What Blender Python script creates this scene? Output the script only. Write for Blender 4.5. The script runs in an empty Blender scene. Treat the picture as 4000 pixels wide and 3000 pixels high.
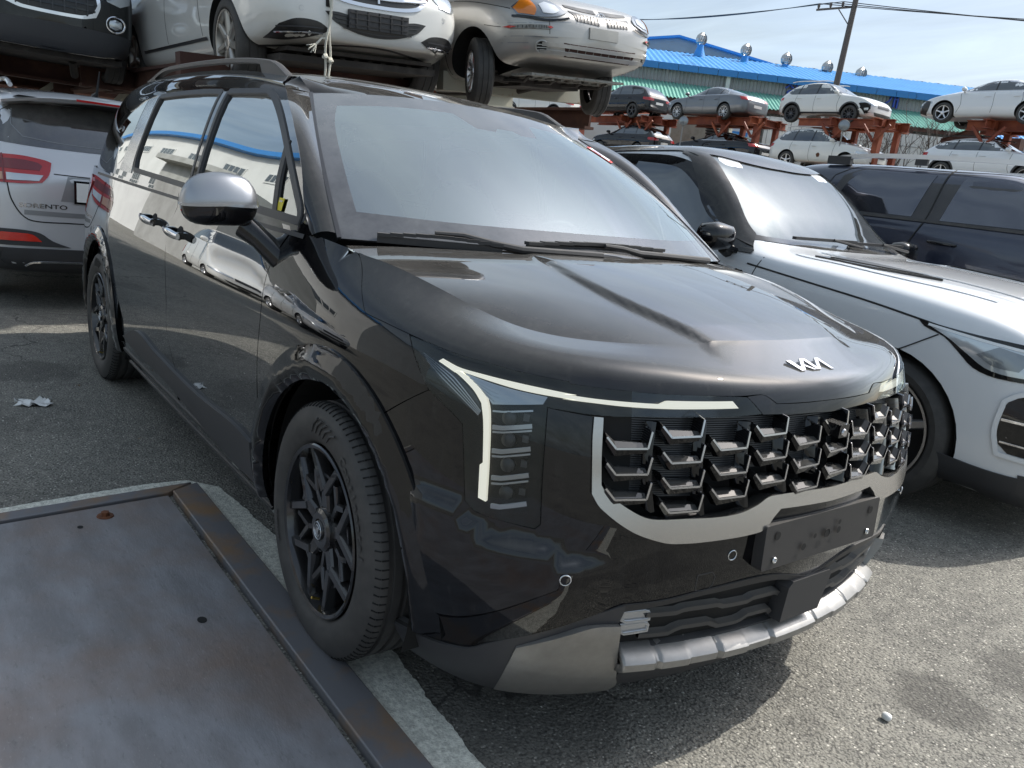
import bpy, bmesh, math, random
import numpy as np
from mathutils import Vector, Matrix
from mathutils.geometry import delaunay_2d_cdt
from mathutils.bvhtree import BVHTree
random.seed(7)
SC = bpy.context.scene
COL = SC.collection
# ------------------------------------------------------------ camera
_cd = bpy.data.cameras.new('camera'); CAM = bpy.data.objects.new('camera', _cd); COL.objects.link(CAM)
_cl = Vector((1.9562, -1.8900, 1.3932))
def _camrot(yaw, pitch, roll):
    f = Vector((math.cos(pitch)*math.cos(yaw), math.cos(pitch)*math.sin(yaw), math.sin(pitch)))
    r0 = Vector((math.sin(yaw), -math.cos(yaw), 0)); u0 = r0.cross(f)
    r = math.cos(roll)*r0+math.sin(roll)*u0; u = -math.sin(roll)*r0+math.cos(roll)*u0
    return Matrix(((r.x, u.x, -f.x), (r.y, u.y, -f.y), (r.z, u.z, -f.z)))
CAM.matrix_world = Matrix.Translation(_cl) @ _camrot(2.47077702, -.24451869, .12160973).to_4x4()
_cd.sensor_width = 36; _cd.sensor_fit = 'HORIZONTAL'; _cd.lens = 36*3120.26/4000
_cd.clip_start = .05; _cd.clip_end = 2000
SC.camera = CAM
# ------------------------------------------------------------ sky and sun
SUN_DIR = Vector((.20, 1.0, 1.16)).normalized()
_w = bpy.data.worlds.new('World'); SC.world = _w; _w.use_nodes = True
_n = _w.node_tree; _n.nodes.clear()
def _wn(t, **k):
    o = _n.nodes.new(t)
    for a, b in k.items(): setattr(o, a, b)
    return o
_sky = _wn('ShaderNodeTexSky', sky_type='NISHITA', sun_disc=False)
_sky.sun_elevation = math.asin(SUN_DIR.z)
_sky.sun_rotation = math.atan2(SUN_DIR.x, SUN_DIR.y)
_sky.air_density = 1.0; _sky.dust_density = 2.2; _sky.ozone_density = 1.2
_bg = _wn('ShaderNodeBackground'); _bg.inputs[1].default_value = .115
_out = _wn('ShaderNodeOutputWorld')
_tc = _wn('ShaderNodeTexCoord'); _sep = _wn('ShaderNodeSeparateXYZ')
_n.links.new(_tc.outputs['Generated'], _sep.inputs[0])
# project the view direction onto a high flat layer so that the cloud streaks flatten to the horizon
_za = _wn('ShaderNodeMath', operation='ADD'); _za.inputs[1].default_value = .12; _n.links.new(_sep.outputs[2], _za.inputs[0])
_zm = _wn('ShaderNodeMath', operation='MAXIMUM'); _zm.inputs[1].default_value = .06; _n.links.new(_za.outputs[0], _zm.inputs[0])
_dx = _wn('ShaderNodeMath', operation='DIVIDE'); _n.links.new(_sep.outputs[0], _dx.inputs[0]); _n.links.new(_zm.outputs[0], _dx.inputs[1])
_dy = _wn('ShaderNodeMath', operation='DIVIDE'); _n.links.new(_sep.outputs[1], _dy.inputs[0]); _n.links.new(_zm.outputs[0], _dy.inputs[1])
_cb = _wn('ShaderNodeCombineXYZ'); _n.links.new(_dx.outputs[0], _cb.inputs[0]); _n.links.new(_dy.outputs[0], _cb.inputs[1])
_mp = _wn('ShaderNodeMapping'); _mp.inputs['Rotation'].default_value = (0, 0, .5); _mp.inputs['Scale'].default_value = (.5, 1.5, 1)
_n.links.new(_cb.outputs[0], _mp.inputs[0])
_no = _wn('ShaderNodeTexNoise'); _no.inputs['Scale'].default_value = 1.1; _no.inputs['Detail'].default_value = 7; _no.inputs['Roughness'].default_value = .58
_no.inputs['Distortion'].default_value = .5
_n.links.new(_mp.outputs[0], _no.inputs[0])
_rp = _wn('ShaderNodeValToRGB'); _rp.color_ramp.elements[0].position = .36; _rp.color_ramp.elements[1].position = .72
_rp.color_ramp.elements[0].color = (.22,)*3+(1,); _rp.color_ramp.elements[1].color = (.86,)*3+(1,)
_n.links.new(_no.outputs[0], _rp.inputs[0])
_mx = _wn('ShaderNodeMix', data_type='RGBA'); _n.links.new(_rp.outputs[0], _mx.inputs[0])
_n.links.new(_sky.outputs[0], _mx.inputs[6]); _mx.inputs[7].default_value = (4.7, 5.5, 6.0, 1)
# thin cloud glows where it lies towards the sun, and varies in thickness
_dt = _wn('ShaderNodeVectorMath', operation='DOT_PRODUCT'); _n.links.new(_tc.outputs['Generated'], _dt.inputs[0]); _dt.inputs[1].default_value = tuple(SUN_DIR)
_d0 = _wn('ShaderNodeMath', operation='MAXIMUM'); _d0.inputs[1].default_value = 0; _n.links.new(_dt.outputs['Value'], _d0.inputs[0])
_pw = _wn('ShaderNodeMath', operation='POWER'); _pw.inputs[1].default_value = 14; _n.links.new(_d0.outputs[0], _pw.inputs[0])
_ma = _wn('ShaderNodeMath', operation='MULTIPLY_ADD'); _ma.inputs[1].default_value = 3.0; _ma.inputs[2].default_value = 0.; _n.links.new(_pw.outputs[0], _ma.inputs[0])
_n2 = _wn('ShaderNodeTexNoise'); _n2.inputs['Scale'].default_value = 2.3; _n2.inputs['Detail'].default_value = 8; _n2.inputs['Roughness'].default_value = .6; _n2.inputs['Distortion'].default_value = .8; _n.links.new(_mp.outputs[0], _n2.inputs[0])
_r2 = _wn('ShaderNodeMapRange'); _r2.inputs[1].default_value = .3; _r2.inputs[2].default_value = .7; _r2.inputs[3].default_value = .88; _r2.inputs[4].default_value = 1.08; _n.links.new(_n2.outputs[0], _r2.inputs[0])
_sm = _wn('ShaderNodeMath', operation='ADD'); _n.links.new(_ma.outputs[0], _sm.inputs[0]); _n.links.new(_r2.outputs[0], _sm.inputs[1])
_vs = _wn('ShaderNodeVectorMath', operation='SCALE'); _n.links.new(_mx.outputs[2], _vs.inputs[0]); _n.links.new(_sm.outputs[0], _vs.inputs['Scale'])
_n.links.new(_vs.outputs[0], _bg.inputs[0]); _n.links.new(_bg.outputs[0], _out.inputs[0])
_sd = bpy.data.lights.new('sun', 'SUN'); _sd.energy = 3.5; _sd.angle = math.radians(.6); _sd.color = (1, .955, .88)
SUN = bpy.data.objects.new('sun', _sd); COL.objects.link(SUN); SUN.location = (0, 20, 30)
SUN.rotation_euler = SUN_DIR.to_track_quat('Z', 'Y').to_euler()
SC.view_settings.view_transform = 'Standard'; SC.view_settings.look = 'None'
SC.view_settings.exposure = 0.44; SC.view_settings.gamma = 1; SC.view_settings.use_curve_mapping = False
SC.cycles.max_bounces = 8; SC.cycles.glossy_bounces = 4; SC.cycles.transparent_max_bounces = 8; SC.cycles.transmission_bounces = 4
SC.cycles.caustics_reflective = False; SC.cycles.caustics_refractive = False; SC.cycles.sample_clamp_indirect = 6
# ------------------------------------------------------------ materials
def mat(name, col, rough=.5, metal=0., coat=0., spec=.5, emit=None, es=0., coat_rough=.03, bump=None, var=None, dust=0., alpha=None, dcol=(.30,.28,.25), dtop=True, coat_ior=1.5):
    """principled; var=(scale, colour2, lo, hi) noise between two colours; bump=(scale, strength, distance); dust = grey film on upward faces"""
    m = bpy.data.materials.new(name); m.use_nodes = True; t = m.node_tree; b = t.nodes['Principled BSDF']
    b.inputs['Base Color'].default_value = (*col, 1); b.inputs['Roughness'].default_value = rough
    b.inputs['Metallic'].default_value = metal; b.inputs['Coat Weight'].default_value = coat
    b.inputs['Coat Roughness'].default_value = coat_rough; b.inputs['Coat IOR'].default_value = coat_ior; b.inputs['Specular IOR Level'].default_value = spec
    if emit: b.inputs['Emission Color'].default_value = (*emit, 1); b.inputs['Emission Strength'].default_value = es
    L = t.links.new; tc = None
    def coords():
        nonlocal tc
        if tc is None: tc = t.nodes.new('ShaderNodeTexCoord')
        return tc.outputs['Object']
    src = None
    if var:
        n = t.nodes.new('ShaderNodeTexNoise'); n.inputs['Scale'].default_value = var[0]; n.inputs['Detail'].default_value = 6; n.inputs['Roughness'].default_value = .6
        L(coords(), n.inputs[0]); r = t.nodes.new('ShaderNodeMapRange'); r.inputs[1].default_value = var[2]; r.inputs[2].default_value = var[3]; L(n.outputs[0], r.inputs[0])
        x = t.nodes.new('ShaderNodeMix'); x.data_type = 'RGBA'; x.inputs[6].default_value = (*col, 1); x.inputs[7].default_value = (*var[1], 1); L(r.outputs[0], x.inputs[0])
        L(x.outputs[2], b.inputs['Base Color']); src = x.outputs[2]
    if bump:
        n = t.nodes.new('ShaderNodeTexNoise'); n.inputs['Scale'].default_value = bump[0]; n.inputs['Detail'].default_value = 5; L(coords(), n.inputs[0])
        u = t.nodes.new('ShaderNodeBump'); u.inputs['Strength'].default_value = bump[1]; u.inputs['Distance'].default_value = bump[2]; L(n.outputs[0], u.inputs['Height'])
        L(u.outputs[0], b.inputs['Normal'])
    if dust:
        g = t.nodes.new('ShaderNodeNewGeometry'); s = t.nodes.new('ShaderNodeSeparateXYZ'); L(g.outputs['Normal'], s.inputs[0])
        r = t.nodes.new('ShaderNodeMapRange'); r.inputs[1].default_value = -.1; r.inputs[2].default_value = 1.; r.inputs[3].default_value = dust*.12 if dtop else dust; r.inputs[4].default_value = dust; L(s.outputs[2], r.inputs[0])
        n = t.nodes.new('ShaderNodeTexNoise'); n.inputs['Scale'].default_value = 9; n.inputs['Detail'].default_value = 8; n.inputs['Roughness'].default_value = .7; L(coords(), n.inputs[0])
        n2 = t.nodes.new('ShaderNodeMapRange'); n2.inputs[1].default_value = .3; n2.inputs[2].default_value = .7; n2.inputs[3].default_value = .5; n2.inputs[4].default_value = 1.4; L(n.outputs[0], n2.inputs[0])
        k = t.nodes.new('ShaderNodeMath'); k.operation = 'MULTIPLY'; L(r.outputs[0], k.inputs[0]); L(n2.outputs[0], k.inputs[1])
        d = t.nodes.new('ShaderNodeBsdfDiffuse'); d.inputs[0].default_value = (*dcol, 1)
        ms = t.nodes.new('ShaderNodeMixShader'); L(k.outputs[0], ms.inputs[0]); L(b.outputs[0], ms.inputs[1]); L(d.outputs[0], ms.inputs[2])
        L(ms.outputs[0], t.nodes['Material Output'].inputs[0])
    return m
def glassmat(name, tint=(.55,.62,.6), refl=.10, rough=.0, haze=0., hazecol=(.5,.52,.5)):
    """see-through pane: transparent tint + mirror by fresnel, plus a thin film of dust"""
    m = bpy.data.materials.new(name); m.use_nodes = True; t = m.node_tree; t.nodes.remove(t.nodes['Principled BSDF']); L = t.links.new
    tr = t.nodes.new('ShaderNodeBsdfTransparent'); tr.inputs[0].default_value = (*tint, 1)
    gl = t.nodes.new('ShaderNodeBsdfGlossy'); gl.inputs['Roughness'].default_value = rough; gl.inputs[0].default_value = (.95, 1, 1, 1)
    f = t.nodes.new('ShaderNodeFresnel'); f.inputs[0].default_value = 1.6
    r = t.nodes.new('ShaderNodeMapRange'); r.inputs[1].default_value = .05; r.inputs[2].default_value = .7; r.inputs[3].default_value = refl; r.inputs[4].default_value = 1.; L(f.outputs[0], r.inputs[0])
    a = t.nodes.new('ShaderNodeMixShader'); L(r.outputs[0], a.inputs[0]); L(tr.outputs[0], a.inputs[1]); L(gl.outputs[0], a.inputs[2])
    o = a
    if haze:
        d = t.nodes.new('ShaderNodeBsdfDiffuse'); d.inputs[0].default_value = (*hazecol, 1)
        n = t.nodes.new('ShaderNodeTexNoise'); n.inputs['Scale'].default_value = 2.5; n.inputs['Detail'].default_value = 6
        tc = t.nodes.new('ShaderNodeTexCoord'); L(tc.outputs['Object'], n.inputs[0])
        h = t.nodes.new('ShaderNodeMapRange'); h.inputs[1].default_value = .3; h.inputs[2].default_value = .7; h.inputs[3].default_value = haze*.7; h.inputs[4].default_value = haze*1.3; L(n.outputs[0], h.inputs[0])
        o = t.nodes.new('ShaderNodeMixShader'); L(h.outputs[0], o.inputs[0]); L(a.outputs[0], o.inputs[1]); L(d.outputs[0], o.inputs[2])
    L(o.outputs[0], t.nodes['Material Output'].inputs[0])
    return m
def paintmat(name, col, gain, dust, rough=.006, dcol=(.30,.29,.27), low=.045):
    """deep lacquer: black under a clear coat whose mirror strengthens steeply towards grazing, dust lying on upward faces"""
    m = bpy.data.materials.new(name); m.use_nodes = True; t = m.node_tree; t.nodes.remove(t.nodes['Principled BSDF']); L = t.links.new
    N = lambda ty: t.nodes.new(ty)
    d0 = N('ShaderNodeBsdfDiffuse'); d0.inputs[0].default_value = (*col, 1); g = N('ShaderNodeBsdfGlossy'); g.inputs['Roughness'].default_value = rough; g.inputs[0].default_value = (.97,.985,1,1)
    f = N('ShaderNodeFresnel'); f.inputs[0].default_value = 1.5; a = N('ShaderNodeValToRGB'); e = a.color_ramp.elements
    e[1].position = .01
    for i, (p, q) in enumerate(((0., low), (.04, low), (.09, .05+.04*gain/3), (.12, .08+.14*gain/3), (.16, .12+.30*gain/3), (.25, .25+.25*gain/3), (.5, .72), (1., 1.))):
        z = e[i] if i < 2 else e.new(p); z.position = p; z.color = (q, q, q, 1)
    e[0].position = 0.; L(f.outputs[0], a.inputs[0])
    mx = N('ShaderNodeMixShader'); L(a.outputs[0], mx.inputs[0]); L(d0.outputs[0], mx.inputs[1]); L(g.outputs[0], mx.inputs[2])
    ge = N('ShaderNodeNewGeometry'); s = N('ShaderNodeSeparateXYZ'); L(ge.outputs['Normal'], s.inputs[0])
    r = N('ShaderNodeMapRange'); r.inputs[1].default_value = .25; r.inputs[2].default_value = 1.; r.inputs[3].default_value = 0; r.inputs[4].default_value = 1; r.interpolation_type = 'SMOOTHSTEP'; L(s.outputs[2], r.inputs[0])
    tc = N('ShaderNodeTexCoord'); n = N('ShaderNodeTexNoise'); n.inputs['Scale'].default_value = 5; n.inputs['Detail'].default_value = 9; n.inputs['Roughness'].default_value = .78; L(tc.outputs['Object'], n.inputs[0])
    n2 = N('ShaderNodeMapRange'); n2.inputs[1].default_value = .3; n2.inputs[2].default_value = .7; n2.inputs[3].default_value = dust*.6; n2.inputs[4].default_value = dust*1.25; L(n.outputs[0], n2.inputs[0])
    k = N('ShaderNodeMath'); k.operation = 'MULTIPLY'; L(r.outputs[0], k.inputs[0]); L(n2.outputs[0], k.inputs[1])
    # streaks and specks of dried dirt on the flanks
    mp = N('ShaderNodeMapping'); mp.inputs['Scale'].default_value = (1, 1, .12); L(tc.outputs['Object'], mp.inputs[0]); v = N('ShaderNodeTexNoise'); v.inputs['Scale'].default_value = 42; v.inputs['Detail'].default_value = 3; L(mp.outputs[0], v.inputs[0])
    v2 = N('ShaderNodeMapRange'); v2.inputs[1].default_value = .56; v2.inputs[2].default_value = .80; v2.inputs[4].default_value = .035; L(v.outputs[0], v2.inputs[0])
    ad = N('ShaderNodeMath'); ad.operation = 'ADD'; L(k.outputs[0], ad.inputs[0]); L(v2.outputs[0], ad.inputs[1])
    dd = N('ShaderNodeBsdfDiffuse'); dd.inputs[0].default_value = (*dcol, 1); o = N('ShaderNodeMixShader'); L(ad.outputs[0], o.inputs[0]); L(mx.outputs[0], o.inputs[1]); L(dd.outputs[0], o.inputs[2]); L(o.outputs[0], t.nodes['Material Output'].inputs[0])
    return m
M = {}
M['black_paint'] = paintmat('black_paint', (.003,.003,.004), 3.0, .13)
M['gloss_black'] = paintmat('gloss_black', (.005,.005,.006), 1.7, .16, .03)
M['satin_silver'] = mat('satin_silver', (.50,.49,.475), .23, .95, dust=.05)
M['mirror_silver'] = mat('mirror_silver', (.36,.37,.39), .33, .85)
M['skid_silver'] = mat('skid_silver', (.33,.325,.315), .38, .7, dust=.16, var=(30, (.28,.275,.265), .35, .7))
M['chrome'] = mat('chrome', (.72,.72,.74), .08, 1)
M['dark_chrome'] = mat('dark_chrome', (.50,.50,.52), .12, 1)
M['black_plastic'] = mat('black_plastic', (.018,.018,.02), .5, bump=(700, .25, .0004), dust=.16)
M['grey_plastic'] = mat('grey_plastic', (.034,.035,.039), .48, bump=(700, .3, .0004), dust=.10)
M['rubber'] = mat('rubber', (.022,.022,.023), .62, dust=.08, dtop=False, var=(12, (.045,.044,.043), .45, .75), bump=(60, .2, .001))
M['wheel_black'] = mat('wheel_black', (.008,.008,.009), .16, coat=.7, dust=.03)
M['dark_void'] = mat('dark_void', (.004,.004,.004), .8)
M['white_lamp'] = mat('white_lamp', (.8,.8,.74), .35, emit=(1,.96,.80), es=.55)
M['lens'] = glassmat('lens', (.85,.88,.9), .035)
M['lamp_clear'] = mat('lamp_clear', (.42,.44,.47), .12, .6, coat=1)
M['lamp_dark'] = mat('lamp_dark', (.035,.035,.04), .22, .3, coat=.6)
M['side_glass'] = mat('side_glass', (.44,.47,.47), .015, 1.)
M['windshield_glass'] = glassmat('windshield_glass', (.62,.70,.68), .34, 0., haze=.07, hazecol=(.50,.56,.54))
M['frit'] = mat('frit', (.010,.010,.012), .05, coat=1, dust=.20, dcol=(.35,.36,.38))
M['mesh_grey'] = mat('mesh_grey', (.06,.062,.066), .35, .5, dust=.1)
M['screw'] = mat('screw', (.6,.62,.64), .25, .9)
M['interior'] = mat('interior', (.07,.07,.072), .6)
M['dash'] = mat('dash', (.16,.16,.155), .75)
M['seat'] = mat('seat', (.12,.12,.125), .8)
M['orange'] = mat('orange', (.5,.12,.02), .25, coat=1)
M['red_lens'] = mat('red_lens', (.42,.012,.012), .12, coat=1)
M['red_lens_dark'] = mat('red_lens_dark', (.16,.008,.012), .12, coat=1)
M['paper_white'] = mat('paper_white', (.75,.75,.73), .6)
M['paper_red'] = mat('paper_red', (.55,.03,.03), .6)
M['paper_yellow'] = mat('paper_yellow', (.75,.62,.02), .5)

M['quarter_glass'] = glassmat('quarter_glass', (.35,.38,.36), .22)
M['pillar_chrome'] = mat('pillar_chrome', (.42,.44,.46), .12, 1., bump=(90, .35, .002))
M['slat'] = mat('slat', (.035,.035,.037), .45, dust=.55)
M['grit_light'] = mat('grit_light', (.55,.53,.48), .8)
M['grit_dark'] = mat('grit_dark', (.16,.15,.14), .8)
M['leaf'] = mat('leaf', (.22,.13,.06), .7)
M['satin_dark'] = mat('satin_dark', (.05,.05,.055), .3, .3)
M['cabin'] = mat('cabin', (.10,.10,.10), .9)
M['brass'] = mat('brass', (.55,.40,.10), .3, .9)
M['rubber_text'] = mat('rubber_text', (.055,.055,.054), .55)
M['paper_purple'] = mat('paper_purple', (.45,.38,.55), .6)

# ------------------------------------------------------------ objects
def link(name, me, parent=None, mats=()):
    o = bpy.data.objects.new(name, me); COL.objects.link(o)
    for m in mats: me.materials.append(m)
    if parent is not None: o.parent = parent
    return o
def thing(name, label, cat, loc=(0,0,0), rot=(0,0,0), group=None):
    o = bpy.data.objects.new(name, None); COL.objects.link(o); o.location = loc; o.rotation_euler = rot
    o.empty_display_size = .2; o['label'] = label; o['category'] = cat
    if group: o['group'] = group
    return o
def tag(o, label=None, cat=None, group=None, kind=None):
    for k, v in (('label', label), ('category', cat), ('group', group), ('kind', kind)):
        if v: o[k] = v
    return o
class MB:
    """collects verts, faces, per-face material index, optional per-vertex normals"""
    def __init__(s): s.v = []; s.f = []; s.n = []; s.mi = []; s.m = 0
    def add(s, vs, fs, ns=None):
        o = len(s.v); s.v += [tuple(map(float, p)) for p in vs]; s.f += [tuple(o+i for i in f) for f in fs]
        s.n += [tuple(map(float, p)) for p in ns] if ns is not None else [None]*len(vs); s.mi += [s.m]*len(fs); return s
    def box(s, c, d, R=None, taper=None):
        c = Vector(c); vs = []
        for x in (-1, 1):
            for y in (-1, 1):
                for z in (-1, 1):
                    p = Vector((x*d[0]/2, y*d[1]/2, z*d[2]/2))
                    if taper and z > 0: p.x *= taper; p.y *= taper
                    if R: p = R @ p
                    vs.append(c+p)
        return s.add(vs, [(0,1,3,2),(4,6,7,5),(0,4,5,1),(2,3,7,6),(0,2,6,4),(1,5,7,3)])
    def bar(s, a, b, w, h=None, up=(0,0,1)):
        """rectangular bar from a to b, w across, h along up"""
        a = Vector(a); b = Vector(b); h = w if h is None else h; d = b-a; L = d.length
        if L < 1e-6: return s
        d.normalize(); up = Vector(up); x = d.cross(up)
        if x.length < 1e-4: x = d.cross(Vector((1,0,0)))
        x.normalize(); y = x.cross(d).normalized()
        R = Matrix((x, d, y)).transposed()
        return s.box((a+b)/2, (w, L, h), R)
    def tube(s, pts, r, n=8, cap=True, closed=False, rs=None):
        pts = [Vector(p) for p in pts]; rings = []; prev = None
        N = len(pts); vs = []; fs = []
        for i, p in enumerate(pts):
            if closed: t = pts[(i+1) % N]-pts[i-1]
            else: t = (pts[min(i+1, N-1)]-pts[max(i-1, 0)])
            t.normalize()
            if prev is None: x = t.orthogonal().normalized()
            else:
                x = prev-t*prev.dot(t); x.normalize()
            prev = x; y = t.cross(x); rr = rs[i] if rs else r
            for k in range(n):
                a = 2*math.pi*k/n; vs.append(p+x*rr*math.cos(a)+y*rr*math.sin(a))
        for i in range(N if closed else N-1):
            j = (i+1) % N
            for k in range(n): fs.append((i*n+k, i*n+(k+1) % n, j*n+(k+1) % n, j*n+k))
        if cap and not closed:
            fs.append(tuple(range(n-1, -1, -1))); fs.append(tuple((N-1)*n+k for k in range(n)))
        return s.add(vs, fs)
    def lathe(s, prof, n=64, axis='y', c=(0,0,0), closed=False):
        """prof: (axial, radius) list revolved round axis"""
        vs = []; fs = []; m = len(prof)
        for k in range(n):
            a = 2*math.pi*k/n
            for (t, r) in prof:
                p = {'y': (r*math.cos(a), t, r*math.sin(a)), 'x': (t, r*math.cos(a), r*math.sin(a)), 'z': (r*math.cos(a), r*math.sin(a), t)}[axis]
                vs.append((p[0]+c[0], p[1]+c[1], p[2]+c[2]))
        for k in range(n):
            k2 = (k+1) % n
            for i in range(m if closed else m-1):
                j = (i+1) % m; f = (k*m+i, k*m+j, k2*m+j, k2*m+i)
                fs.append(f if axis != 'y' else f)
        return s.add(vs, fs)
    def prism(s, poly, a, b, to3=lambda p, t: (p[0], t, p[1])):
        n = len(poly); vs = [to3(p, a) for p in poly]+[to3(p, b) for p in poly]
        fs = [tuple(range(n)), tuple(range(2*n-1, n-1, -1))]+[(i, i+n, (i+1) % n+n, (i+1) % n) for i in range(n)]
        return s.add(vs, fs)
    def mirror(s, y0=0.):
        n = len(s.v); s.v += [(x, 2*y0-y, z) for x, y, z in s.v]; s.n += [None if q is None else (q[0], -q[1], q[2]) for q in s.n]
        s.f += [tuple(n+i for i in reversed(f)) for f in s.f]; s.mi += list(s.mi); return s
    def mirrored(s):
        o = MB(); o.v = [(x, -y, z) for x, y, z in s.v]; o.n = [None if q is None else (q[0], -q[1], q[2]) for q in s.n]
        o.f = [tuple(reversed(f)) for f in s.f]; o.mi = list(s.mi); return o
    def build(s, name, mats, parent=None, smooth=40, fixn=True):
        me = bpy.data.meshes.new(name); me.from_pydata(s.v, [], s.f)
        if not isinstance(mats, (list, tuple)): mats = [mats]
        o = link(name, me, parent, mats)
        me.polygons.foreach_set('material_index', s.mi)
        has = any(q is not None for q in s.n)
        if fixn and not has:
            bm = bmesh.new(); bm.from_mesh(me); bmesh.ops.recalc_face_normals(bm, faces=bm.faces); bm.to_mesh(me); bm.free()
        if smooth:
            me.polygons.foreach_set('use_smooth', [True]*len(me.polygons))
            if has and all(q is not None for q in s.n): me.normals_split_custom_set_from_vertices(s.n)
            else: me.set_sharp_from_angle(angle=math.radians(smooth))
        me.update(); return o
def inpoly(p, poly):
    x, y = p; c = False; n = len(poly); j = n-1
    for i in range(n):
        a = poly[i]; b = poly[j]
        if (a[1] > y) != (b[1] > y) and x < (b[0]-a[0])*(y-a[1])/(b[1]-a[1])+a[0]: c = not c
        j = i
    return c
def area2(p): return sum(p[i-1][0]*p[i][1]-p[i][0]*p[i-1][1] for i in range(len(p)))
def roundpoly(pts, step, smooth=True, corner=38, closed=True):
    """resample; runs of gentle bends follow a Catmull-Rom curve, sharp corners stay"""
    n = len(pts); out = []; P = [np.array(p, float) for p in pts]
    def sharp(i):
        if not closed and i in (0, n-1): return True
        a = P[i]-P[i-1]; b = P[(i+1) % n]-P[i]
        la = np.linalg.norm(a); lb = np.linalg.norm(b)
        if la < 1e-9 or lb < 1e-9: return True
        return math.degrees(math.acos(max(-1, min(1, float(a@b)/(la*lb))))) > corner
    sh = [sharp(i) or not smooth for i in range(n)]
    for i in range(n if closed else n-1):
        p1 = P[i]; p2 = P[(i+1) % n]; p0 = P[i-1] if not sh[i] else p1-(p2-p1); p3 = P[(i+2) % n] if not sh[(i+1) % n] else p2+(p2-p1)
        L = np.linalg.norm(p2-p1); k = max(1, int(math.ceil(L/step)))
        l0 = np.linalg.norm(p1-p0); l3 = np.linalg.norm(p3-p2)
        m1 = (p2-p0)/(l0+L+1e-12)*L; m2 = (p3-p1)/(l3+L+1e-12)*L
        for j in range(k):
            t = j/k; out.append((2*t**3-3*t*t+1)*p1+(t**3-2*t*t+t)*m1+(-2*t**3+3*t*t)*p2+(t**3-t*t)*m2)
    if not closed: out.append(P[-1])
    return [tuple(p) for p in out]
def insetpoly(poly, d):
    s = 1 if area2(poly) > 0 else -1; n = len(poly); out = []
    for i in range(n):
        a = np.array(poly[i-1]); b = np.array(poly[i]); c = np.array(poly[(i+1) % n])
        e1 = b-a; e2 = c-b; l1 = np.linalg.norm(e1)+1e-12; l2 = np.linalg.norm(e2)+1e-12
        n1 = np.array((-e1[1], e1[0]))/l1*s; n2 = np.array((-e2[1], e2[0]))/l2*s
        m = n1+n2; q = m@m
        m = n1 if q < .15 else m*(2/q)
        out.append(tuple(b+m*d))
    return out
def triangulate(poly, holes, cell):
    verts = []; edges = []
    for P in [poly]+list(holes):
        o = len(verts); n = len(P); verts += [Vector((p[0], p[1])) for p in P]; edges += [(o+i, o+(i+1) % n) for i in range(n)]
    xs = [p[0] for p in poly]; ys = [p[1] for p in poly]; bnd = np.array([tuple(v) for v in verts])
    nx = int((max(xs)-min(xs))/cell)+1; ny = int((max(ys)-min(ys))/cell)+1
    for i in range(nx+1):
        for j in range(ny+1):
            p = (min(xs)+(i+(.5 if j % 2 else 0))*cell, min(ys)+j*cell*.9999)
            if not inpoly(p, poly) or any(inpoly(p, h) for h in holes): continue
            if ((bnd-p)**2).sum(1).min() < (.45*cell)**2: continue
            verts.append(Vector(p))
    r = delaunay_2d_cdt(verts, edges, [], 0, 1e-6)
    V = [(v.x, v.y) for v in r[0]]; F = []
    for f in r[2]:
        c = (sum(V[i][0] for i in f)/3, sum(V[i][1] for i in f)/3)
        if inpoly(c, poly) and not any(inpoly(c, h) for h in holes):
            if area2([V[i] for i in f]) < 0: f = list(reversed(f))
            F.append(tuple(f))
    return V, F
def skin(mb, V, F, P3, N3, thick):
    """front faces + skirt of depth thick along -N"""
    G_ = []
    for f in F:
        a, b, c = (np.array(P3[i]) for i in f); fn = np.cross(b-a, c-a); n = np.array(N3[f[0]])+np.array(N3[f[1]])+np.array(N3[f[2]])
        G_.append(tuple(reversed(f)) if fn@n < 0 else tuple(f))
    F = G_
    mb.add(P3, F, N3)
    if thick:
        cnt = {}
        for f in F:
            for i in range(len(f)):
                e = (f[i], f[(i+1) % len(f)]); cnt[e] = 1
        bd = [e for e in cnt if (e[1], e[0]) not in cnt]
        vs = []; ns = []; fs = []
        for a, b in bd:
            pa = np.array(P3[a]); pb = np.array(P3[b]); na = np.array(N3[a]); nb = np.array(N3[b])
            out = np.cross(pb-pa, na); l = np.linalg.norm(out)+1e-12; out = out/l
            k = len(vs); vs += [pa, pb, pb-nb*thick, pa-na*thick]; ns += [out]*4; fs.append((k, k+3, k+2, k+1))
        mb.add(vs, fs, ns)
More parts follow.
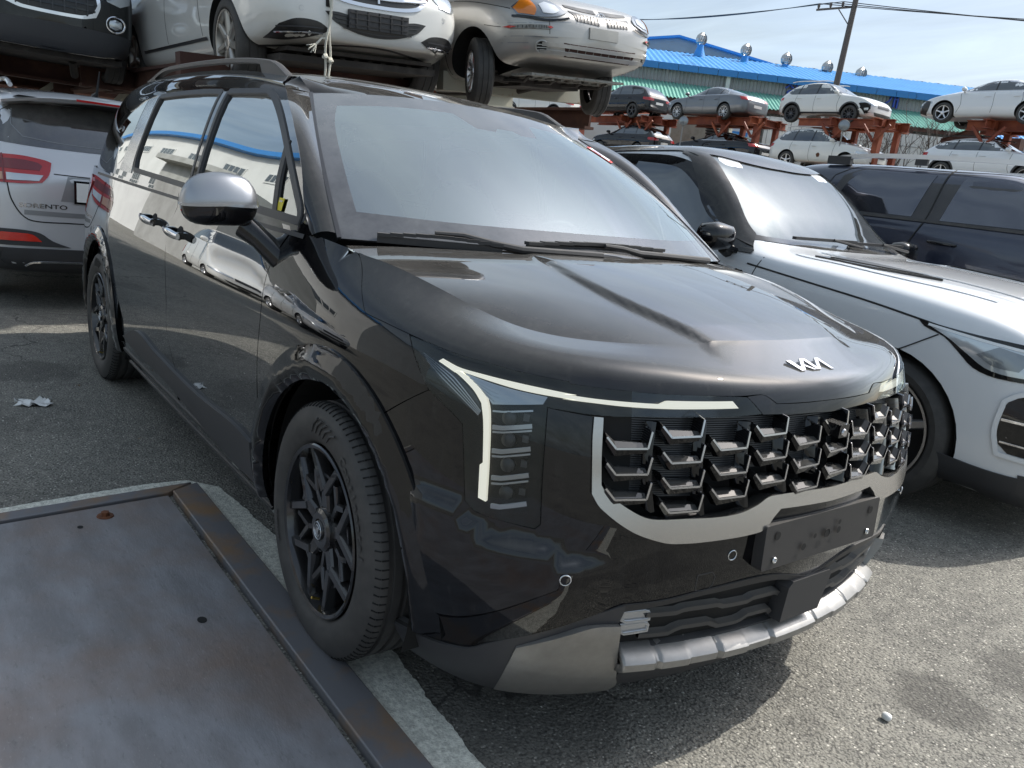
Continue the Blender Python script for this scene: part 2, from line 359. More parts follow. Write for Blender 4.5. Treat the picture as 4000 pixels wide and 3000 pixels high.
def patch(S, outline, holes=(), cell=.05, off=0., thick=.004, inset=0., mb=None, smooth=True, disp=None, corner=38, curve=None):
    """panel trimmed from surface S(u,v) along an outline given in (u,v)"""
    mb = mb or MB()
    us = [p[0] for p in outline]; vs = [p[1] for p in outline]; cu = sum(us)/len(us); cv = sum(vs)/len(vs); e = .02
    su = float(np.linalg.norm(S(cu+e, cv)-S(cu-e, cv))/(2*e)); sv = float(np.linalg.norm(S(cu, cv+e)-S(cu, cv-e))/(2*e))
    su = max(su, .02); sv = max(sv, .02)
    sc = lambda P: [(p[0]*su, p[1]*sv) for p in P]
    poly = roundpoly(sc(outline), cell*.6, smooth, corner)
    if inset: poly = insetpoly(poly, inset)
    hs = []
    for h in holes:
        q = roundpoly(sc(h), cell*.6, smooth, corner)
        if inset: q = insetpoly(q, -inset)
        hs.append(q)
    V, F = triangulate(poly, hs, cell)
    P3 = []; N3 = []
    for x, y in V:
        u, v = x/su, y/sv; p = S(u, v); n = nrm(S, u, v)
        o = off(u, v) if callable(off) else off
        P3.append(p+n*o); N3.append(n)
    if callable(off):
        # normals of the displaced sheet
        acc = [np.zeros(3) for _ in P3]
        for f in F:
            a, b, c = (np.array(P3[i]) for i in f); fn = np.cross(b-a, c-a)
            if fn@N3[f[0]] < 0: fn = -fn
            for i in f: acc[i] += fn
        N3 = [a/(np.linalg.norm(a)+1e-15) for a in acc]
    skin(mb, V, F, P3, N3, thick)
    return mb
def ribbon(S, line, width, off=.002, thick=.003, mb=None, step=.02, closed=False, ends=True):
    """raised strip following a polyline (u,v) on S"""
    mb = mb or MB()
    pts = [S(*p) for p in line]
    UV = line
    cum = [0.]
    for i in range(1, len(pts)): cum.append(cum[-1]+float(np.linalg.norm(pts[i]-pts[i-1])))
    L = []; 
    tot = cum[-1]; k = max(2, int(tot/step))
    for j in range(k+1):
        s = tot*j/k; i = 0
        while i < len(cum)-2 and cum[i+1] < s: i += 1
        t = (s-cum[i])/max(cum[i+1]-cum[i], 1e-9); a = UV[i]; b = UV[i+1]
        L.append((a[0]+(b[0]-a[0])*t, a[1]+(b[1]-a[1])*t))
    P = [S(*q) for q in L]; N = [nrm(S, *q) for q in L]; vs = []; ns = []; fs = []
    for i in range(len(P)):
        t = P[min(i+1, len(P)-1)]-P[max(i-1, 0)]; t = t/(np.linalg.norm(t)+1e-12); s = np.cross(N[i], t); w = width(i/(len(P)-1)) if callable(width) else width
        a = P[i]+s*w/2; b = P[i]-s*w/2
        vs += [a+N[i]*(off-thick), a+N[i]*off, b+N[i]*off, b+N[i]*(off-thick)]; ns += [s, N[i], N[i], -s]
    for i in range(len(P)-1):
        for k in range(3): fs.append((4*i+k, 4*i+k+1, 4*i+5+k, 4*i+4+k))
    mb.add(vs, fs, ns); return mb
def text_mesh(s, size=1., extrude=.0, align='CENTER', bold=0.):
    cu = bpy.data.curves.new('t', 'FONT'); cu.body = s; cu.size = size; cu.extrude = extrude; cu.align_x = align; cu.align_y = 'CENTER'; cu.offset = bold; cu.resolution_u = 3
    o = bpy.data.objects.new('t', cu); COL.objects.link(o); dg = bpy.context.evaluated_depsgraph_get()
    me = bpy.data.meshes.new_from_object(o.evaluated_get(dg)); bpy.data.objects.remove(o)
    V = [tuple(v.co) for v in me.vertices]; F = [tuple(p.vertices) for p in me.polygons]; bpy.data.meshes.remove(me)
    return V, F
# ---------------------------------------------------------------- surfaces
def _interp(xs, ys, x):
    # smooth monotone-ish cubic (Catmull-Rom on irregular knots)
    n = len(xs)
    if x <= xs[0]: return ys[0] + (ys[1]-ys[0])/(xs[1]-xs[0])*(x-xs[0])
    if x >= xs[-1]: return ys[-1] + (ys[-1]-ys[-2])/(xs[-1]-xs[-2])*(x-xs[-1])
    i = 0
    while xs[i+1] < x: i += 1
    def m(k):
        if k == 0: return (ys[1]-ys[0])/(xs[1]-xs[0])
        if k == n-1: return (ys[-1]-ys[-2])/(xs[-1]-xs[-2])
        return (ys[k+1]-ys[k-1])/(xs[k+1]-xs[k-1])
    h = xs[i+1]-xs[i]; t = (x-xs[i])/h
    return ((2*t**3-3*t*t+1)*ys[i] + (t**3-2*t*t+t)*h*m(i) + (-2*t**3+3*t*t)*ys[i+1] + (t**3-t*t)*h*m(i+1))

def _padfun(net, pad_lo, pad_hi):
    return [pad_lo] + list(net) + [pad_hi]

class BS:
    """tensor cubic B-spline over a net of 3D points, rows (v) x columns (u); ends interpolate"""
    def __init__(self, net, mir0=False, mir1=False):
        a = np.array(net, float)
        M = np.array([1., -1., 1.])
        lo = a[:, :1]*M if mir0 else 2*a[:, :1]-a[:, 1:2]
        hi = a[:, -1:]*M if mir1 else 2*a[:, -1:]-a[:, -2:-1]
        a = np.concatenate([lo, a, hi], 1)
        a = np.concatenate([2*a[:1]-a[1:2], a, 2*a[-1:]-a[-2:-1]], 0)
        self.a = a; self.nv = a.shape[0]-2; self.nu = a.shape[1]-2
    def __call__(self, u, v):
        u = min(max(u, 0.), self.nu-1+.5); v = min(max(v, 0.), self.nv-1.)
        i = min(int(u), self.nu-2); j = min(int(v), self.nv-2); s = u-i; t = v-j
        i2 = i
        if i+4 > self.a.shape[1]: i2 = self.a.shape[1]-4; s = u-i2
        def w(t): return np.array([(1-t)**3, 3*t**3-6*t*t+4, -3*t**3+3*t*t+3*t+1, t**3])/6
        return np.einsum('j,i,jik->k', w(t), w(s), self.a[j:j+4, i2:i2+4])

def nrm(S, u, v, e=1e-3):
    a = S(u+e, v)-S(u-e, v); b = S(u, v+e)-S(u, v-e)
    n = np.cross(a, b); l = np.linalg.norm(n)
    return n/l if l > 1e-12 else np.array([0., 0., 1.])

# ---- the minivan: hood / roof height fields
HCX = [-.40, -.2, 0., .2, .4, .55, .68, .78, .85, .89, .915]
HCZ = [1.222, 1.212, 1.198, 1.176, 1.146, 1.115, 1.080, 1.043, .998, .955, .905]
def hoodz(x, y):
    w = min(max((x+.1)/.6, 0.), 1.); w = w*w*(3-2*w)
    xe = x + .27*y*y*w + .10*y**4*w
    z = _interp(HCX, HCZ, xe) - .045*y*y - .03*abs(y)**4
    # two raised creases running forward, converging
    ay = abs(y); c = _interp([-.1,.09,.3,.47,.6,.72,.8,.9], [.36,.362,.385,.370,.330,.280,.225,.15], x)
    g = min(max((x+.02)/.16, 0.), 1.)*min(max((.80-x)/.16, 0.), 1.)
    d = min(max((ay-c)/.0060, -40), 40)
    z += g*.0150*(1/(1+math.exp(d)))*math.exp(-max(c-ay, 0)/.55)
    return z
RCX = [-4.15, -3.9, -3.5, -3.0, -2.4, -1.8, -1.4, -1.1, -.9, -.7]
RCZ = [1.65, 1.705, 1.75, 1.77, 1.777, 1.77, 1.75, 1.713, 1.674, 1.62]
def roofz(x, y): return _interp(RCX, RCZ, x) - .05*(abs(y)/.68)**2.6

_PLAN = [(-4.19,-.13),(-4.18,-.42),(-4.12,-.72),(-3.95,-.92),(-3.6,-.975),(-3.1,-.99),(-2.5,-.995),(-1.9,-.995),(-1.3,-.995),(-.8,-.99),
         (-.35,-.988),(0,-.988),(.3,-.972),(.53,-.925),(.70,-.82),(.82,-.63),(.90,-.38),(.935,-.13)]
_LEV = [(.14,.12,.15),(.22,.06,.07),(.34,.012,.02),(.50,.004,-.012),(.66,.0,-.014),(.82,.002,.01),(.93,.008,.036),(1.00,.025,.062)]
def _wnet():
    rows = []
    n = len(_PLAN)
    def off(k, ds, df):
        x, y = _PLAN[k]
        a = np.array(_PLAN[max(k-1, 0)]); b = np.array(_PLAN[min(k+1, n-1)])
        if k == 0: a = np.array((-4.19, .13))
        if k == n-1: b = np.array((.935, .13))
        t = (b-a)/np.linalg.norm(b-a); nx, ny = t[1], -t[0]   # outward
        w = abs(nx); d = ds*(1-w)+df*w
        return x-nx*d, y-ny*d
    for z, ds, df in _LEV:
        rows.append([off(k, ds, df)+(z,) for k in range(n)])
    r8 = []; r9 = []
    for k in range(n):
        if k <= 10:
            x, y = off(k, .04, .05); r8.append((x, y, 1.09))
            x, y = off(k, .062, .07); r9.append((x, y, 1.19))
    r8 += [(-.02,-.925,1.085),(.25,-.895,1.065),(.49,-.84,1.05),(.645,-.745,1.04),(.745,-.565,1.035),(.805,-.35,1.02),(.835,-.12,1.012)]
    for x, y in [(0.,-.845),(.22,-.80),(.42,-.745),(.55,-.665),(.645,-.51),(.70,-.32),(.72,-.11)]:
        r9.append((x, y, hoodz(x, y)))
    rows += [r8, r9]
    return rows
_GCOL = [(-4.14,-.13,.0),(-4.12,-.40,.0),(-4.03,-.70,.0),(-3.85,-.86,.0),(-3.5,-.915,0),(-3.0,-.93,0),(-2.5,-.935,0),(-2.0,-.935,0),(-1.5,-.935,0),(-1.0,-.935,0),(-.6,-.93,0),(-.2,-.915,0)]
_GLEV = [(1.17,.0,.0),(1.30,.028,.05),(1.45,.070,.12),(1.58,.115,.19),(1.655,.165,.25),(1.705,.25,.32)]
def _gnet():
    rows = []
    n = len(_GCOL)
    for z, ds, df in _GLEV:
        row = []
        for k, (x, y, _) in enumerate(_GCOL):
            a = np.array(_GCOL[max(k-1, 0)][:2]); b = np.array(_GCOL[min(k+1, n-1)][:2])
            if k == 0: a = np.array((-4.14, .13))
            t = (b-a)/np.linalg.norm(b-a); nx, ny = t[1], -t[0]
            w = abs(nx); d = ds*(1-w)+df*w
            xr = min(max(x, -4.0), -1.08); zt = roofz(xr, .655)+.004
            row.append((x-nx*d, y-ny*d, 1.17+(z-1.17)*(zt-1.17)/(1.705-1.17)))
        rows.append(row)
    return rows
_W0 = BS(_wnet(), mir0=True, mir1=True)
def W(u, v):
    P = _W0(u, v)
    if v > 8. and u > 10.6:
        T = _W0(u, 9.); w = min((u-10.6)/.4, 1.)
        P = P + np.array([0, 0, (hoodz(T[0], T[1])-T[2])*(v-8.)**2*w])
    return P
G = BS(_gnet(), mir0=True)
def Hs(u, v): return np.array([u, v, hoodz(u, v)])
def Rs(u, v): return np.array([u, v, roofz(u, v)])
def Ws(u, v):
    # windshield: u in [-1,1] across (-1 = car right side), v 0 (base) .. 1 (header)
    v_ = v
    hw = .865*(1-v_)+.655*v_ + .018*math.sin(math.pi*min(max(v_,0),1))
    xc = .03*(1-v_)-.845*v_; dx = .25*(1-v_)+.135*v_
    zc = 1.195*(1-v_)+1.668*v_ + .030*math.sin(math.pi*min(max(v_,-.2),1.2))
    dz = .015*(1-v_)+.043*v_
    return np.array([xc-dx*abs(u)**2.1, hw*u, zc-dz*abs(u)**2.2])
SURF = dict(W=W, G=G, H=Hs, R=Rs, S=Ws)
TRC = {
 'hoodlow': [(10.777,9),(11.018,8.508),(11.287,7.771),(11.436,7.348),(11.79,7.304),(12.159,7.234),(12.539,7.157),(12.859,7.081),(13.293,7.052),(13.659,6.973),(14.05,6.906),(14.281,6.867),(14.293,6.799),(14.697,6.748),(15.271,6.675),(15.864,6.655),(16.236,6.659),(16.445,6.694),(16.517,6.641),(16.658,6.369),(17.014,6.355)],
 'lampframe_top': [(12.159,7.234),(12.539,7.157),(12.859,7.081),(13.293,7.052),(13.659,6.973),(14.05,6.906),(14.281,6.867),(14.293,6.799),(14.697,6.748),(15.271,6.675),(15.864,6.655),(16.236,6.659)],
 'headlamp': [(12.174,7.198),(12.371,6.489),(12.627,5.842),(12.929,5.566),(13.138,5.352),(13.245,4.582),(13.302,4.157),(13.436,4.038),(14.13,3.97),(14.181,4.049),(14.133,4.835),(14.092,6.047),(14.679,5.976),(15.235,6.012),(15.621,6.019),(16.009,6.026),(16.449,6.076),(16.257,6.613),(15.864,6.655),(15.271,6.675),(14.697,6.748),(14.293,6.799),(14.281,6.867),(14.05,6.906),(13.659,6.973),(13.293,7.052),(12.859,7.081),(12.539,7.157)],
 'centertrim': [(16.271,6.612),(16.444,6.67),(16.501,6.627),(16.642,6.351),(17.013,6.328),(17.5,6.338),(17.5,6),(17.021,6.04),(16.46,6.075)],
 'drltop': [(12.647,6.701),(12.695,6.823),(12.939,6.689),(13.263,6.656),(13.671,6.608),(14.054,6.546),(14.392,6.472),(14.241,6.464),(14.595,6.412),(14.937,6.384),(15.279,6.365),(15.353,6.473),(15.715,6.476),(16.091,6.483),(16.162,6.262),(15.86,6.252),(15.39,6.237),(14.94,6.254),(14.599,6.293),(14.249,6.32),(14.399,6.331),(14.178,6.354),(13.712,6.415),(13.331,6.505),(12.924,6.595),(12.894,6.501)],
 'drldown': [(12.648,6.689),(12.892,6.518),(13.171,6.166),(13.311,5.878),(13.372,5.507),(13.443,4.784),(13.409,4.734),(13.444,4.238),(13.54,4.209),(13.502,4.829),(13.422,5.741),(13.358,6.046),(13.21,6.296),(12.922,6.613)],
 'lampinner': [(13.449,5.797),(13.933,5.97),(13.935,5.493),(14.006,4.248),(13.599,4.108),(13.504,4.996)],
 'lampupper': [(13.008,6.571),(13.466,6.423),(14.079,6.323),(14.036,6.11),(13.439,5.895),(13.287,6.17)],
 'lampside': [(12.362,6.88),(12.635,6.68),(12.891,6.408),(13.204,5.975),(13.308,5.694),(13.272,5.55),(13.013,5.786),(12.671,6.156),(12.485,6.509)],
 'frame_out': [(14.59,5.951),(14.598,5.441),(14.648,4.583),(14.743,4.393),(15.058,4.081),(15.351,3.927),(15.508,3.893),(15.969,3.908),(16.433,3.961),(16.524,4.025),(16.61,4.159),(16.703,4.271),(17.5,4.241)],
 'frame_in': [(14.685,5.947),(14.703,5.215),(14.732,4.723),(14.792,4.59),(15.101,4.322),(15.257,4.249),(15.608,4.248),(15.935,4.246),(16.183,4.279),(16.389,4.371),(16.564,4.484),(17.5,4.466)],
 'grilletop': [(14.684,5.957),(15.236,5.97),(15.86,5.987),(16.457,6.053),(17.038,6.037),(17.5,6)],
 'fbseam': [(12.628,5.833),(12.049,5.008),(11.939,4.823)],
 'archclad_out': [(9.696,2.161),(9.718,3.091),(9.724,4.119),(9.823,4.655),(10.02,5.138),(10.316,5.566),(10.575,5.809),(10.88,5.891),(11.222,5.814),(11.526,5.592),(11.791,5.307),(11.999,5.026),(12.205,4.738),(12.395,4.432),(12.561,4.001),(12.691,3.55),(12.851,3.121),(12.924,2.649),(12.91,1.564)],
 'archclad_in': [(9.962,2.007),(9.974,3.307),(10.172,4.07),(10.473,4.63),(10.778,4.888),(11.045,4.956),(11.36,4.759),(11.588,4.602),(11.786,4.334)],
 'valance_top': [(12.291,1.276),(12.761,1.422),(13.196,1.532),(13.507,1.658),(13.747,1.916),(14.166,2.238),(14.624,2.586),(15.132,2.849),(15.145,2.861),(15.543,2.91),(16.032,3.036),(16.765,3.111),(17.5,2.865)],
 'valance_bot': [(10.608,0),(11.87,0),(12.83,0),(13.78,0.104),(14.408,0.076),(15.167,0),(15.572,0),(16.36,0),(17.195,0),(17.287,0.101)],
 'garnish_side': [(14.097,1.983),(14.496,2.291),(14.836,2.523),(15.135,2.553),(15.197,2.041),(15.323,1.181),(14.595,1.333),(14.012,1.476)],
 'garnish_low': [(14.003,1.462),(14.596,1.322),(15.317,1.163),(15.407,0.691),(15.159,0),(14.398,0.229),(13.813,0.55)],
 'intake_top': [(15.161,2.745),(15.485,2.813),(16.048,2.95),(16.898,2.987),(17.5,2.774)],
 'foglamp': [(15.17,2.685),(15.47,2.714),(15.498,2.266),(15.211,2.208),(15.151,2.546)],
 'doorfront': [(9.841,8.458),(9.621,7.382),(9.661,5.535),(9.661,4.542),(9.726,3.098),(9.717,1.98)],
 'doorsplit': [(7.469,8.425),(7.376,7.753),(7.355,7.215),(7.414,6.109),(7.524,4.507),(7.533,3.801),(7.647,3.239),(7.771,2.803),(7.781,2.479)],
 'doorrear': [(5.364,8.483),(5.345,7.872),(5.288,7.182),(5.398,6.008),(5.459,4.709),(5.683,4.026),(5.961,3.411),(6.134,2.882),(6.131,2.271)],
 'garnish_door': [(6.176,2.436),(6.681,3.001),(7.243,2.883),(7.797,2.801),(8.411,2.763),(9.26,2.838),(9.622,2.763),(9.658,1.907),(9.627,1.743),(9.17,1.801),(7.653,2.258),(6.423,2.33)],
 'sill': [(6.005,2.095),(6.376,2.252),(7.649,2.223),(9.157,1.734),(9.613,1.677),(9.868,1.549),(6.814,0),(7.233,0),(8.923,0.605),(7.84,1.193),(6.466,1.363),(5.885,1.034),(5.955,1.62)],
 'reararch_out': [(4.036,4.61),(4.124,4.871),(4.166,4.523),(4.681,4.887),(5.154,4.547),(5.201,4.82),(5.55,4.424),(5.804,3.635),(6.019,2.925),(6.03,2.142)],
 'beltline_f': [(9.642,0),(10.107,0),(10.469,0)],
 'belt': [(5.972,9),(7.391,9),(9.15,8.648),(9.894,8.507)],
 'win_rear': [(6.364,3.171),(7.903,3.305),(7.873,0.76),(7.662,0.371),(6.14,0.46),(6.198,1.243),(6.249,2.096)],
 'win_front': [(8.206,3.326),(8.936,3.599),(9.409,2.625),(9.815,1.817),(9.922,0.06),(8.413,0.35),(8.365,1.497)],
 'win_quarter': [(9.897,1.689),(10.386,0.937),(10.462,0),(10.039,0.054),(9.964,0.844)],
 'win_frame': [(6.215,3.156),(6.213,3.437),(7.99,3.585),(8.855,3.998),(10.061,1.832),(10.716,0.203),(10.718,0),(10.465,0),(9.66,0),(7.693,0.235),(5.931,0.292),(6.05,0.916),(6.085,1.882)],
 'win_third': [(4.78,2.657),(5.934,2.88),(5.73,1.863),(5.512,1.053),(5.261,0.531),(4.952,0.69),(3.7,0.743),(3.525,1.781),(3.424,2.7)],
 'dpillar': [(6.061,3.38),(5.934,2.88),(5.73,1.863),(5.512,1.053),(5.492,0.427),(5.869,0.391),(5.987,0.691),(6.085,1.882),(6.201,3.118)],
 'handle_f': [(7.37,7.457),(8.02,7.392)],
 'handle_r': [(6.661,7.561),(7.32,7.531)],
 'ws_glass': [(-1,0.77),(-0.371,0.746),(0.115,0.778),(0.579,0.854),(0.741,0.84),(0.606,0.199),(0.432,0.095),(-0.106,0.111),(-0.927,0.043),(-0.963,0.112),(-0.978,0.403)],
 'ws_edge': [(-1,0.968),(-0.444,0.913),(-0.069,0.868),(0.342,0.848),(0.808,0.945)],
 'rail': [(-3.106,-0.7),(-1.709,-0.7),(-2.066,-0.584),(-1.775,-0.599),(-1.692,-0.558),(-1.589,-0.542),(-1.649,-0.5)],
 'taillamp': [(3.489,8.525),(3.489,9),(3.4,9),(4.164,8.416)],
 'emblem': [(0.799,-0.064),(0.831,-0.057),(0.827,-0.028),(0.821,0.081),(0.794,0.102)],
 'crest': [(-0.179,-0.802),(0.01,-0.801),(0.189,-0.778),(0.326,-0.741),(0.451,-0.704),(0.52,-0.693),(0.58,-0.678)],
 'ledge': [(13.299,4.14),(13.495,3.937),(13.83,3.891),(14.204,3.858),(14.511,3.664),(14.679,3.589)],
 'ledge_low': [(13.308,4.052),(13.402,3.873),(13.687,3.694),(14.185,3.61),(14.723,3.533)],
 'cheek_in': [(14.569,5.959),(14.654,4.587),(14.783,3.752),(14.709,3.661),(14.183,3.986)],
 'bumper_bottomcrease': [(13.507,1.666),(13.987,2.3),(14.439,2.839),(14.796,3.102),(15.071,3.331),(15.254,3.711)],
 'sensor1': [(14.49,3.348)],
 'sensor2': [(16.221,3.572)],
 'towcap': [(15.864,3.285),(16.036,3.324),(16.071,3.279),(16.06,3.031),(15.879,3.003),(15.868,3.066)],
 'wipeA_blade': [(-0.889,0.011),(-0.491,-0.004)],
 'wipeA_arm': [(-0.708,0.051),(-0.614,0.049),(-0.526,0.021),(-0.427,0.001),(-0.093,-0.003)],
 'wipeB_blade': [(-0.388,0.021),(0.31,0.027)],
 'wipeB_arm': [(-0.037,0.049),(0.047,0.041),(0.125,0.021),(0.658,-0)],
 'ridge': [(0.114,-0.365),(0.302,-0.387),(0.475,-0.37),(0.612,-0.332),(0.727,-0.28),(0.778,-0.23),(-0.049,0.804),(0.332,0.564),(0.674,0.401)],
 'rimpts': [(10.499,5.511),(11.442,5.661),(12.052,4.949)],
}
# ================================================================ THE BLACK MINIVAN
def curve_v(line):
    L = sorted(line)
    return lambda u: _interp([p[0] for p in L], [p[1] for p in L], u) if L[0][0] <= u <= L[-1][0] else (L[0][1] if u < L[0][0] else L[-1][1])
def lin(line):
    L = sorted(line); xs = [p[0] for p in L]; ys = [p[1] for p in L]
    return lambda u: float(np.interp(u, xs, ys))
_lt = lin(TRC['ledge']); _ll = lin(TRC['ledge_low'])
def sst(t): t = min(max(t, 0.), 1.); return t*t*(3-2*t)
def _ledge(u, v):
    f = sst((u-12.35)/.5)*sst((15.15-u)/.7)
    if f <= 0: return 0.
    top = _lt(u); low = min(_ll(u), top-.22); d = sst((top-v)/(top-low))
    return .030*f*d*sst((v-1.6)/1.6)
def WB(u, v):
    p = W(u, v); d = _ledge(u, v)
    return p+nrm(W, u, v)*d if d > 1e-5 else p
def upath(f0, f1, v, n=12): return [(f0+(f1-f0)*i/n, v) for i in range(n+1)]
def wuv(x, z, S=W, u0=10., v0=5., yside=True):
    """(u,v) on a side surface for a given (x,z)"""
    w = np.array([u0, v0])
    for _ in range(25):
        p = S(*w); f = np.array([p[0]-x, p[2]-z])
        if abs(f).max() < 1e-5: break
        e = 1e-3; a = (S(w[0]+e, w[1])-p)/e; b = (S(w[0], w[1]+e)-p)/e
        J = np.array([[a[0], b[0]], [a[2], b[2]]])
        try: w = w-np.clip(np.linalg.solve(J, f), -.7, .7)
        except Exception: break
        w[0] = min(max(w[0], 0), 17.4); w[1] = min(max(w[1], 0), 9 if S is not G else 5)
    return (float(w[0]), float(w[1]))
def wyz(y, z, S=W, u0=16., v0=4.):
    w = np.array([u0, v0])
    for _ in range(25):
        p = S(*w); f = np.array([p[1]-y, p[2]-z])
        if abs(f).max() < 1e-5: break
        e = 1e-3; a = (S(w[0]+e, w[1])-p)/e; b = (S(w[0], w[1]+e)-p)/e
        J = np.array([[a[1], b[1]], [a[2], b[2]]])
        try: w = w-np.clip(np.linalg.solve(J, f), -.7, .7)
        except Exception: break
        w[0] = min(max(w[0], 10), 17.5); w[1] = min(max(w[1], 0), 9)
    return (float(w[0]), float(w[1]))
VAN = thing('minivan', 'large glossy black minivan in the foreground, facing the camera with its nose to the right', 'minivan')
def both(mb, name, m, parent=None, smooth=40, label=None):
    parent = parent if parent is not None else VAN
    a = mb.build(name, m, parent, smooth); b = mb.mirrored().build(name, m, parent, smooth); return a, b
BP = M['black_paint']; GAP = .0022
WX = (0., -3.09); WR = .37; ARO = .535; ARI = .435
def arc(cx, r, a0, a1, n=16, S=W):
    out = []
    for i in range(n+1):
        a = math.radians(a0+(a1-a0)*i/n); out.append(wuv(cx+r*math.cos(a), .37+r*math.sin(a), S, 11-(0 if cx > -1 else 6), 4))
    return out
# --- front arch: trim ring
def clip_arc(cx, r, zmin, n=22):
    a0 = math.degrees(math.asin((zmin-.37)/r)); return arc(cx, r, a0, 180-a0, n)
def archtrim(cx, zf, zr, ro, ri):
    f = math.degrees(math.asin((zf-.37)/ro)); r_ = 180-math.degrees(math.asin((zr-.37)/ro))
    fi = math.degrees(math.asin((zf-.37)/ri)); ri_ = 180-math.degrees(math.asin((zr-.37)/ri))
    o = arc(cx, ro, f, r_, 26); i = arc(cx, ri, ri_, fi, 26)
    def prof(u, v):
        p = W(u, v); r = math.hypot(p[0]-cx, p[2]-.37); t = (r-ri)/(ro-ri)
        return .004+.020*sst(min(t/.25, 1.))*(1-.75*sst((t-.25)/.75))
    return patch(W, o+i, cell=.028, off=prof, thick=.10, corner=60)
a1 = archtrim(0., .30, .30, ARO, ARI); both(a1, 'wheel_arch_trim', M['gloss_black'])
a2 = archtrim(-3.09, .28, .33, .52, ARI); both(a2, 'wheel_arch_trim', M['gloss_black'])
T_ = TRC
fb = T_['fbseam']; df = T_['doorfront']; ds = T_['doorsplit']; drr = T_['doorrear']; hl = T_['hoodlow']
top = lambda u: (u, 9.)
# arch curve of radius slightly under the trim's outer edge, from a0 to a1
FA = arc(0., ARO-.01, 0, 180, 40); RA = arc(-3.09, .51, 0, 180, 36)
def arcpart(A, cx, keep): return [p for p in A if keep(W(*p))]
seam_end = fb[1]
sx, _, sz = W(*seam_end)
ang_seam = math.degrees(math.atan2(sz-.37, sx))
fender = [top(df[0][0]+.02), top(10.3), top(10.55), top(hl[0][0]-.02)]+hl[1:6]+[T_['headlamp'][1], fb[0], fb[1]]+arc(0., ARO-.01, ang_seam-2, 184, 20)+[df[4], df[3], df[2], df[1]]
both(patch(W, fender, cell=.05, thick=.012, inset=GAP, corner=32), 'fender', BP)
# --- hood: top field plus the shoulders that wrap down to the shut line
hood = MB()
crest = [W(u, 9.)[:2] for u in np.linspace(hl[0][0], 17.5, 22)]
rear = lambda y: .065-.36*abs(y)**2.1
x0r, y0r = crest[0]
right = [(p[0], p[1]) for p in crest]; left = [(p[0], -p[1]) for p in reversed(crest)]
rl = [(rear(y), y) for y in np.linspace(-y0r-.01, y0r+.01, 20)]
hoodtop = right+left+rl
patch(Hs, hoodtop, cell=.0145, thick=0, corner=70, mb=hood)
sh = [top(u) for u in np.linspace(hl[0][0], 17.5, 22)]
lowc = hl[1:17]+[hl[17], hl[18], (17.5, hl[-1][1])]
half = MB(); patch(W, sh+[(17.5, hl[-1][1])]+[p for p in hl[1:][::-1]], cell=.03, thick=.012, corner=32, mb=half)
n0 = len(half.v); half.mirror(); hood.add(half.v, half.f, half.n)
H_ = hood.build('hood', BP, VAN)
# --- doors, quarter panel
zsill = .335
def fdoor_bottom(): return [wuv(x, zsill) for x in (-.52, -.8, -1.1, -1.42)]
frontdoor = [top(df[0][0]+.0)]+df[1:]+fdoor_bottom()+[ds[8], ds[7], ds[6], ds[5], ds[4], ds[3], ds[2], ds[0], top(ds[0][0]-.05)]
fd = patch(W, frontdoor, cell=.06, thick=.012, inset=GAP, corner=32); FD = both(fd, 'front_door', BP)
sl = [top(ds[0][0]-.05), ds[0], ds[2], ds[3], ds[4], ds[5], ds[6], ds[7], ds[8]]+[wuv(x, zsill, W, 7, 1.5) for x in (-1.46, -1.8, -2.1, -2.42)]+[drr[8], drr[7], drr[6], drr[5], drr[4], drr[3], drr[2], drr[0], top(drr[0][0])]
SD = both(patch(W, sl, cell=.06, thick=.012, inset=GAP, corner=32), 'sliding_door', BP)
r0 = [p for p in arc(-3.09, .51, 8, 172, 24)]
quarter = [top(drr[0][0]), drr[0], drr[2], drr[3], drr[4], drr[5], drr[6]]+r0+[wuv(-3.63, .30, W, 4, 1.5), (3.2, 1.3), (2.2, 1.3), (1., 1.3), (0., 1.3), (-.0, 9.), top(1.), top(2.), top(3.), top(4.)]
both(patch(W, quarter, cell=.07, thick=.012, inset=GAP*.5, corner=32), 'quarter_panel', BP)
rv = [wuv(-3.63, .31, W, 4, 1.5), (3.2, 1.25), (2.2, 1.25), (1., 1.25), (0., 1.25), (0., .1), (1., .1), (2., .1), (3.2, .1), wuv(-3.6, .18, W, 4, .6)]
both(patch(W, rv, cell=.08, thick=.01), 'rear_valance', M['grey_plastic'])
# --- matte garnish at the foot of the doors, sill
gd = T_['garnish_door']
both(patch(W, gd[:6]+gd[6:8]+gd[9:], cell=.04, off=.014, thick=.016, corner=30), 'door_garnish', M['grey_plastic'])
s1 = MB()
def sillS(u, v): return W(u, v)
sill = [wuv(-.47, .325), wuv(-1.0, .325), wuv(-1.6, .335), wuv(-2.2, .335), wuv(-2.56, .34), (6.0-.12, .0), (7, .0), (8, .0), (9, 0.), (wuv(-.43, .2)[0], 0.)]
patch(W, sill, cell=.05, off=-.004, thick=.012, corner=30, mb=s1)
SL = both(s1, 'sill', M['gloss_black'])
rb = ribbon(W, [wuv(x, .315) for x in np.linspace(-2.5, -.5, 18)], .016, .004, .01); both(rb, 'sill_trim', M['grey_plastic'])
rb = ribbon(W, [wuv(x, .245) for x in np.linspace(-2.5, -.45, 18)], .010, .003, .01); both(rb, 'sill_trim', M['grey_plastic'])
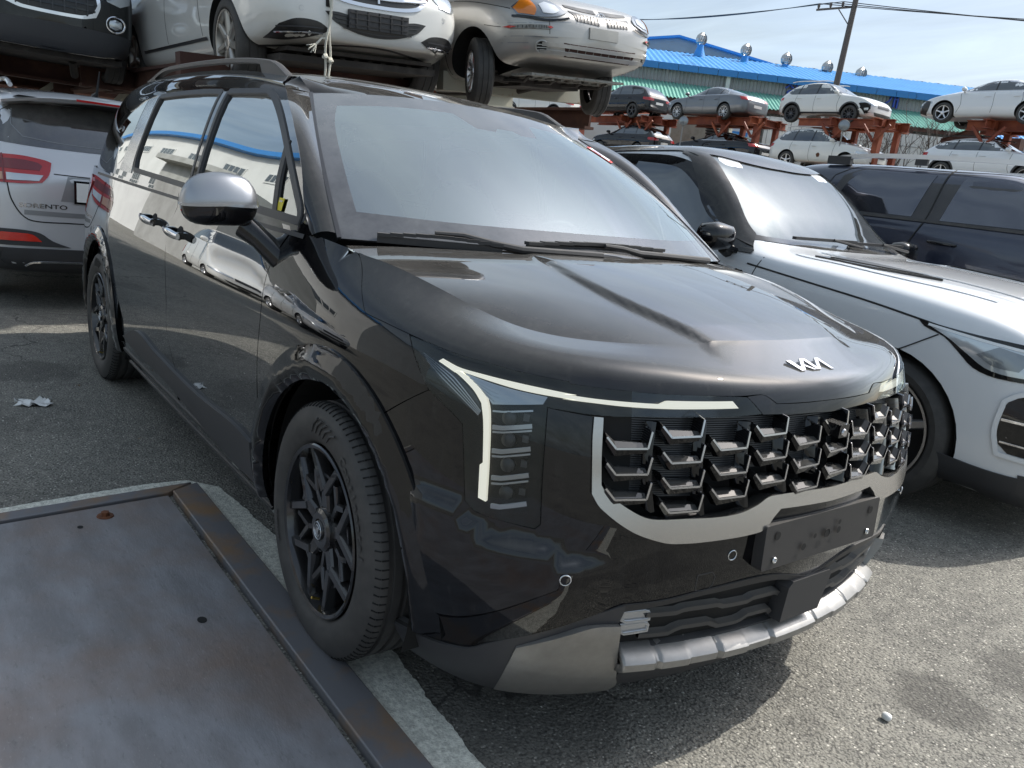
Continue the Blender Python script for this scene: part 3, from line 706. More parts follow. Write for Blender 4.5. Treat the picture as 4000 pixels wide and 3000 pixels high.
# --- front bumper skin (one sheet, both sides), with the openings cut out
grille_hole = [wyz(-.690, .925, W, 14.5, 7)]+T_['frame_out'][1:]
H0 = T_['headlamp']
lampcut = H0
vt = T_['valance_top']
tr = T_['grilletop']
it = T_['intake_top']
uc = 17.5
bump = [H0[2]]+H0[3:12]+[T_['frame_out'][0]]+T_['frame_out'][1:]+[(uc, vt[-1][1])]+list(reversed(vt[:-1]))+arc(0., ARO-.01, math.degrees(math.atan2(W(*vt[0])[2]-.37, W(*vt[0])[0]))+2, ang_seam-2, 14)+[fb[1]]
bm_ = patch(WB, bump, cell=.03, thick=.010, inset=GAP*.4, corner=28)
bm_.mirror(); BUMP = bm_.build('front_bumper', BP, VAN)
# --- headlamps
hlm = M['lens']
for sgn in (1, -1):
    def put(mb, name, m, parent, smooth=40):
        return (mb if sgn > 0 else mb.mirrored()).build(name, m, parent, smooth)
    back = patch(W, H0, cell=.04, off=-.035, thick=0, inset=-.001, corner=28); HL = put(back, 'headlight', M['gloss_black'], VAN)
    rim_ = patch(W, H0, holes=[], cell=.04, off=0.001, thick=.036, inset=.001, corner=28)
    put(rim_, 'lens', hlm, HL)
    up = patch(W, [p for p in H0[0:3]]+[H0[3]]+T_['drldown'][3:0:-1]+[T_['drldown'][0]], cell=.03, off=-.016, thick=.01)
    put(patch(W, T_['lampside'], cell=.03, off=-.018, thick=.014), 'side_marker', M['lamp_dark'], HL)
    put(patch(W, T_['lampupper'], cell=.03, off=-.012, thick=.02), 'indicator_lamp', M['lamp_clear'], HL)
    lines = MB()
    lu = T_['lampupper']
    for k in range(5):
        t = (k+.5)/5; a = np.array(lu[0])*(1-t)+np.array(lu[5])*t; b = np.array(lu[1])*(1-t)+np.array(lu[4])*t; c = np.array(lu[2])*(1-t)+np.array(lu[3])*t
        ribbon(W, [tuple(a), tuple(b), tuple(c)], .0025, -.008, .003, mb=lines)
    ls = T_['lampside']
    for k in range(4):
        t = .15+k*.2; a = np.array(ls[0])*(1-t)+np.array(ls[8])*t; b = np.array(ls[2])*(1-t)+np.array(ls[7])*t; c = np.array(ls[4])*(1-t)+np.array(ls[5])*t
        ribbon(W, [tuple(a), tuple(b), tuple(c)], .0022, -.013, .003, mb=lines)
    put(lines, 'light_guide', M['lamp_clear'], HL)
    put(patch(W, T_['drltop'], cell=.02, off=-.004, thick=.012, corner=25), 'daytime_running_light', M['white_lamp'], HL)
    put(patch(W, T_['drldown'], cell=.02, off=-.005, thick=.012, corner=25), 'daytime_running_light', M['white_lamp'], HL)
    li = T_['lampinner']  # four projector cells between ledges
    A_, B_ = np.array(li[0]), np.array(li[1]); C_, D_ = np.array(li[3]), np.array(li[4])
    for k in range(4):
        t0 = k/4+.03; t1 = (k+1)/4-.02
        tl = A_*(1-t0)+D_*t0; trr = B_*(1-t0)+C_*t0; bl = A_*(1-t1)+D_*t1; br = B_*(1-t1)+C_*t1
        cell_ = MB()
        patch(W, [tuple(tl), tuple(trr), tuple(br), tuple(bl)], cell=.02, off=-.030, thick=.003, mb=cell_)
        cell_.m = 0
        o = put(cell_, 'lamp_cell', M['lamp_dark'], HL)
        bar_ = MB()
        ribbon(W, [tuple(bl+(tl-bl)*.02), tuple(bl*.8+br*.2+(tl-bl)*-.05), tuple(br+(trr-br)*.02)], .010, -.010, .010, mb=bar_)
        ribbon(W, [tuple(tl), tuple(tl*.8+trr*.2+(bl-tl)*.05), tuple(trr)], .004, -.012, .006, mb=bar_)
        put(bar_, 'lamp_shelf', M['lamp_clear'], HL)
        pr = MB()
        for fx in (.42, .85):
            c = tl*(1-fx)*.55+trr*fx*.55+bl*(1-fx)*.45+br*fx*.45
            p = W(*c)-nrm(W, *c)*.020; w_ = nrm(W, *c); R = Vector(w_).to_track_quat('Z', 'Y').to_matrix()
            if fx < .5: pr.tube([Vector(p)-Vector(w_)*.01, Vector(p)+Vector(w_)*.006, Vector(p)+Vector(w_)*.010], .017, 14, rs=[.018, .017, .010])
            else: pr.box(p, (.014, .016, .012), R)
        put(pr, 'projector_lens', M['mesh_grey'], HL)
# --- gloss strip over the grille between the lamps
ct = patch(W, [H0[17], H0[16]]+[T_['centertrim'][-1]]+[T_['centertrim'][-2]]+[(uc, T_['centertrim'][6][1])]+[(uc, T_['centertrim'][5][1])]+T_['centertrim'][1:5][::-1], cell=.03, off=.002, thick=.03, corner=28)
ct.mirror(); ct.build('grille_top_trim', M['gloss_black'], VAN)
# --- grille: dark recess, mesh, blades and fins inside the satin frame
fo = T_['frame_out']; fi = T_['frame_in']
gr = patch(W, [fi[0]]+fi[1:]+[(uc, T_['grilletop'][-1][1])]+list(reversed(T_['grilletop'][1:-1])), cell=.04, off=-.055, thick=0, inset=-.02)
gr.mirror(); GR = gr.build('grille', M['dark_void'], VAN)
ms = MB()
zt = .905
for half_ in (1,):
    k = 0
    for z in np.arange(.742, .925, .0052):
        if z < .80: ys = (-.66, -.44)
        else: ys = (-.67, .0)
        ln = [wyz(y, z, W, 15, 5) for y in np.linspace(ys[0], ys[1], 9)]
        ribbon(W, ln, .0026, -.026, .010, mb=ms, step=.08)
ms.mirror(); ms.build('grille_mesh', M['mesh_grey'], GR)
fr = patch(W, fo+list(reversed(fi)), cell=.02, off=lambda u, v: .024-.016*sst((v-fo[-1][1]+.6)/1.3), thick=.045, corner=24)
fr.mirror(); fr.build('grille_frame', M['satin_silver'], GR)
# curved vertical blades and the staggered fins between them
ycols = [-.685, -.562, -.437, -.312, -.187, -.062, .062]
botz = lambda y: float(np.interp(abs(y), [0, .22, .27, .40, .52, .60, .68], [.735, .742, .720, .704, .704, .722, .765]))
for i, y in enumerate(ycols[1:6]):
    z1 = .915; z0 = botz(y)
    ln = [wyz(y-.012*math.sin(math.pi*(z-z0)/(z1-z0)), z, W, 15.5, 5) for z in np.linspace(z0, z1, 10)]
    bl_ = MB(); ribbon(W, ln, .010, .008, .050, mb=bl_)
    bl_.build('grille_blade', M['gloss_black'], GR); bl_.mirrored().build('grille_blade', M['gloss_black'], GR)
def fin(yc, zc, w, mb_):
    """a wedge: level shelf whose outer end turns up and whose inner end tapers down"""
    c = wyz(yc, zc, W, 15.5, 5); p = Vector(W(*c)); n = Vector(nrm(W, *c)); upv = Vector((0, 0, 1)); t = upv.cross(n).normalized(); upv = n.cross(t).normalized()
    # t points to +y (car left); outline in (t, up), three depths
    def q(a, b, d): return p+t*a+upv*b+n*d
    h = w/2
    path = [(-h, .022), (-h*.55, -.004), (h*.86, .0), (h, .038)]
    rad = [.010, .017, .0115, .006]
    vs = []; 
    for (a, b), r in zip(path, rad): vs += [q(a, b+r, .002), q(a, b+r*.1, .017), q(a, b-r*.9, .010), q(a, b-r, -.010), q(a, b+r, -.036)]
    fs = []
    for i in range(3):
        for k in range(5): fs.append((5*i+k, 5*i+(k+1) % 5, 5*i+5+(k+1) % 5, 5*i+5+k))
    fs += [(0, 1, 2, 3, 4), (19, 18, 17, 16, 15)]
    mb_.m = 0; mb_.add(vs, fs)
    # polished rim along the upper front edge
    mb_.m = 1
    for i in range(3):
        mb_.bar(vs[5*i+1], vs[5*i+6], .0046, .0040, n)
    mb_.bar(vs[16], vs[19]+Vector((0, 0, .012)), .003, .003, n)
    mb_.m = 0
half_cols = [(-.685, -.562), (-.562, -.437), (-.437, -.312), (-.312, -.187), (-.187, -.062)]
for ci, (ya, yb) in enumerate(half_cols+[(-.062, .062)]):
    yc = (ya+yb)/2; w = (yb-ya)*.86; zb = botz(yc)
    ztop_ = .885 if ci % 2 else .857
    zz = ztop_
    while zz > zb+.006:
        for s_ in ((1, -1) if ci < 5 else (1,)):
            f_ = MB(); fin(yc, zz, w, f_)
            if s_ < 0: f_ = f_.mirrored()
            f_.build('grille_fin', [M['gloss_black'], M['dark_chrome']], GR, smooth=30)
        zz -= .056
cam_ = MB(); cc = wyz(0, .885, W, 17, 6); pc = Vector(W(*cc))
cam_.box(pc+Vector((.012, 0, .004)), (.05, .042, .034)); cam_.m = 1; cam_.lathe([(.04, 0), (.041, .009), (.036, .011)], 16, 'x', pc+Vector((0, 0, .0)))
cam_.build('front_camera', [M['gloss_black'], M['dark_chrome']], GR)
# --- number plate carrier
PL = MB()
py, pz, px_ = .262, .611, .962
def rrect(w, h, r, n=4):
    out = []
    for cx, cy, a0 in ((w-r, h-r, 0), (-w+r, h-r, 90), (-w+r, -h+r, 180), (w-r, -h+r, 270)):
        for k in range(n+1): a = math.radians(a0+90*k/n); out.append((cx+r*math.cos(a), cy+r*math.sin(a)))
    return out
def plate3(p, t): return (px_-.055*p[0]**2*1.6+t-.10*p[1]*.6, p[0], pz+p[1])
PL.prism(rrect(py, .058, .008), -.030, 0, plate3)
PLo = PL.build('number_plate_carrier', M['black_plastic'], VAN, smooth=30)
hs = MB()
for y, z, r in ((-.215, .028, .011), (-.215, -.035, .006), (-.10, -.020, .010), (-.055, .002, .007), (0, .0, .012), (.055, .022, .007), (.055, -.0, .010), (.215, .028, .011), (.215, -.035, .006)):
    hs.m = 1 if r < .0065 else 0
    c = plate3((y, z), .0005)
    ring = [(c[0]+.0006, c[1]+r*math.cos(a), c[2]+r*math.sin(a)) for a in np.linspace(0, 2*math.pi, 17)[:-1]]
    hs.add(ring, [tuple(range(16))]); 
    hs.m = 2 if r < .0065 else 0
    if r < .0065 or r > .0115: hs.tube([ring[i] for i in range(16)], .0007 if r > .0065 else .0028, 6, closed=True)
hs.build('carrier_hole', [M['dark_void'], M['screw'], M['screw']], PLo)
# --- lower intake: black opening, slats, radar cover, fog lamps
IT = T_['intake_top']
ibot = [(u, v) for u, v in [(17.5, 1.65), (17.0, 1.65), (16.4, 1.65), (15.8, 1.65), (15.25, 1.75)]]
intake = IT+ibot
ik = patch(W, intake, cell=.05, off=-.075, thick=0); ik.mirror(); IK = ik.build('lower_intake', M['dark_void'], VAN)
vt2 = patch(W, vt[7:]+[(uc, vt[-1][1])]+[(uc, IT[-1][1]-.05)]+list(reversed(IT[:-1])), cell=.03, off=.004, thick=.05); vt2.mirror(); vt2.build('intake_upper_lip', M['black_plastic'], IK)
for k, z in enumerate((.448, .388)):
    sm = MB(); pts = []
    for y in np.linspace(-.52 if k < 2 else -.56, -.10, 26):
        b = .016*(1 if (abs(y) % .21) > .105 else -1); pts.append(wyz(y, z-.005+.5*b*(k+1)/2, W, 15.5, 2))
    ribbon(W, pts, .013, -.004, .075, mb=sm); sm.build('intake_slat', M['slat'], IK); sm.mirrored().build('intake_slat', M['slat'], IK)
for y in (-.46, -.33, -.21):
    sm = MB(); ribbon(W, [wyz(y, z, W, 15.5, 2) for z in (.32, .40, .47)], .012, -.03, .05, mb=sm); sm.build('intake_strut', M['black_plastic'], IK); sm.mirrored().build('intake_strut', M['black_plastic'], IK)
rd = MB(); 
rd.prism([(-.088, -.062), (.088, -.062), (.098, .045), (.085, .062), (-.085, .062), (-.098, .045)], -.05, .0, lambda p, t: (.944+t+.10*(p[1]), p[0], .420+p[1])); rd.build('radar_cover', M['grey_plastic'], IK)
FG = T_['foglamp']
for s_ in (1, -1):
    for a, b in ((.06, .44), (.56, .95)):
        A_, B_, C_, D_ = (np.array(FG[i]) for i in (0, 1, 2, 3))
        L_ = [tuple(A_*(1-a)+D_*a), tuple(B_*(1-a)+C_*a), tuple(B_*(1-b)+C_*b), tuple(A_*(1-b)+D_*b)]
        f_ = MB(); patch(W, L_, cell=.02, off=-.012, thick=.03, mb=f_); ribbon(W, [L_[0], L_[1], L_[2], L_[3], L_[0]], .005, -.006, .01, mb=f_)
        (f_ if s_ > 0 else f_.mirrored()).build('fog_light', M['lamp_clear'], IK)
# --- lower valance: matte outer part, silver corner, ribbed skid plate
def VS(u, v):
    """valance: body sheet carried lower and a little forward"""
    if v < 0: p = W(u, 0.); q = W(u, .5); return p+(p-q)*(-v)*.6+np.array([0, 0, .02*v])
    return W(u, v)
gs, gl = T_['garnish_side'], T_['garnish_low']
def uvz(u, z):
    v = 2.
    for _ in range(20):
        p = VS(u, v); d = (VS(u, v+.01)[2]-p[2])/.01; v = v-(p[2]-z)/max(d, .02); v = min(max(v, -1), 9)
    return v
VB = lambda u: float(np.interp(u, [11, 12, 13, 14, 15, 17.5], [.15, .15, .2, .3, .45, .35]))
outer = vt[:7]+[gs[2], gs[1], gs[0], gs[7], (gl[6][0], .12)]+[(u, .12) for u in np.arange(gl[6][0]-.3, vt[0][0], -.35)]+[(vt[0][0]-.02, .12)]
both(patch(W, outer, cell=.03, off=.006, thick=.03, corner=35), 'bumper_lower_trim', M['grey_plastic'])
band = vt[6:8]+[(IT[0][0], vt[8][1])]+[IT[0], gs[3], gs[2]]
both(patch(W, band, cell=.02, off=.006, thick=.03, corner=35), 'bumper_lower_trim', M['grey_plastic'])
both(patch(W, gs, cell=.02, off=lambda u, v: .010+.012*sst((v-1.8)/.8)-.016*sst((v-2.45)/.3), thick=.03, corner=30), 'silver_corner', M['skid_silver'])
low_ = [gs[7], gs[6], gs[5], (gl[3][0], .75), (gl[3][0], .22), (gl[4][0], .12), (gl[5][0], .12), (gl[6][0], .12)]
both(patch(W, low_, cell=.02, off=.008, thick=.03, corner=30), 'silver_corner', M['skid_silver'])
# skid plate: a shelf that reaches forward under the intake
SK = MB(); n_ = 180; prof = None
sec = [(-.075, .356), (-.030, .344), (.004, .330), (.018, .316), (.015, .296), (-.006, .282), (-.035, .272)]
ys = np.linspace(-.56, .56, n_)
rings = []
for y in ys:
    u, v = wyz(-abs(y), .40, W, 15.5, 2); p = W(u, v); nn = nrm(W, u, v); nh = np.array([nn[0], nn[1]*(1 if y < 0 else -1), 0]); nh /= np.linalg.norm(nh)
    base = np.array([p[0], y, 0])
    groove = min(abs(abs(y)-g) for g in (.10, .29, .47)); dd = -.007 if groove < .006 else 0
    up_ = .005 if (.10 < abs(y) < .195 or .29 < abs(y) < .38) else 0.; dd -= .004 if up_ else 0
    rings.append([tuple(base+nh*(d+(dd if j < 5 else 0))+np.array([0, 0, z+up_*(j < 2)-.05*0])) for j, (d, z) in enumerate(sec)])
vs = [q for r in rings for q in r]; m_ = len(sec); fs = []
for i in range(n_-1):
    for k in range(m_-1): fs.append((i*m_+k, i*m_+k+1, (i+1)*m_+k+1, (i+1)*m_+k))
SK.add(vs, fs)
sk = SK.build('skid_plate', M['skid_silver'], VAN, smooth=28)
md = sk.modifiers.new('s', 'SOLIDIFY'); md.thickness = .02; md.offset = -1
lu_ = gl[3][0]-.02
lv = patch(W, [(uc, 2.0), (uc, .2), (16.4, .15), (15.4, .12), (lu_, .12), (lu_, 1.6), (15.2, 1.9), (16.4, 2.0)], cell=.04, off=-.006, thick=.02); lv.mirror(); lv.build('valance', M['grey_plastic'], VAN)
# --- small bumper things
def ringdecal(u, v, r, S=WB):
    p = Vector(S(u, v)); n = Vector(nrm(S, u, v)); t = n.orthogonal().normalized(); b = n.cross(t); mb = MB()
    mb.tube([p+n*.001+(t*math.cos(a)+b*math.sin(a))*r for a in np.linspace(0, 2*math.pi, 25)[:-1]], .0016, 6, closed=True); return mb
for pos in (TRC['sensor1'][0], TRC['sensor2'][0]):
    both(ringdecal(pos[0], pos[1], .0125), 'parking_sensor', M['screw'])
tc_ = TRC['towcap']; ribbon_ = ribbon(W, tc_+[tc_[0]], .002, .0008, .001); ribbon_.build('towing_cover', M['grey_plastic'], VAN)
# --- emblem on the hood: slanted strokes
em = MB()
def stroke(pts, w):
    P = []
    for i, p in enumerate(pts):
        P.append(Vector((p[0], p[1])))
    for i in range(len(P)-1):
        a, b = P[i], P[i+1]; quad = [(a.x-w/2, a.y), (a.x+w/2, a.y), (b.x+w/2, b.y), (b.x-w/2, b.y)]
        vs = []
        for d in (.001, .006):
            for q in quad: 
                y_ = q[0]; x_ = .812-q[1]*.78; g = Hs(x_, y_); nn_ = nrm(Hs, x_, y_); vs.append(g+nn_*d)
        em.add(vs, [(0,1,2,3), (7,6,5,4), (0,4,5,1), (1,5,6,2), (2,6,7,3), (3,7,4,0)])
hh = .021
stroke([(-.082, hh*.9), (-.052, -hh)], .016); stroke([(-.050, -hh), (-.024, hh)], .014); stroke([(-.036, -.002), (.000, -hh)], .011)
stroke([(-.016, hh), (.016, -hh)], .014); stroke([(.020, -hh), (.044, hh)], .014); stroke([(.048, hh), (.082, -hh)], .014)
em.build('emblem', M['chrome'], H_, smooth=20)
# --- greenhouse: painted side frames, glass, pillars, roof
def guv(x, z): 
    return wuv(x, z, G, 8, 2)
wf, wr_, wq, wt, dp = T_['win_front'], T_['win_rear'], T_['win_quarter'], T_['win_third'], T_['dpillar']
gtop = lambda u: (u, 5.)
def gx(x, v):
    u = 6.
    for _ in range(30):
        p = G(u, v)[0]; d = (G(u+.01, v)[0]-p)/.01; u -= (p-x)/max(d, .05); u = min(max(u, 0), 11)
    return (u, v)
apil = [(-.30, 1.175), (-.38, 1.235), (-.50, 1.36), (-.66, 1.48), (-.83, 1.575), (-.96, 1.625)]   # front edge of the side frame
frontedge = [guv(x, z) for x, z in apil]
frame_panel = [(0., 0.)]+[(k*1., 0.) for k in range(1, 10)]+frontedge+[gx(-1.06, 4.4), gx(-1.10, 5.)]+[(u, 5.) for u in np.arange(gx(-1.3, 5.)[0], -.01, -.9)]+[(0., 5.)]
winA = [guv(-1.455, 1.612), guv(-1.06, 1.612), guv(-.96, 1.585), guv(-.70, 1.45), guv(-.42, 1.245), guv(-.40, 1.205), guv(-1.455, 1.222)]
winB = [guv(-2.43, 1.60), guv(-1.53, 1.612), guv(-1.53, 1.222), guv(-2.50, 1.235), guv(-2.52, 1.30)]
winC = [guv(-3.62, 1.52), guv(-3.3, 1.57), guv(-2.66, 1.585), guv(-2.78, 1.30), guv(-2.92, 1.245), (gx(-3.62, .75)), (gx(-3.80, .75)), (gx(-3.83, 1.6)), (gx(-3.78, 2.6))]
side = patch(G, frame_panel, holes=[winA, winB, winC], cell=.06, thick=.012, inset=0, corner=30)
both(side, 'body_side_frame', BP)
SG = M['side_glass']
div = [guv(-.655, 1.41), guv(-.60, 1.20)]
gA = [winA[0], winA[1], winA[2], winA[3], div[0], guv(-.60, 1.211), winA[6]]
gQ = [guv(-.640, 1.395), winA[4], winA[5], guv(-.575, 1.208)]
win_f = both(patch(G, gA, cell=.07, off=-.006, thick=.002, inset=.004), 'front_side_window', SG)
win_r = both(patch(G, winB, cell=.07, off=-.006, thick=.002, inset=.002), 'rear_side_window', SG)
both(patch(G, winC, cell=.07, off=.001, thick=.004, inset=-.001), 'quarter_window', M['side_glass'])
qs = both(patch(G, gQ, cell=.05, off=-.006, thick=.002, inset=.004), 'quarter_light', M['quarter_glass'])
# rubber / satin surrounds
fo_ = [insetpoly([(p[0], p[1]) for p in winA], 0)]
def surround(win, w, mat_, name):
    mb = MB(); L = roundpoly(win+[win[0]], .12, smooth=True, corner=38, closed=False); ribbon(G, L, w, .005, .014, mb=mb, step=.02); return both(mb, name, mat_)
surround(winA, .026, M['grey_plastic'], 'window_frame'); surround(winB, .024, M['grey_plastic'], 'window_frame')
both(ribbon(G, [guv(-.668, 1.44), guv(-.635, 1.31), guv(-.59, 1.205)], .030, .004, .012), 'window_divider', M['black_plastic'])
both(ribbon(G, [guv(-1.493, 1.612), guv(-1.493, 1.222)], .050, .003, .01), 'pillar_trim', M['gloss_black'])
both(patch(G, [guv(-2.46, 1.60), guv(-2.63, 1.588), guv(-2.70, 1.44), guv(-2.79, 1.28), guv(-2.82, 1.215), guv(-2.55, 1.215), guv(-2.545, 1.30), guv(-2.50, 1.44)], cell=.05, off=.004, thick=.01, corner=30), 'pillar_garnish', M['pillar_chrome'])
both(ribbon(W, [wuv(x, 1.165, W, 8, 8.5) for x in np.linspace(-3.4, -.35, 16)], .014, .003, .01), 'belt_trim', M['grey_plastic'])
# roof skin with a lip meeting the side frames
rf = MB(); nx, ny = 60, 28; V_ = []; Nn = []
def gedge(x): return G(*gx(x, 5.))
for i in range(nx+1):
    x = -3.86+(-1.02+3.86)*i/nx; e = gedge(x)
    for j in range(ny+1):
        s = -1+2*j/ny; yy = abs(e[1])*s; z = roofz(x, yy); ze = e[2]; t = sst((abs(s)-.80)/.20); zz = z*(1-t)+(ze)*t
        V_.append((x, yy, zz))
F_2 = [(i*(ny+1)+j, (i+1)*(ny+1)+j, (i+1)*(ny+1)+j+1, i*(ny+1)+j+1) for i in range(nx) for j in range(ny)]
# header: blend the roof into the windshield's top edge
o0 = len(V_); hd = 8
for k in range(1, hd+1):
    for j in range(ny+1):
        s = -1+2*j/ny; t = k/hd; a = np.array(V_[nx*(ny+1)+j]); b = Ws(s, 1.); x_ = a*(1-t)+b*t
        dz = (roofz(x_[0], x_[1])-x_[2])*(1-t)**1*.9 if abs(s) < .98 else 0
        V_.append((x_[0], x_[1], x_[2]+max(dz, 0)*(1-abs(s)**6)))
for k in range(hd):
    for j in range(ny):
        a = nx*(ny+1)+j if k == 0 else o0+(k-1)*(ny+1)+j; b = o0+k*(ny+1)+j; F_2.append((a, b, b+1, a+1))
rf.add(V_, F_2); RF = rf.build('roof', BP, VAN, smooth=60)
# windshield: band of frit round a clear pane
ws_o = [(-1, .0), (-.6, -.0), (-.2, -.0), (.2, -.0), (.6, -.0), (1, .0), (1, .35), (1, .7), (1, 1.), (.6, 1.), (.2, 1.), (-.2, 1.), (-.6, 1.), (-1, 1.), (-1, .7), (-1, .35)]
m1, m2 = .928, .885
ws_i = [(-m1, .135), (-.6, .115), (-.2, .11), (.2, .11), (.6, .115), (m1, .135), (m1, .35), (m1-.01, .7), (m1-.04, m2-.02), (.6, m2), (.27, m2), (.20, .76), (.085, .755), (.05, .79), (-.05, .79), (-.085, .755), (-.20, .76), (-.27, m2), (-.6, m2), (-m1+.04, m2-.02), (-m1+.01, .7), (-m1, .35)]
fr_ = patch(Ws, ws_o, holes=[ws_i], cell=.05, thick=.006, corner=30); WSH = fr_.build('windshield', M['frit'], VAN)
patch(Ws, ws_i, cell=.06, thick=0, corner=30).build('pane', M['windshield_glass'], WSH)
both(ribbon(Ws, [(-1.0, v) for v in np.linspace(.0, 1., 14)], .012, .004, .012), 'windshield_moulding', M['satin_dark'])
# A pillars: ruled strip between the windshield edge and the side frame
ap = MB(); n_ = 16; V_ = []; Nn = []
for i in range(n_+1):
    t = i/n_; a = Ws(-1.0, .02+.98*t)+np.array([0, 0, .0])
    k = t*(len(frontedge)-1); i0 = min(int(k), len(frontedge)-2); f = k-i0; q = (frontedge[i0][0]*(1-f)+frontedge[i0+1][0]*f, frontedge[i0][1]*(1-f)+frontedge[i0+1][1]*f)
    b = G(*q)
    for j in range(7):
        s = j/6; p = a*(1-s)+b*s; nn_ = nrm(Ws, -.98, t)*(1-s)+nrm(G, *q)*s; nn_ /= np.linalg.norm(nn_); p = p+nn_*.016*math.sin(math.pi*s)*(1-t**5)
        V_.append(p)
F_3 = [(i*7+j, i*7+j+1, (i+1)*7+j+1, (i+1)*7+j) for i in range(n_) for j in range(6)]
ap.add(V_, F_3); both(ap, 'windshield_pillar', M['black_paint'], smooth=60)
cf = MB(); e0 = gedge(-1.02)*np.array([1, 1, 1]); Bc = [G(*gx(-1.03, 5.)), G(*gx(-1.04, 4.7)), G(*gx(-1.02, 4.3)), G(*frontedge[-1])]; V_ = []
for i in range(9):
    t = i/8; a = e0*(1-t)+Ws(-1., 1.)*t; k = t*3; i0 = min(int(k), 2); f = k-i0; b = Bc[i0]*(1-f)+Bc[i0+1]*f
    for j in range(5): s = j/4; V_.append(a*(1-s)+b*s+np.array([0, 0, .003])*math.sin(math.pi*s))
cf.add(V_, [(i*5+j, i*5+j+1, i*5+6+j, i*5+5+j) for i in range(8) for j in range(4)]); both(cf, 'roof_corner', M['black_paint'], smooth=60)
# cowl between hood and glass, and the side triangles at the foot of the pillars
cw = MB(); V_ = []
for i in range(31):
    y = -.85+1.7*i/30; xr = rear(y)+.04; V_ += [(xr, y, hoodz(xr, y)-.035), (xr-.20, y, hoodz(xr, y)-.045), Ws(y/.86, .02)-np.array([0, 0, .004])]
cw.add(V_, [(3*i+k, 3*i+k+1, 3*i+4+k, 3*i+3+k) for i in range(30) for k in range(2)]); cw.build('cowl', M['black_plastic'], VAN)
# --- roof rails
rl_ = MB(); pts = []
def railpt(x, lift): 
    e = gedge(x); return Vector((x, -(abs(e[1])-.012), roofz(x, .66)-.006+lift))
for i in range(41):
    t = i/40; x = -3.36+(-1.09+3.36)*t; lift = .042*sst(min(t/.22, 1))*sst(min((1-t)/.10, 1))+.006; pts.append((x, lift))
vs = []; fs = []
for i, (x, l) in enumerate(pts):
    t = i/40; p = railpt(x, l); w = .016; h = .010; foot = max(0, 1-abs(t-.93)/.09) if t > .86 else max(0, 1-t/.10)
    lo = h+(l+.02)*min(1, foot*3)
    for a, b in ((-w, -lo), (-w, h*.6), (-w*.5, h), (w*.5, h), (w, h*.6), (w, -lo)): vs.append((p.x, p.y+a, p.z+b))
for i in range(40):
    for k in range(6): fs.append((i*6+k, i*6+(k+1) % 6, (i+1)*6+(k+1) % 6, (i+1)*6+k))
fs += [(0, 1, 2, 3, 4, 5), tuple(40*6+k for k in (5, 4, 3, 2, 1, 0))]
rl_.add(vs, fs)
both(rl_, 'roof_rail', M['grey_plastic'], smooth=50)
# --- door mirrors
mi = MB()
def blob(c, ax, n1=22, n2=14, sh=None, zlo=-1, zhi=1):
    """rounded box from superellipsoid; returns verts, faces between heights zlo..zhi of the unit shape"""
    vs = []; fs = []
    def se(a, e): return math.copysign(abs(a)**e, a)
    for j in range(n2+1):
        zz = zlo+(zhi-zlo)*j/n2; zz = max(-1, min(1, zz)); ph = math.asin(zz)
        for i in range(n1):
            th = 2*math.pi*i/n1; x = se(math.cos(ph), .55)*se(math.cos(th), .62); y = se(math.cos(ph), .55)*se(math.sin(th), .62); z = zz
            p = [x*ax[0], y*ax[1], z*ax[2]]
            if sh: p = sh(p)
            vs.append((c[0]+p[0], c[1]+p[1], c[2]+p[2]))
    for j in range(n2):
        for i in range(n1): fs.append((j*n1+i, j*n1+(i+1) % n1, (j+1)*n1+(i+1) % n1, (j+1)*n1+i))
    fs.append(tuple(range(n1-1, -1, -1))); fs.append(tuple(n2*n1+i for i in range(n1)))
    return vs, fs
MC = (-.56, -1.105, 1.243)
def msh(p):
    x, y, z = p
    x = x*(1-.25*(z/.1)) if z > 0 else x
    if x < 0: x *= .35
    y2 = y*(1-.10*z/.1); x -= .10*abs(min(y, 0)) ; z += .10*y if y < 0 else 0
    return (x, y2, z)
v_, f_ = blob(MC, (.066, .110, .078), zlo=-.98, zhi=-.15, sh=msh); mi.add(v_, f_)
MI = [mi.build('door_mirror', M['gloss_black'], VAN, 50)]
mc = MB(); v_, f_ = blob(MC, (.069, .113, .080), zlo=-.10, zhi=.995, sh=msh); mc.add(v_, f_); mc.build('mirror_cap', M['mirror_silver'], MI[0], 60)
ml = MB(); v_, f_ = blob(MC, (.070, .114, .080), zlo=-.20, zhi=-.09, sh=msh, n2=2); ml.add(v_, f_); ml.build('indicator_strip', M['lamp_clear'], MI[0], 60)
mf = MB(); a = Vector((-.575, -1.02, 1.165)); b = Vector((-.50, -.925, 1.075))
mf.tube([a, (a+b)/2+Vector((.0, -.01, .012)), b], .03, 14, rs=[.040, .034, .040]); mf.build('mirror_foot', M['gloss_black'], MI[0], 60)
# the other mirror is folded back against its door
m2_ = MB(); v_, f_ = blob((-.80, .99, 1.20), (.115, .045, .075), zlo=-.98, zhi=-.12); m2_.add(v_, f_); m2_.tube([(-.66, .98, 1.16), (-.58, .955, 1.11), (-.53, .93, 1.08)], .03, 10, rs=[.032, .03, .036]); o2 = m2_.build('door_mirror', M['gloss_black'], VAN, 50)
m2_ = MB(); v_, f_ = blob((-.80, .99, 1.20), (.117, .047, .077), zlo=-.12, zhi=.995); m2_.add(v_, f_); m2_.build('mirror_cap', M['mirror_silver'], o2, 60)
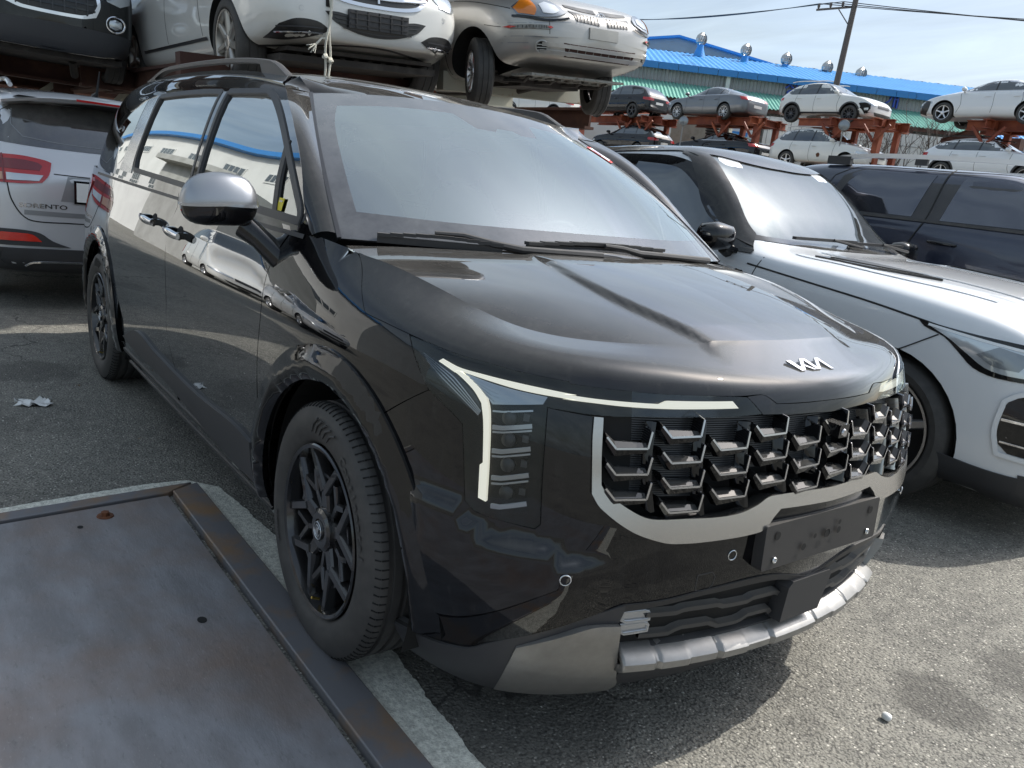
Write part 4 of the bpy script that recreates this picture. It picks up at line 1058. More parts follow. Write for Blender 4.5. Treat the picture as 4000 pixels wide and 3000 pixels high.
# --- door handles
def handle(x0, z0, FDp, mat_=M['chrome']):
    for s_ in (0, 1):
        h = MB(); p0 = Vector(W(*wuv(x0-.105, z0+.004, W, 8, 7))); p1 = Vector(W(*wuv(x0+.105, z0-.004, W, 8, 7))); o = Vector((0, -.030, 0))
        m_ = (p0+p1)/2
        h.m = 0; N = 14; vs = []; fs = []
        for i in range(N+1):
            t = i/N; p = p0*(1-t)+p1*t+Vector((0, -.034-.008*math.sin(math.pi*t), 0)); e = .55+.45*math.sin(math.pi*min(max(t, .06), .94))**.4
            for a_ in range(8):
                an = math.pi*2*a_/8; vs.append(p+Vector((0, .010*e*math.cos(an), .0175*e*math.sin(an))))
        for i in range(N):
            for k in range(8): fs.append((i*8+k, i*8+(k+1) % 8, (i+1)*8+(k+1) % 8, (i+1)*8+k))
        fs += [tuple(range(8)), tuple(N*8+k for k in range(8))]
        h.add(vs, fs); h.m = 1
        for q in (p0*.88+p1*.12, p0*.12+p1*.88): h.box(q+Vector((0, -.014, 0)), (.030, .034, .026))
        (h if s_ == 0 else h.mirrored()).build('door_handle', [mat_, M['gloss_black']], FDp[s_], 50)
        cup = MB(); c = wuv(x0+.01, z0, W, 8, 7); pc_ = Vector(W(*c)); n3 = Vector(nrm(W, *c)); vs = []; R_ = n3.to_track_quat('Z', 'Y').to_matrix()
        # recess behind the grip, and a lock barrel
        rr = [(pc_+R_ @ Vector((.042*math.cos(t), .030*math.sin(t), .0012))) for t in np.linspace(0, 2*math.pi, 21)[:-1]]
        cup.add(rr, [tuple(range(20))]); (cup if s_ == 0 else cup.mirrored()).build('handle_recess', M['dark_void'], FDp[s_])
handle(-1.515, 1.035, FD); handle(-1.935, 1.045, SD)
# --- wipers
def wiper(pts, blade):
    w = MB(); w.tube(pts, .008, 8, rs=[.007, .009, .011, .012, .013][:len(pts)]); w.m = 0
    a, b = blade; a = Vector(a); b = Vector(b); n = 10; vs = []
    for i in range(n):
        p = a+(b-a)*i/n; q = a+(b-a)*(i+1)/n; z = .010*math.sin(math.pi*(i+.5)/n); w.bar(p+Vector((0, 0, z)), q+Vector((0, 0, z)), .026, .010)
        w.bar(p-Vector((0, 0, .012)), q-Vector((0, 0, .012)), .007, .02)
    w.build('wiper', M['black_plastic'], VAN, 35)
def wsP(u, v, o=.02): return Vector(Ws(u, v)+nrm(Ws, u, v)*o)
def wsu(p, o): return wsP(p[0], p[1], o)
for key in ('A', 'B'):
    bl_ = TRC['wipe%s_blade' % key]; ar = TRC['wipe%s_arm' % key]
    arm = [wsu((p[0], p[1]-.02), .022) for p in ar]
    wiper(arm, (wsu(bl_[0], .016), wsu(bl_[1], .020)))
# --- tail lamps, rear glass, plate carrier at the back
both(patch(W, [(3.0, 8.4), (3.9, 8.55), (4.15, 8.2), (3.6, 6.6), (3.05, 5.2), (2.4, 5.0), (1.8, 5.2), (1.5, 8.2)], cell=.06, off=.006, thick=.02, corner=35), 'tail_lamp', M['red_lens'])
rg = patch(G, [(0., .9), (.9, .9), (1.9, .9), (2.35, 1.2), (2.3, 3.2), (1.7, 4.), (0., 4.)], cell=.08, off=.003, thick=.008); rg.mirror(); rg.build('rear_window', SG, VAN)
# --- inner shell: closes the gaps, dark wheel housings, floor
sh_ = MB()
def shell(u, v): return W(u, v)-nrm(W, u, v)*.022
holeF = arc(0., .445, 0, 360, 36); holeR = arc(-3.09, .445, 0, 360, 36)
def clampuv(P): return [(max(min(u, 17.4), 0), max(min(v, 8.9), .25)) for u, v in P]
for p in (0,):
    full = [(0., .15), (2, .15), (4, .15)]+clampuv([wuv(-3.52, .27, W, 4.5, 1), ])+clampuv(arc(-3.09, .445, 190, -10, 26)[0:27])+clampuv([wuv(-2.6, .2, W, 6, 1), wuv(-.5, .2, W, 10, 1)])+clampuv(arc(0., .445, 190, -10, 26))+clampuv([wuv(.46, .27, W, 12, 1)])+[(13.2, .9), (14, .9), (15, .9), (16, .9), (17.5, .9), (17.5, 3.05), (15.3, 3.2), (15.1, 3.9), (15.0, 7.2), (12.3, 7.2), (11.6, 8.6), (11, 8.7), (9, 8.8), (6, 8.8), (3, 8.8), (0, 8.8)]
    patch(shell, full, cell=.09, thick=0, mb=sh_)
sh_.mirror()
fl = sh_
fl.add([(-4.1, -.86, .20), (-4.1, .86, .20), (-3.55, -.86, .2), (-3.55, .86, .2)], [(0, 1, 3, 2)])
fl.add([(-2.62, -.86, .20), (-2.62, .86, .20), (-.47, -.86, .2), (-.47, .86, .2)], [(0, 1, 3, 2)])
fl.add([(-3.55, -.62, .20), (-3.55, .62, .20), (-2.62, -.62, .2), (-2.62, .62, .2)], [(0, 1, 3, 2)])
fl.add([(-.47, -.60, .20), (-.47, .60, .20), (.60, -.50, .22), (.60, .50, .22)], [(0, 1, 3, 2)])
for cx in WX:  # wheel housings
    for s in (-1, 1):
        pr = [(cx+.455*math.cos(a), .37+.455*math.sin(a)) for a in np.linspace(-.35, math.pi+.35, 26)]
        V_ = [(x, s*.93, z) for x, z in pr]+[(x, s*.58, z) for x, z in pr]; n = len(pr)
        fl.add(V_, [(i, i+1, n+i+1, n+i) for i in range(n-1)]+[tuple(range(n, 2*n))])
fl.build('underbody', M['dark_void'], VAN, smooth=0)
# --- interior seen through the windshield
it_ = MB()
it_.add([(-.10, -.80, 1.135), (-.10, .80, 1.135), (-.62, .80, 1.10), (-.62, -.80, 1.10), (-.70, -.80, .85), (-.70, .80, .85)], [(0, 1, 2, 3), (3, 2, 5, 4)])
it_.build('dashboard', M['dash'], VAN, 0)
dsp = MB(); dsp.prism(rrect(.36, .055, .02), 0, .012, lambda p, t: (-.60+t, p[0]+.15, 1.165+p[1])); dsp.build('display', M['gloss_black'], VAN)
sw = MB(); c0 = Vector((-.82, .40, 1.09)); ax = Vector((-.86, 0, .5)).normalized(); e1 = Vector((0, 1, 0)); e2 = ax.cross(e1)
sw.tube([c0+(e1*math.cos(a)+e2*math.sin(a))*.185 for a in np.linspace(0, 2*math.pi, 37)[:-1]], .015, 8, closed=True)
sw.bar(c0-e1*.18, c0+e1*.18, .03, .03); sw.bar(c0, c0-e2*.18, .03, .03); sw.tube([c0, c0-ax*-.25], .05, 12); sw.build('steering_wheel', M['interior'], VAN, 50)
def seat(x, y, sc=1.):
    s = MB(); v_, f_ = blob((x, y, .72), (.26, .26*sc, .10), 20, 8); s.add(v_, f_)
    def lean(p): return (p[0]-.30*(p[2]+.3), p[1]*(1-.25*max(p[2], 0)/.33), p[2])
    v_, f_ = blob((x-.30, y, 1.04), (.085, .25*sc, .33), 20, 12, sh=lean); s.add(v_, f_)
    v_, f_ = blob((x-.52, y, 1.44), (.05, .13, .095), 18, 8); s.add(v_, f_); s.build('seat', M['seat'], VAN, 60)
seat(-1.05, .40); seat(-1.05, -.40); seat(-2.1, .40); seat(-2.1, -.40)
cb_ = MB(); cb_.add([(-4.0, -.85, .70), (-4.0, .85, .7), (-.7, .85, .70), (-.7, -.85, .7)], [(0, 1, 2, 3)]); cb_.add([(-3.7, -.8, .7), (-3.7, .8, .7), (-3.6, .68, 1.66), (-3.6, -.68, 1.66)], [(0, 1, 2, 3)])
cb_.add([(x, s*.66, 1.66) for x in (-3.6, -1.15) for s in (-1, 1)], [(0, 1, 3, 2)]); cb_.build('cabin_lining', M['cabin'], VAN, 0)
mr = MB(); v_, f_ = blob((-.86, 0, 1.535), (.03, .12, .035), 20, 6); mr.add(v_, f_); mr.build('interior_mirror', M['interior'], VAN, 60)
# --- stickers
st = MB(); L_ = [(.80, .955), (.985, .965), (.985, .82), (.83, .845)]
patch(Ws, [(.775, .835), (.90, .875), (.955, .74), (.845, .70)], cell=.05, off=.003, thick=.001, smooth=False, mb=st); st.m = 1
patch(Ws, [(.79, .825), (.893, .86), (.940, .755), (.85, .72)], cell=.05, off=.004, thick=.001, smooth=False, mb=st); st.m = 2
patch(Ws, [(.81, .81), (.87, .832), (.89, .79), (.832, .766)], cell=.05, off=.005, thick=.001, smooth=False, mb=st); st.build('paper_sticker', [M['paper_red'], M['paper_white'], M['paper_purple']], WSH)
st = MB(); c = guv(-.555, 1.235); patch(G, [guv(-.590, 1.262), guv(-.550, 1.262), guv(-.550, 1.222), guv(-.590, 1.222)], cell=.03, off=.0, thick=.001, smooth=False, mb=st); st.m = 1
patch(G, [guv(-.582, 1.254), guv(-.558, 1.254), guv(-.558, 1.249), guv(-.582, 1.249)], cell=.03, off=.001, thick=.0005, smooth=False, mb=st)
st.build('sticker', [M['paper_yellow'], M['gloss_black']], qs[0])
# --- wheels
def tyre_mb(R=.3705, w=.235, rin=.250, yo=0., n=96, tread=True):
    """outer face towards -y"""
    h = w/2
    prof = [(-h*.80, rin), (-h*.92, rin+.012), (-h*1.02, rin+.045), (-h*1.0, R-.045), (-h*.90, R-.018), (-h*.80, R-.006)]
    gr = []
    for g in (-.52, -.18, .18, .52):
        gr += [(h*(g-.07), R), (h*(g-.055), R-.008), (h*(g+.055), R-.008), (h*(g+.07), R)]
    prof += [(-h*.70, R-.001)]+gr+[(h*.70, R-.001), (h*.80, R-.006), (h*.90, R-.018), (h*1.0, R-.045), (h*1.0, rin+.03), (h*.85, rin)]
    mb = MB(); mb.lathe([(t+yo, r) for t, r in prof], n)
    if tread:
        k = 96
        for i in range(k):
            a = 2*math.pi*i/k
            for s in (-1, 1):
                # shoulder sipes as thin dark ribs
                ca, sa = math.cos(a), math.sin(a); p = Vector((ca*(R-.0035), yo+s*h*.77, sa*(R-.0035))); q = Vector((math.cos(a+.010)*(R-.013), yo+s*h*.88, math.sin(a+.010)*(R-.013)))
                mb.m = 1; mb.bar(p, q, .0026, .004, (ca, 0, sa)); 
                p2 = Vector((ca*(R+.0002), yo+s*h*.60, sa*(R+.0002))); q2 = Vector((ca*(R-.002), yo+s*h*.76, sa*(R-.002))); mb.bar(p2, q2, .0035, .003, (ca, 0, sa))
        mb.m = 0
    return mb
def rimface(style, Rr=.248, yf=-.105, depth=.10):
    """spoked face; outer side at y = yf"""
    r = MB()
    r.lathe([(yf+.012, Rr-.002), (yf-.004, Rr+.004), (yf-.008, Rr), (yf-.004, Rr-.010), (yf+.02, Rr-.016), (yf+.09, Rr-.028), (yf+.19, Rr-.03)], 72)
    return r
def spoke(r, a0, r0, a1, r1, w0, w1, yf, y0, y1, th=.034):
    p0 = np.array((r0*math.cos(a0), r0*math.sin(a0))); p1 = np.array((r1*math.cos(a1), r1*math.sin(a1))); d = p1-p0; d /= np.linalg.norm(d); n = np.array((-d[1], d[0]))
    vs = []
    for p, w, y in ((p0, w0, y0), (p1, w1, y1)):
        for s, yy, ww in ((1, th, w*1.25), (1, .007, w), (.72, 0, w), (-.72, 0, w), (-1, .007, w), (-1, th, w*1.25)):
            q = p+n*s*ww/2; vs.append((q[0], yf+y+yy, q[1]))
    fs = [tuple(range(6)), tuple(range(11, 5, -1))]+[(k, 6+k, 6+(k+1) % 6, (k+1) % 6) for k in range(6)]
    r.add(vs, fs)
def van_wheel(x, side, steer=0.):
    """tyre + rim parts, parented to the van"""
    y0 = -.87
    t = tyre_mb(yo=0.); to = t.build('tyre', [M['rubber'], M['dark_void']], None, smooth=35)
    W_ = bpy.data.objects.new('wheel', None)
    root = t
    rim = rimface(0); rim.lathe([(.06, .0), (.05, .15), (.06, .235)], 48)
    yf = -.100
    for k in range(5):
        a = 2*math.pi*k/5+math.radians(90); D = math.radians
        spoke(rim, a, .045, a, .135, .050, .040, yf, .012, .004)
        spoke(rim, a+D(3), .120, a+D(23), .240, .030, .026, yf, .002, .0)
        spoke(rim, a-D(3), .120, a-D(23), .240, .030, .026, yf, .002, .0)
        spoke(rim, a+D(36), .060, a+D(36), .125, .020, .020, yf, .018, .012)
        spoke(rim, a+D(36), .120, a+D(23), .175, .022, .018, yf, .012, .004)
        spoke(rim, a+D(36), .120, a+D(49), .175, .022, .018, yf, .012, .004)
        spoke(rim, a+D(23), .232, a+D(49), .232, .018, .018, yf, .004, .004) if False else None
        spoke(rim, a+D(8), .165, a-D(8), .165, .012, .012, yf, .012, .012)
    rim.lathe([(yf+.02, .066), (yf+.004, .062), (yf-.002, .052), (yf-.002, .034), (yf+.004, .031), (yf+.004, .0)], 40)
    cap = MB(); cap.lathe([(yf-.001, .0295), (yf-.006, .027), (yf-.007, 0)], 36); cap.m = 1
    cap.tube([(.0255*math.cos(a), yf-.0070, .0255*math.sin(a)) for a in np.linspace(0, 2*math.pi, 33)[:-1]], .0015, 6, closed=True)
    cap.tube([(.0165*math.cos(a), yf-.0074, .0165*math.sin(a)) for a in np.linspace(.5, 2*math.pi-.5, 22)], .0013, 6)
    cap.tube([(-.003, yf-.0074, .010), (-.003, yf-.0074, -.010)], .0017, 6); cap.tube([(.003, yf-.0074, .010), (.0045, yf-.0074, 0), (.003, yf-.0074, -.010)], .0015, 6)
    lug = MB()
    for k in range(5):
        a = 2*math.pi*(k+.5)/5+math.radians(90); c = (.054*math.cos(a), 0, .054*math.sin(a)); 
        lug.lathe([(yf+.006, .0), (yf+.006, .008), (yf+.02, .009)], 8, c=c); lug.m = 1; lug.lathe([(yf+.0035, .0135), (yf+.0035, .0115), (yf+.02, .0115)], 16, c=c); lug.m = 0
    disc = MB(); disc.lathe([(yf+.075, .05), (yf+.075, .165), (yf+.095, .165)], 48); disc.box((.10, yf+.09, .10), (.10, .05, .14))
    val = MB(); val.tube([(.0, yf+.012, -.222), (0, yf-.012, -.212)], .004, 8)
    lett = MB()
    def arc_text(s, rad, size, a_mid, y):
        """letters set one by one along an arc on the sidewall"""
        adv = size*.62; tot = adv*(len(s)-1)
        for i, ch in enumerate(s):
            V_, F_ = text_mesh(ch, size, 0.0, bold=.0012); th = a_mid+(tot/2-i*adv)/rad; er = Vector((math.cos(th), 0, math.sin(th))); et = Vector((math.sin(th), 0, -math.cos(th)))
            lett.add([er*(rad+v[1])+et*v[0]*1.+Vector((0, y-.0025+.0*v[1], 0)) for v in V_], F_)
    arc_text('Continental', .308, .042, math.radians(35 if x > -1 else 120), -.1195)
    arc_text('235/60R18', .292, .018, math.radians(200), -.1195)
    for k in range(5):
        th = math.radians(80+k*5); pts = [(.29*math.cos(th), -.1215, .29*math.sin(th)), (.315*math.cos(th-.05), -.1222, .315*math.sin(th-.05)), (.335*math.cos(th-.14), -.1212, .335*math.sin(th-.14))]
        lett.tube(pts, .003, 5)
    objs = []
    tm = to
    def finish(o):
        o.parent = VAN
    wl = bpy.data.objects.new('wheel', to.data); COL.objects.link(wl); bpy.data.objects.remove(to)
    # the wheel's own mesh is its tyre; rim etc. are its sub-parts
    wl.name = 'tyre'; wl.parent = VAN
    ch = [rim.build('rim', M['wheel_black'], wl, 30), cap.build('hub_cap', [M['gloss_black'], M['screw']], wl, 40), lug.build('wheel_nuts', [M['dark_chrome'], M['wheel_black']], wl, 40), disc.build('brake_disc', M['mesh_grey'], wl, 40), val.build('valve', M['brass'], wl, 40), lett.build('sidewall_lettering', M['rubber_text'], wl, 0)]
    wl.location = (x, y0*(1 if side > 0 else -1), WR); wl.rotation_euler = (0, 0, (0 if side > 0 else math.pi)+steer)
    return wl
van_wheel(0., 1, -.02); van_wheel(0., -1, -.02); van_wheel(-3.09, 1); van_wheel(-3.09, -1)
# ================================================================ GROUND
def ground_mat():
    m = bpy.data.materials.new('asphalt'); m.use_nodes = True; t = m.node_tree; b = t.nodes['Principled BSDF']; L = t.links.new
    tc = t.nodes.new('ShaderNodeTexCoord'); O = tc.outputs['Object']
    def noise(s, d=4, r=.6): n = t.nodes.new('ShaderNodeTexNoise'); n.inputs['Scale'].default_value = s; n.inputs['Detail'].default_value = d; n.inputs['Roughness'].default_value = r; L(O, n.inputs[0]); return n.outputs[0]
    def mr(x, a, c, lo=0., hi=1.): n = t.nodes.new('ShaderNodeMapRange'); n.inputs[1].default_value = a; n.inputs[2].default_value = c; n.inputs[3].default_value = lo; n.inputs[4].default_value = hi; L(x, n.inputs[0]); return n.outputs[0]
    def mix(f, a, c): n = t.nodes.new('ShaderNodeMix'); n.data_type = 'RGBA'; L(f, n.inputs[0]); (L(a, n.inputs[6]) if not isinstance(a, tuple) else setattr(n.inputs[6], 'default_value', (*a, 1))); (L(c, n.inputs[7]) if not isinstance(c, tuple) else setattr(n.inputs[7], 'default_value', (*c, 1))); return n.outputs[2]
    vo = t.nodes.new('ShaderNodeTexVoronoi'); vo.inputs['Scale'].default_value = 95; L(O, vo.inputs[0])
    sp = t.nodes.new('ShaderNodeSeparateColor'); L(vo.outputs['Color'], sp.inputs[0])
    base = mix(mr(noise(1.3, 5), .35, .68), (.135,.130,.114), (.225,.217,.188))
    base = mix(mr(noise(14, 5), .4, .75), base, (.26,.25,.215))
    stone = mix(sp.outputs[1], (.26,.25,.22), (.60,.57,.50))
    pick = mr(sp.outputs[0], .72, .76); near = mr(vo.outputs['Distance'], .42, .28); f = t.nodes.new('ShaderNodeMath'); f.operation = 'MULTIPLY'; L(pick, f.inputs[0]); L(near, f.inputs[1])
    col = mix(f.outputs[0], base, stone)
    vd = t.nodes.new('ShaderNodeTexVoronoi'); vd.inputs['Scale'].default_value = 140; L(O, vd.inputs[0])
    col = mix(mr(vd.outputs['Distance'], .55, .75, 0, .75), col, (.045,.043,.040))
    st = mr(noise(.75, 3), .60, .64); col2 = mix(st, col, (.08,.077,.07)); f2 = t.nodes.new('ShaderNodeMix'); f2.data_type = 'RGBA'; f2.inputs[0].default_value = .45; L(col, f2.inputs[6]); L(col2, f2.inputs[7])
    cur = f2.outputs[2]
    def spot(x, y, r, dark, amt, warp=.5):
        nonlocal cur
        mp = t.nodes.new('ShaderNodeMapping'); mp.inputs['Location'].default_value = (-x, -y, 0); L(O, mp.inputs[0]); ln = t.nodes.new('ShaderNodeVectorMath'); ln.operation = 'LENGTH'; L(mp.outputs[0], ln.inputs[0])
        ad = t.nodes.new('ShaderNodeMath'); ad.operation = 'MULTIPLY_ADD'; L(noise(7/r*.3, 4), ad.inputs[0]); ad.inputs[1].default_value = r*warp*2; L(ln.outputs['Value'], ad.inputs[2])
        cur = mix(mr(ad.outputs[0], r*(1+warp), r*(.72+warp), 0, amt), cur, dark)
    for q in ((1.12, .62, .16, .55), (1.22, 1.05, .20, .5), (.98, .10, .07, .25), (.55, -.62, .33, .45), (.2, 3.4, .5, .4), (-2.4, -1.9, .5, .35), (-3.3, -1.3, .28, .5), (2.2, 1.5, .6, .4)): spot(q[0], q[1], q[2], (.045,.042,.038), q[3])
    ve = t.nodes.new('ShaderNodeTexVoronoi'); ve.feature = 'DISTANCE_TO_EDGE'; ve.inputs['Scale'].default_value = .55
    wp = t.nodes.new('ShaderNodeVectorMath'); wp.operation = 'ADD'; nz = t.nodes.new('ShaderNodeTexNoise'); nz.inputs['Scale'].default_value = 3; nz.inputs['Detail'].default_value = 6; L(O, nz.inputs[0]); sc = t.nodes.new('ShaderNodeVectorMath'); sc.operation = 'SCALE'; sc.inputs['Scale'].default_value = .55; L(nz.outputs[1], sc.inputs[0]); L(O, wp.inputs[0]); L(sc.outputs[0], wp.inputs[1]); L(wp.outputs[0], ve.inputs[0])
    cm = t.nodes.new('ShaderNodeMath'); cm.operation = 'MULTIPLY'; L(mr(ve.outputs['Distance'], .006, .002, 0, .8), cm.inputs[0]); L(mr(noise(.5, 2), .50, .56), cm.inputs[1]); cur = mix(cm.outputs[0], cur, (.03,.028,.026))
    L(cur, b.inputs['Base Color']); b.inputs['Roughness'].default_value = .82
    bu = t.nodes.new('ShaderNodeBump'); bu.inputs['Strength'].default_value = .8; bu.inputs['Distance'].default_value = .006
    ad = t.nodes.new('ShaderNodeMath'); ad.operation = 'ADD'; L(noise(170, 3), ad.inputs[0]); L(vo.outputs['Distance'], ad.inputs[1]); L(ad.outputs[0], bu.inputs['Height']); L(bu.outputs[0], b.inputs['Normal'])
    return m
def plate_mat():
    m = bpy.data.materials.new('steel_plate'); m.use_nodes = True; t = m.node_tree; b = t.nodes['Principled BSDF']; L = t.links.new
    tc = t.nodes.new('ShaderNodeTexCoord'); mp = t.nodes.new('ShaderNodeMapping'); mp.inputs['Rotation'].default_value = (0, 0, .35); mp.inputs['Scale'].default_value = (1, 2.6, 1); L(tc.outputs['Object'], mp.inputs[0])
    def noise(s, d=6, r=.6, src=None): n = t.nodes.new('ShaderNodeTexNoise'); n.inputs['Scale'].default_value = s; n.inputs['Detail'].default_value = d; n.inputs['Roughness'].default_value = r; L(src or mp.outputs[0], n.inputs[0]); return n.outputs[0]
    def mr(x, a, c, lo=0., hi=1.): n = t.nodes.new('ShaderNodeMapRange'); n.inputs[1].default_value = a; n.inputs[2].default_value = c; n.inputs[3].default_value = lo; n.inputs[4].default_value = hi; L(x, n.inputs[0]); return n.outputs[0]
    def mix(f, a, c):
        n = t.nodes.new('ShaderNodeMix'); n.data_type = 'RGBA'; L(f, n.inputs[0])
        for k, q in ((6, a), (7, c)):
            if isinstance(q, tuple): n.inputs[k].default_value = (*q, 1)
            else: L(q, n.inputs[k])
        return n.outputs[2]
    c = mix(mr(noise(3.2), .38, .66), (.195,.190,.195), (.275,.275,.290))
    c = mix(mr(noise(1.1, 5, .65, tc.outputs['Object']), .50, .72, 0, .75), c, (.225,.155,.115))
    c = mix(mr(noise(26, 6, .75), .56, .74, 0, .6), c, (.11,.105,.103)); c = mix(mr(noise(55, 4, .7), .60, .76, 0, .55), c, (.40,.39,.375))
    L(c, b.inputs['Base Color'])
    L(mr(noise(9), .3, .7, .34, .58), b.inputs['Roughness']); b.inputs['Metallic'].default_value = .3
    bu = t.nodes.new('ShaderNodeBump'); bu.inputs['Strength'].default_value = .25; bu.inputs['Distance'].default_value = .004; L(noise(34, 6, .7), bu.inputs['Height']); L(bu.outputs[0], b.inputs['Normal']); return m
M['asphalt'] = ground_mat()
M['concrete'] = mat('concrete', (.46,.455,.40), .85, var=(70, (.78,.77,.68), .36, .62), bump=(160, 1., .006))
M['steel_plate'] = plate_mat()
M['steel_edge'] = mat('steel_edge', (.17,.168,.178), .45, .35, var=(5., (.27,.17,.095), .48, .70), bump=(40, .3, .003))
M['rust'] = mat('rust', (.16,.055,.02), .8, var=(30, (.08,.03,.015), .4, .6), bump=(80, .5, .004))
g = MB(); g.add([(-400, -400, 0), (400, -400, 0), (400, 400, 0), (-400, 400, 0)], [(0, 1, 2, 3)])
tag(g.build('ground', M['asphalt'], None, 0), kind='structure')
# worn concrete kerb round the recessed weighbridge plate: ragged outline
kb = MB(); out_ = []
rng = random.Random(3)
def rag(a, b, n, amp):
    r = []
    for i in range(n):
        t = i/n; p = (a[0]+(b[0]-a[0])*t, a[1]+(b[1]-a[1])*t); d = amp*((rng.random()-.5)*.8+.6*math.sin(i*.11+a[0]*9)+.3*math.sin(i*.43+1)); l = math.hypot(b[0]-a[0], b[1]-a[1]); r.append((p[0]-(b[1]-a[1])/l*d, p[1]+(b[0]-a[0])/l*d))
    return r
outer_ = rag((-1.12, -3.3), (-1.37, -1.12), 180, 0.0048)+rag((-1.37, -1.12), (-1.36, -.96), 12, 0.0024)+rag((-1.36, -.96), (-1.25, -.865), 12, 0.0024)+rag((-1.25, -.865), (-1.0, -.83), 24, 0.0048)+rag((-1.0, -.83), (-.6, -.80), 36, 0.0072)+rag((-.6, -.80), (0., -.775), 54, 0.0084)+rag((0, -.775), (.5, -.80), 48, 0.0084)+rag((.5, -.80), (1.1, -.84), 48, 0.0072)+rag((1.1, -.84), (3.2, -.82), 90, 0.0072)
inner_ = [(3.2, -.95), (-1.27, -.95), (-1.04, -3.3)]
kb.prism(outer_+inner_, -.02, .006, lambda p, t: (p[0], p[1], t)); tag(kb.build('kerb', M['concrete'], None, 0), kind='structure')
PLT = thing('weighbridge_plate', 'large rusty steel plate with raised edge strips set in the ground beside the minivan', 'steel plate', (-1.28, -.95, 0))
def lp(x, y, z): return (x+1.28, y+.95, z)
sl_ = MB(); sl_.prism([(-1.20, -1.075), (3.2, -1.065), (3.2, -3.3), (-.97, -3.3)], -.02, .016, lambda p, t: lp(p[0], p[1], t)); sl_.build('plate_sheet', M['steel_plate'], PLT, 0)
e1 = MB(); e1.prism([(-1.262, -.945), (3.2, -.935), (3.2, -1.045), (-1.205, -1.055)], -.02, .034, lambda p, t: lp(p[0], p[1], t)); o = e1.build('edge_strip', M['steel_edge'], PLT, 0); b_ = o.modifiers.new('b', 'BEVEL'); b_.width = .004; b_.segments = 2
e2 = MB(); e2.prism([(-1.30, -.955), (-1.22, -1.065), (-.995, -3.3), (-1.07, -3.3)], -.02, .022, lambda p, t: lp(p[0], p[1], t)); o = e2.build('edge_strip', M['steel_edge'], PLT, 0); b_ = o.modifiers.new('b', 'BEVEL'); b_.width = .004; b_.segments = 2
bt = MB(); bt.lathe([(.016, .0), (.016, .030), (.020, .028), (.020, 0)], 20, 'z', lp(-1.085, -1.326, 0)); bt.lathe([(.018, .015), (.034, .015), (.034, 0)], 6, 'z', lp(-1.085, -1.326, 0)); bt.build('bolt', M['rust'], PLT, 20)
hl_ = MB(); 
for x, y, r in ((-1.02, -1.42, .010), (-.24, -1.22, .014)):
    hl_.add([lp(x+r*math.cos(a)*1.4, y+r*math.sin(a), .0166) for a in np.linspace(0, 6.28, 13)[:-1]], [tuple(range(12))])
hl_.build('bolt_hole', M['dark_void'], PLT, 0)
# litter
def scrap(name, label, cat, c, r, m, seed, h=.03):
    q = random.Random(seed); mb = MB(); n = 9; vs = []
    for i in range(n):
        for j in range(n):
            x = (i/(n-1)-.5)*2; y = (j/(n-1)-.5)*2; vs.append((x*r*(1+.3*q.uniform(-1, 1)), y*r*.6*(1+.3*q.uniform(-1, 1)), abs(q.gauss(0, 1))*h*.5+.003))
    mb.add(vs, [(i*n+j, (i+1)*n+j, (i+1)*n+j+1, i*n+j+1) for i in range(n-1) for j in range(n-1)]); o = mb.build(name, m, None, 30); o.location = c; o.rotation_euler = (0, 0, q.uniform(0, 3)); tag(o, label, cat); md = o.modifiers.new('s', 'SOLIDIFY'); md.thickness = .001
scrap('paper_scrap', 'crumpled grey white scrap of paper lying on the asphalt left of the minivan', 'litter', (-2.624, -1.369, .0), .075, M['paper_white'], 4)
sn = MB(); sn.add(*blob((0, 0, .012), (.014, .011, .012), 10, 6)); o = sn.build('pebble', M['paper_white'], None, 60); o.location = (1.083, .351, 0); tag(o, 'small white pebble on the sunlit asphalt in front of the minivan', 'pebble')

# loose grit and small stones swept over the yard
gt = MB(); q = random.Random(9)
for i in range(900):
    if q.random() < .6: x, y = q.uniform(.3, 2.6), q.uniform(-.6, 3.4)
    else: x, y = q.uniform(-4.6, -1.45), q.uniform(-2.8, -1.0)
    if -1.4 < x and y < -.75: continue
    r = q.uniform(.0015, .0042)*(1.6 if q.random() < .06 else 1); a = q.uniform(0, 3)
    vs = [(x+r*q.uniform(.7, 1.5)*math.cos(a+k*1.257), y+r*q.uniform(.6, 1.1)*math.sin(a+k*1.257), r*.15) for k in range(5)]+[(x, y, r*q.uniform(.6, 1.1))]
    gt.m = q.choice((0, 0, 1)); gt.add(vs, [(k, (k+1) % 5, 5) for k in range(5)])
tag(gt.build('grit', [M['grit_light'], M['grit_dark']], None, 0), 'loose grit and tiny stones scattered on the asphalt', 'grit', kind='stuff')
for k, (x, y, s_) in enumerate(((-2.95, -1.12, .9), (-1.95, -1.02, .6))):
    lf = MB(); lf.add([(0, -.012*s_, .002), (.02*s_, 0, .008), (.045*s_, .004, .004), (.02*s_, .014*s_, .006), (0, .010*s_, .003)], [(0, 1, 3, 4), (1, 2, 3)]); o = lf.build('dry_leaf', M['leaf'], None, 0); o.location = (x, y, 0); o.rotation_euler = (0, 0, k*1.3); tag(o, ('larger', 'smaller')[k]+' brown dry leaf lying on the asphalt beside the minivan', 'leaf')
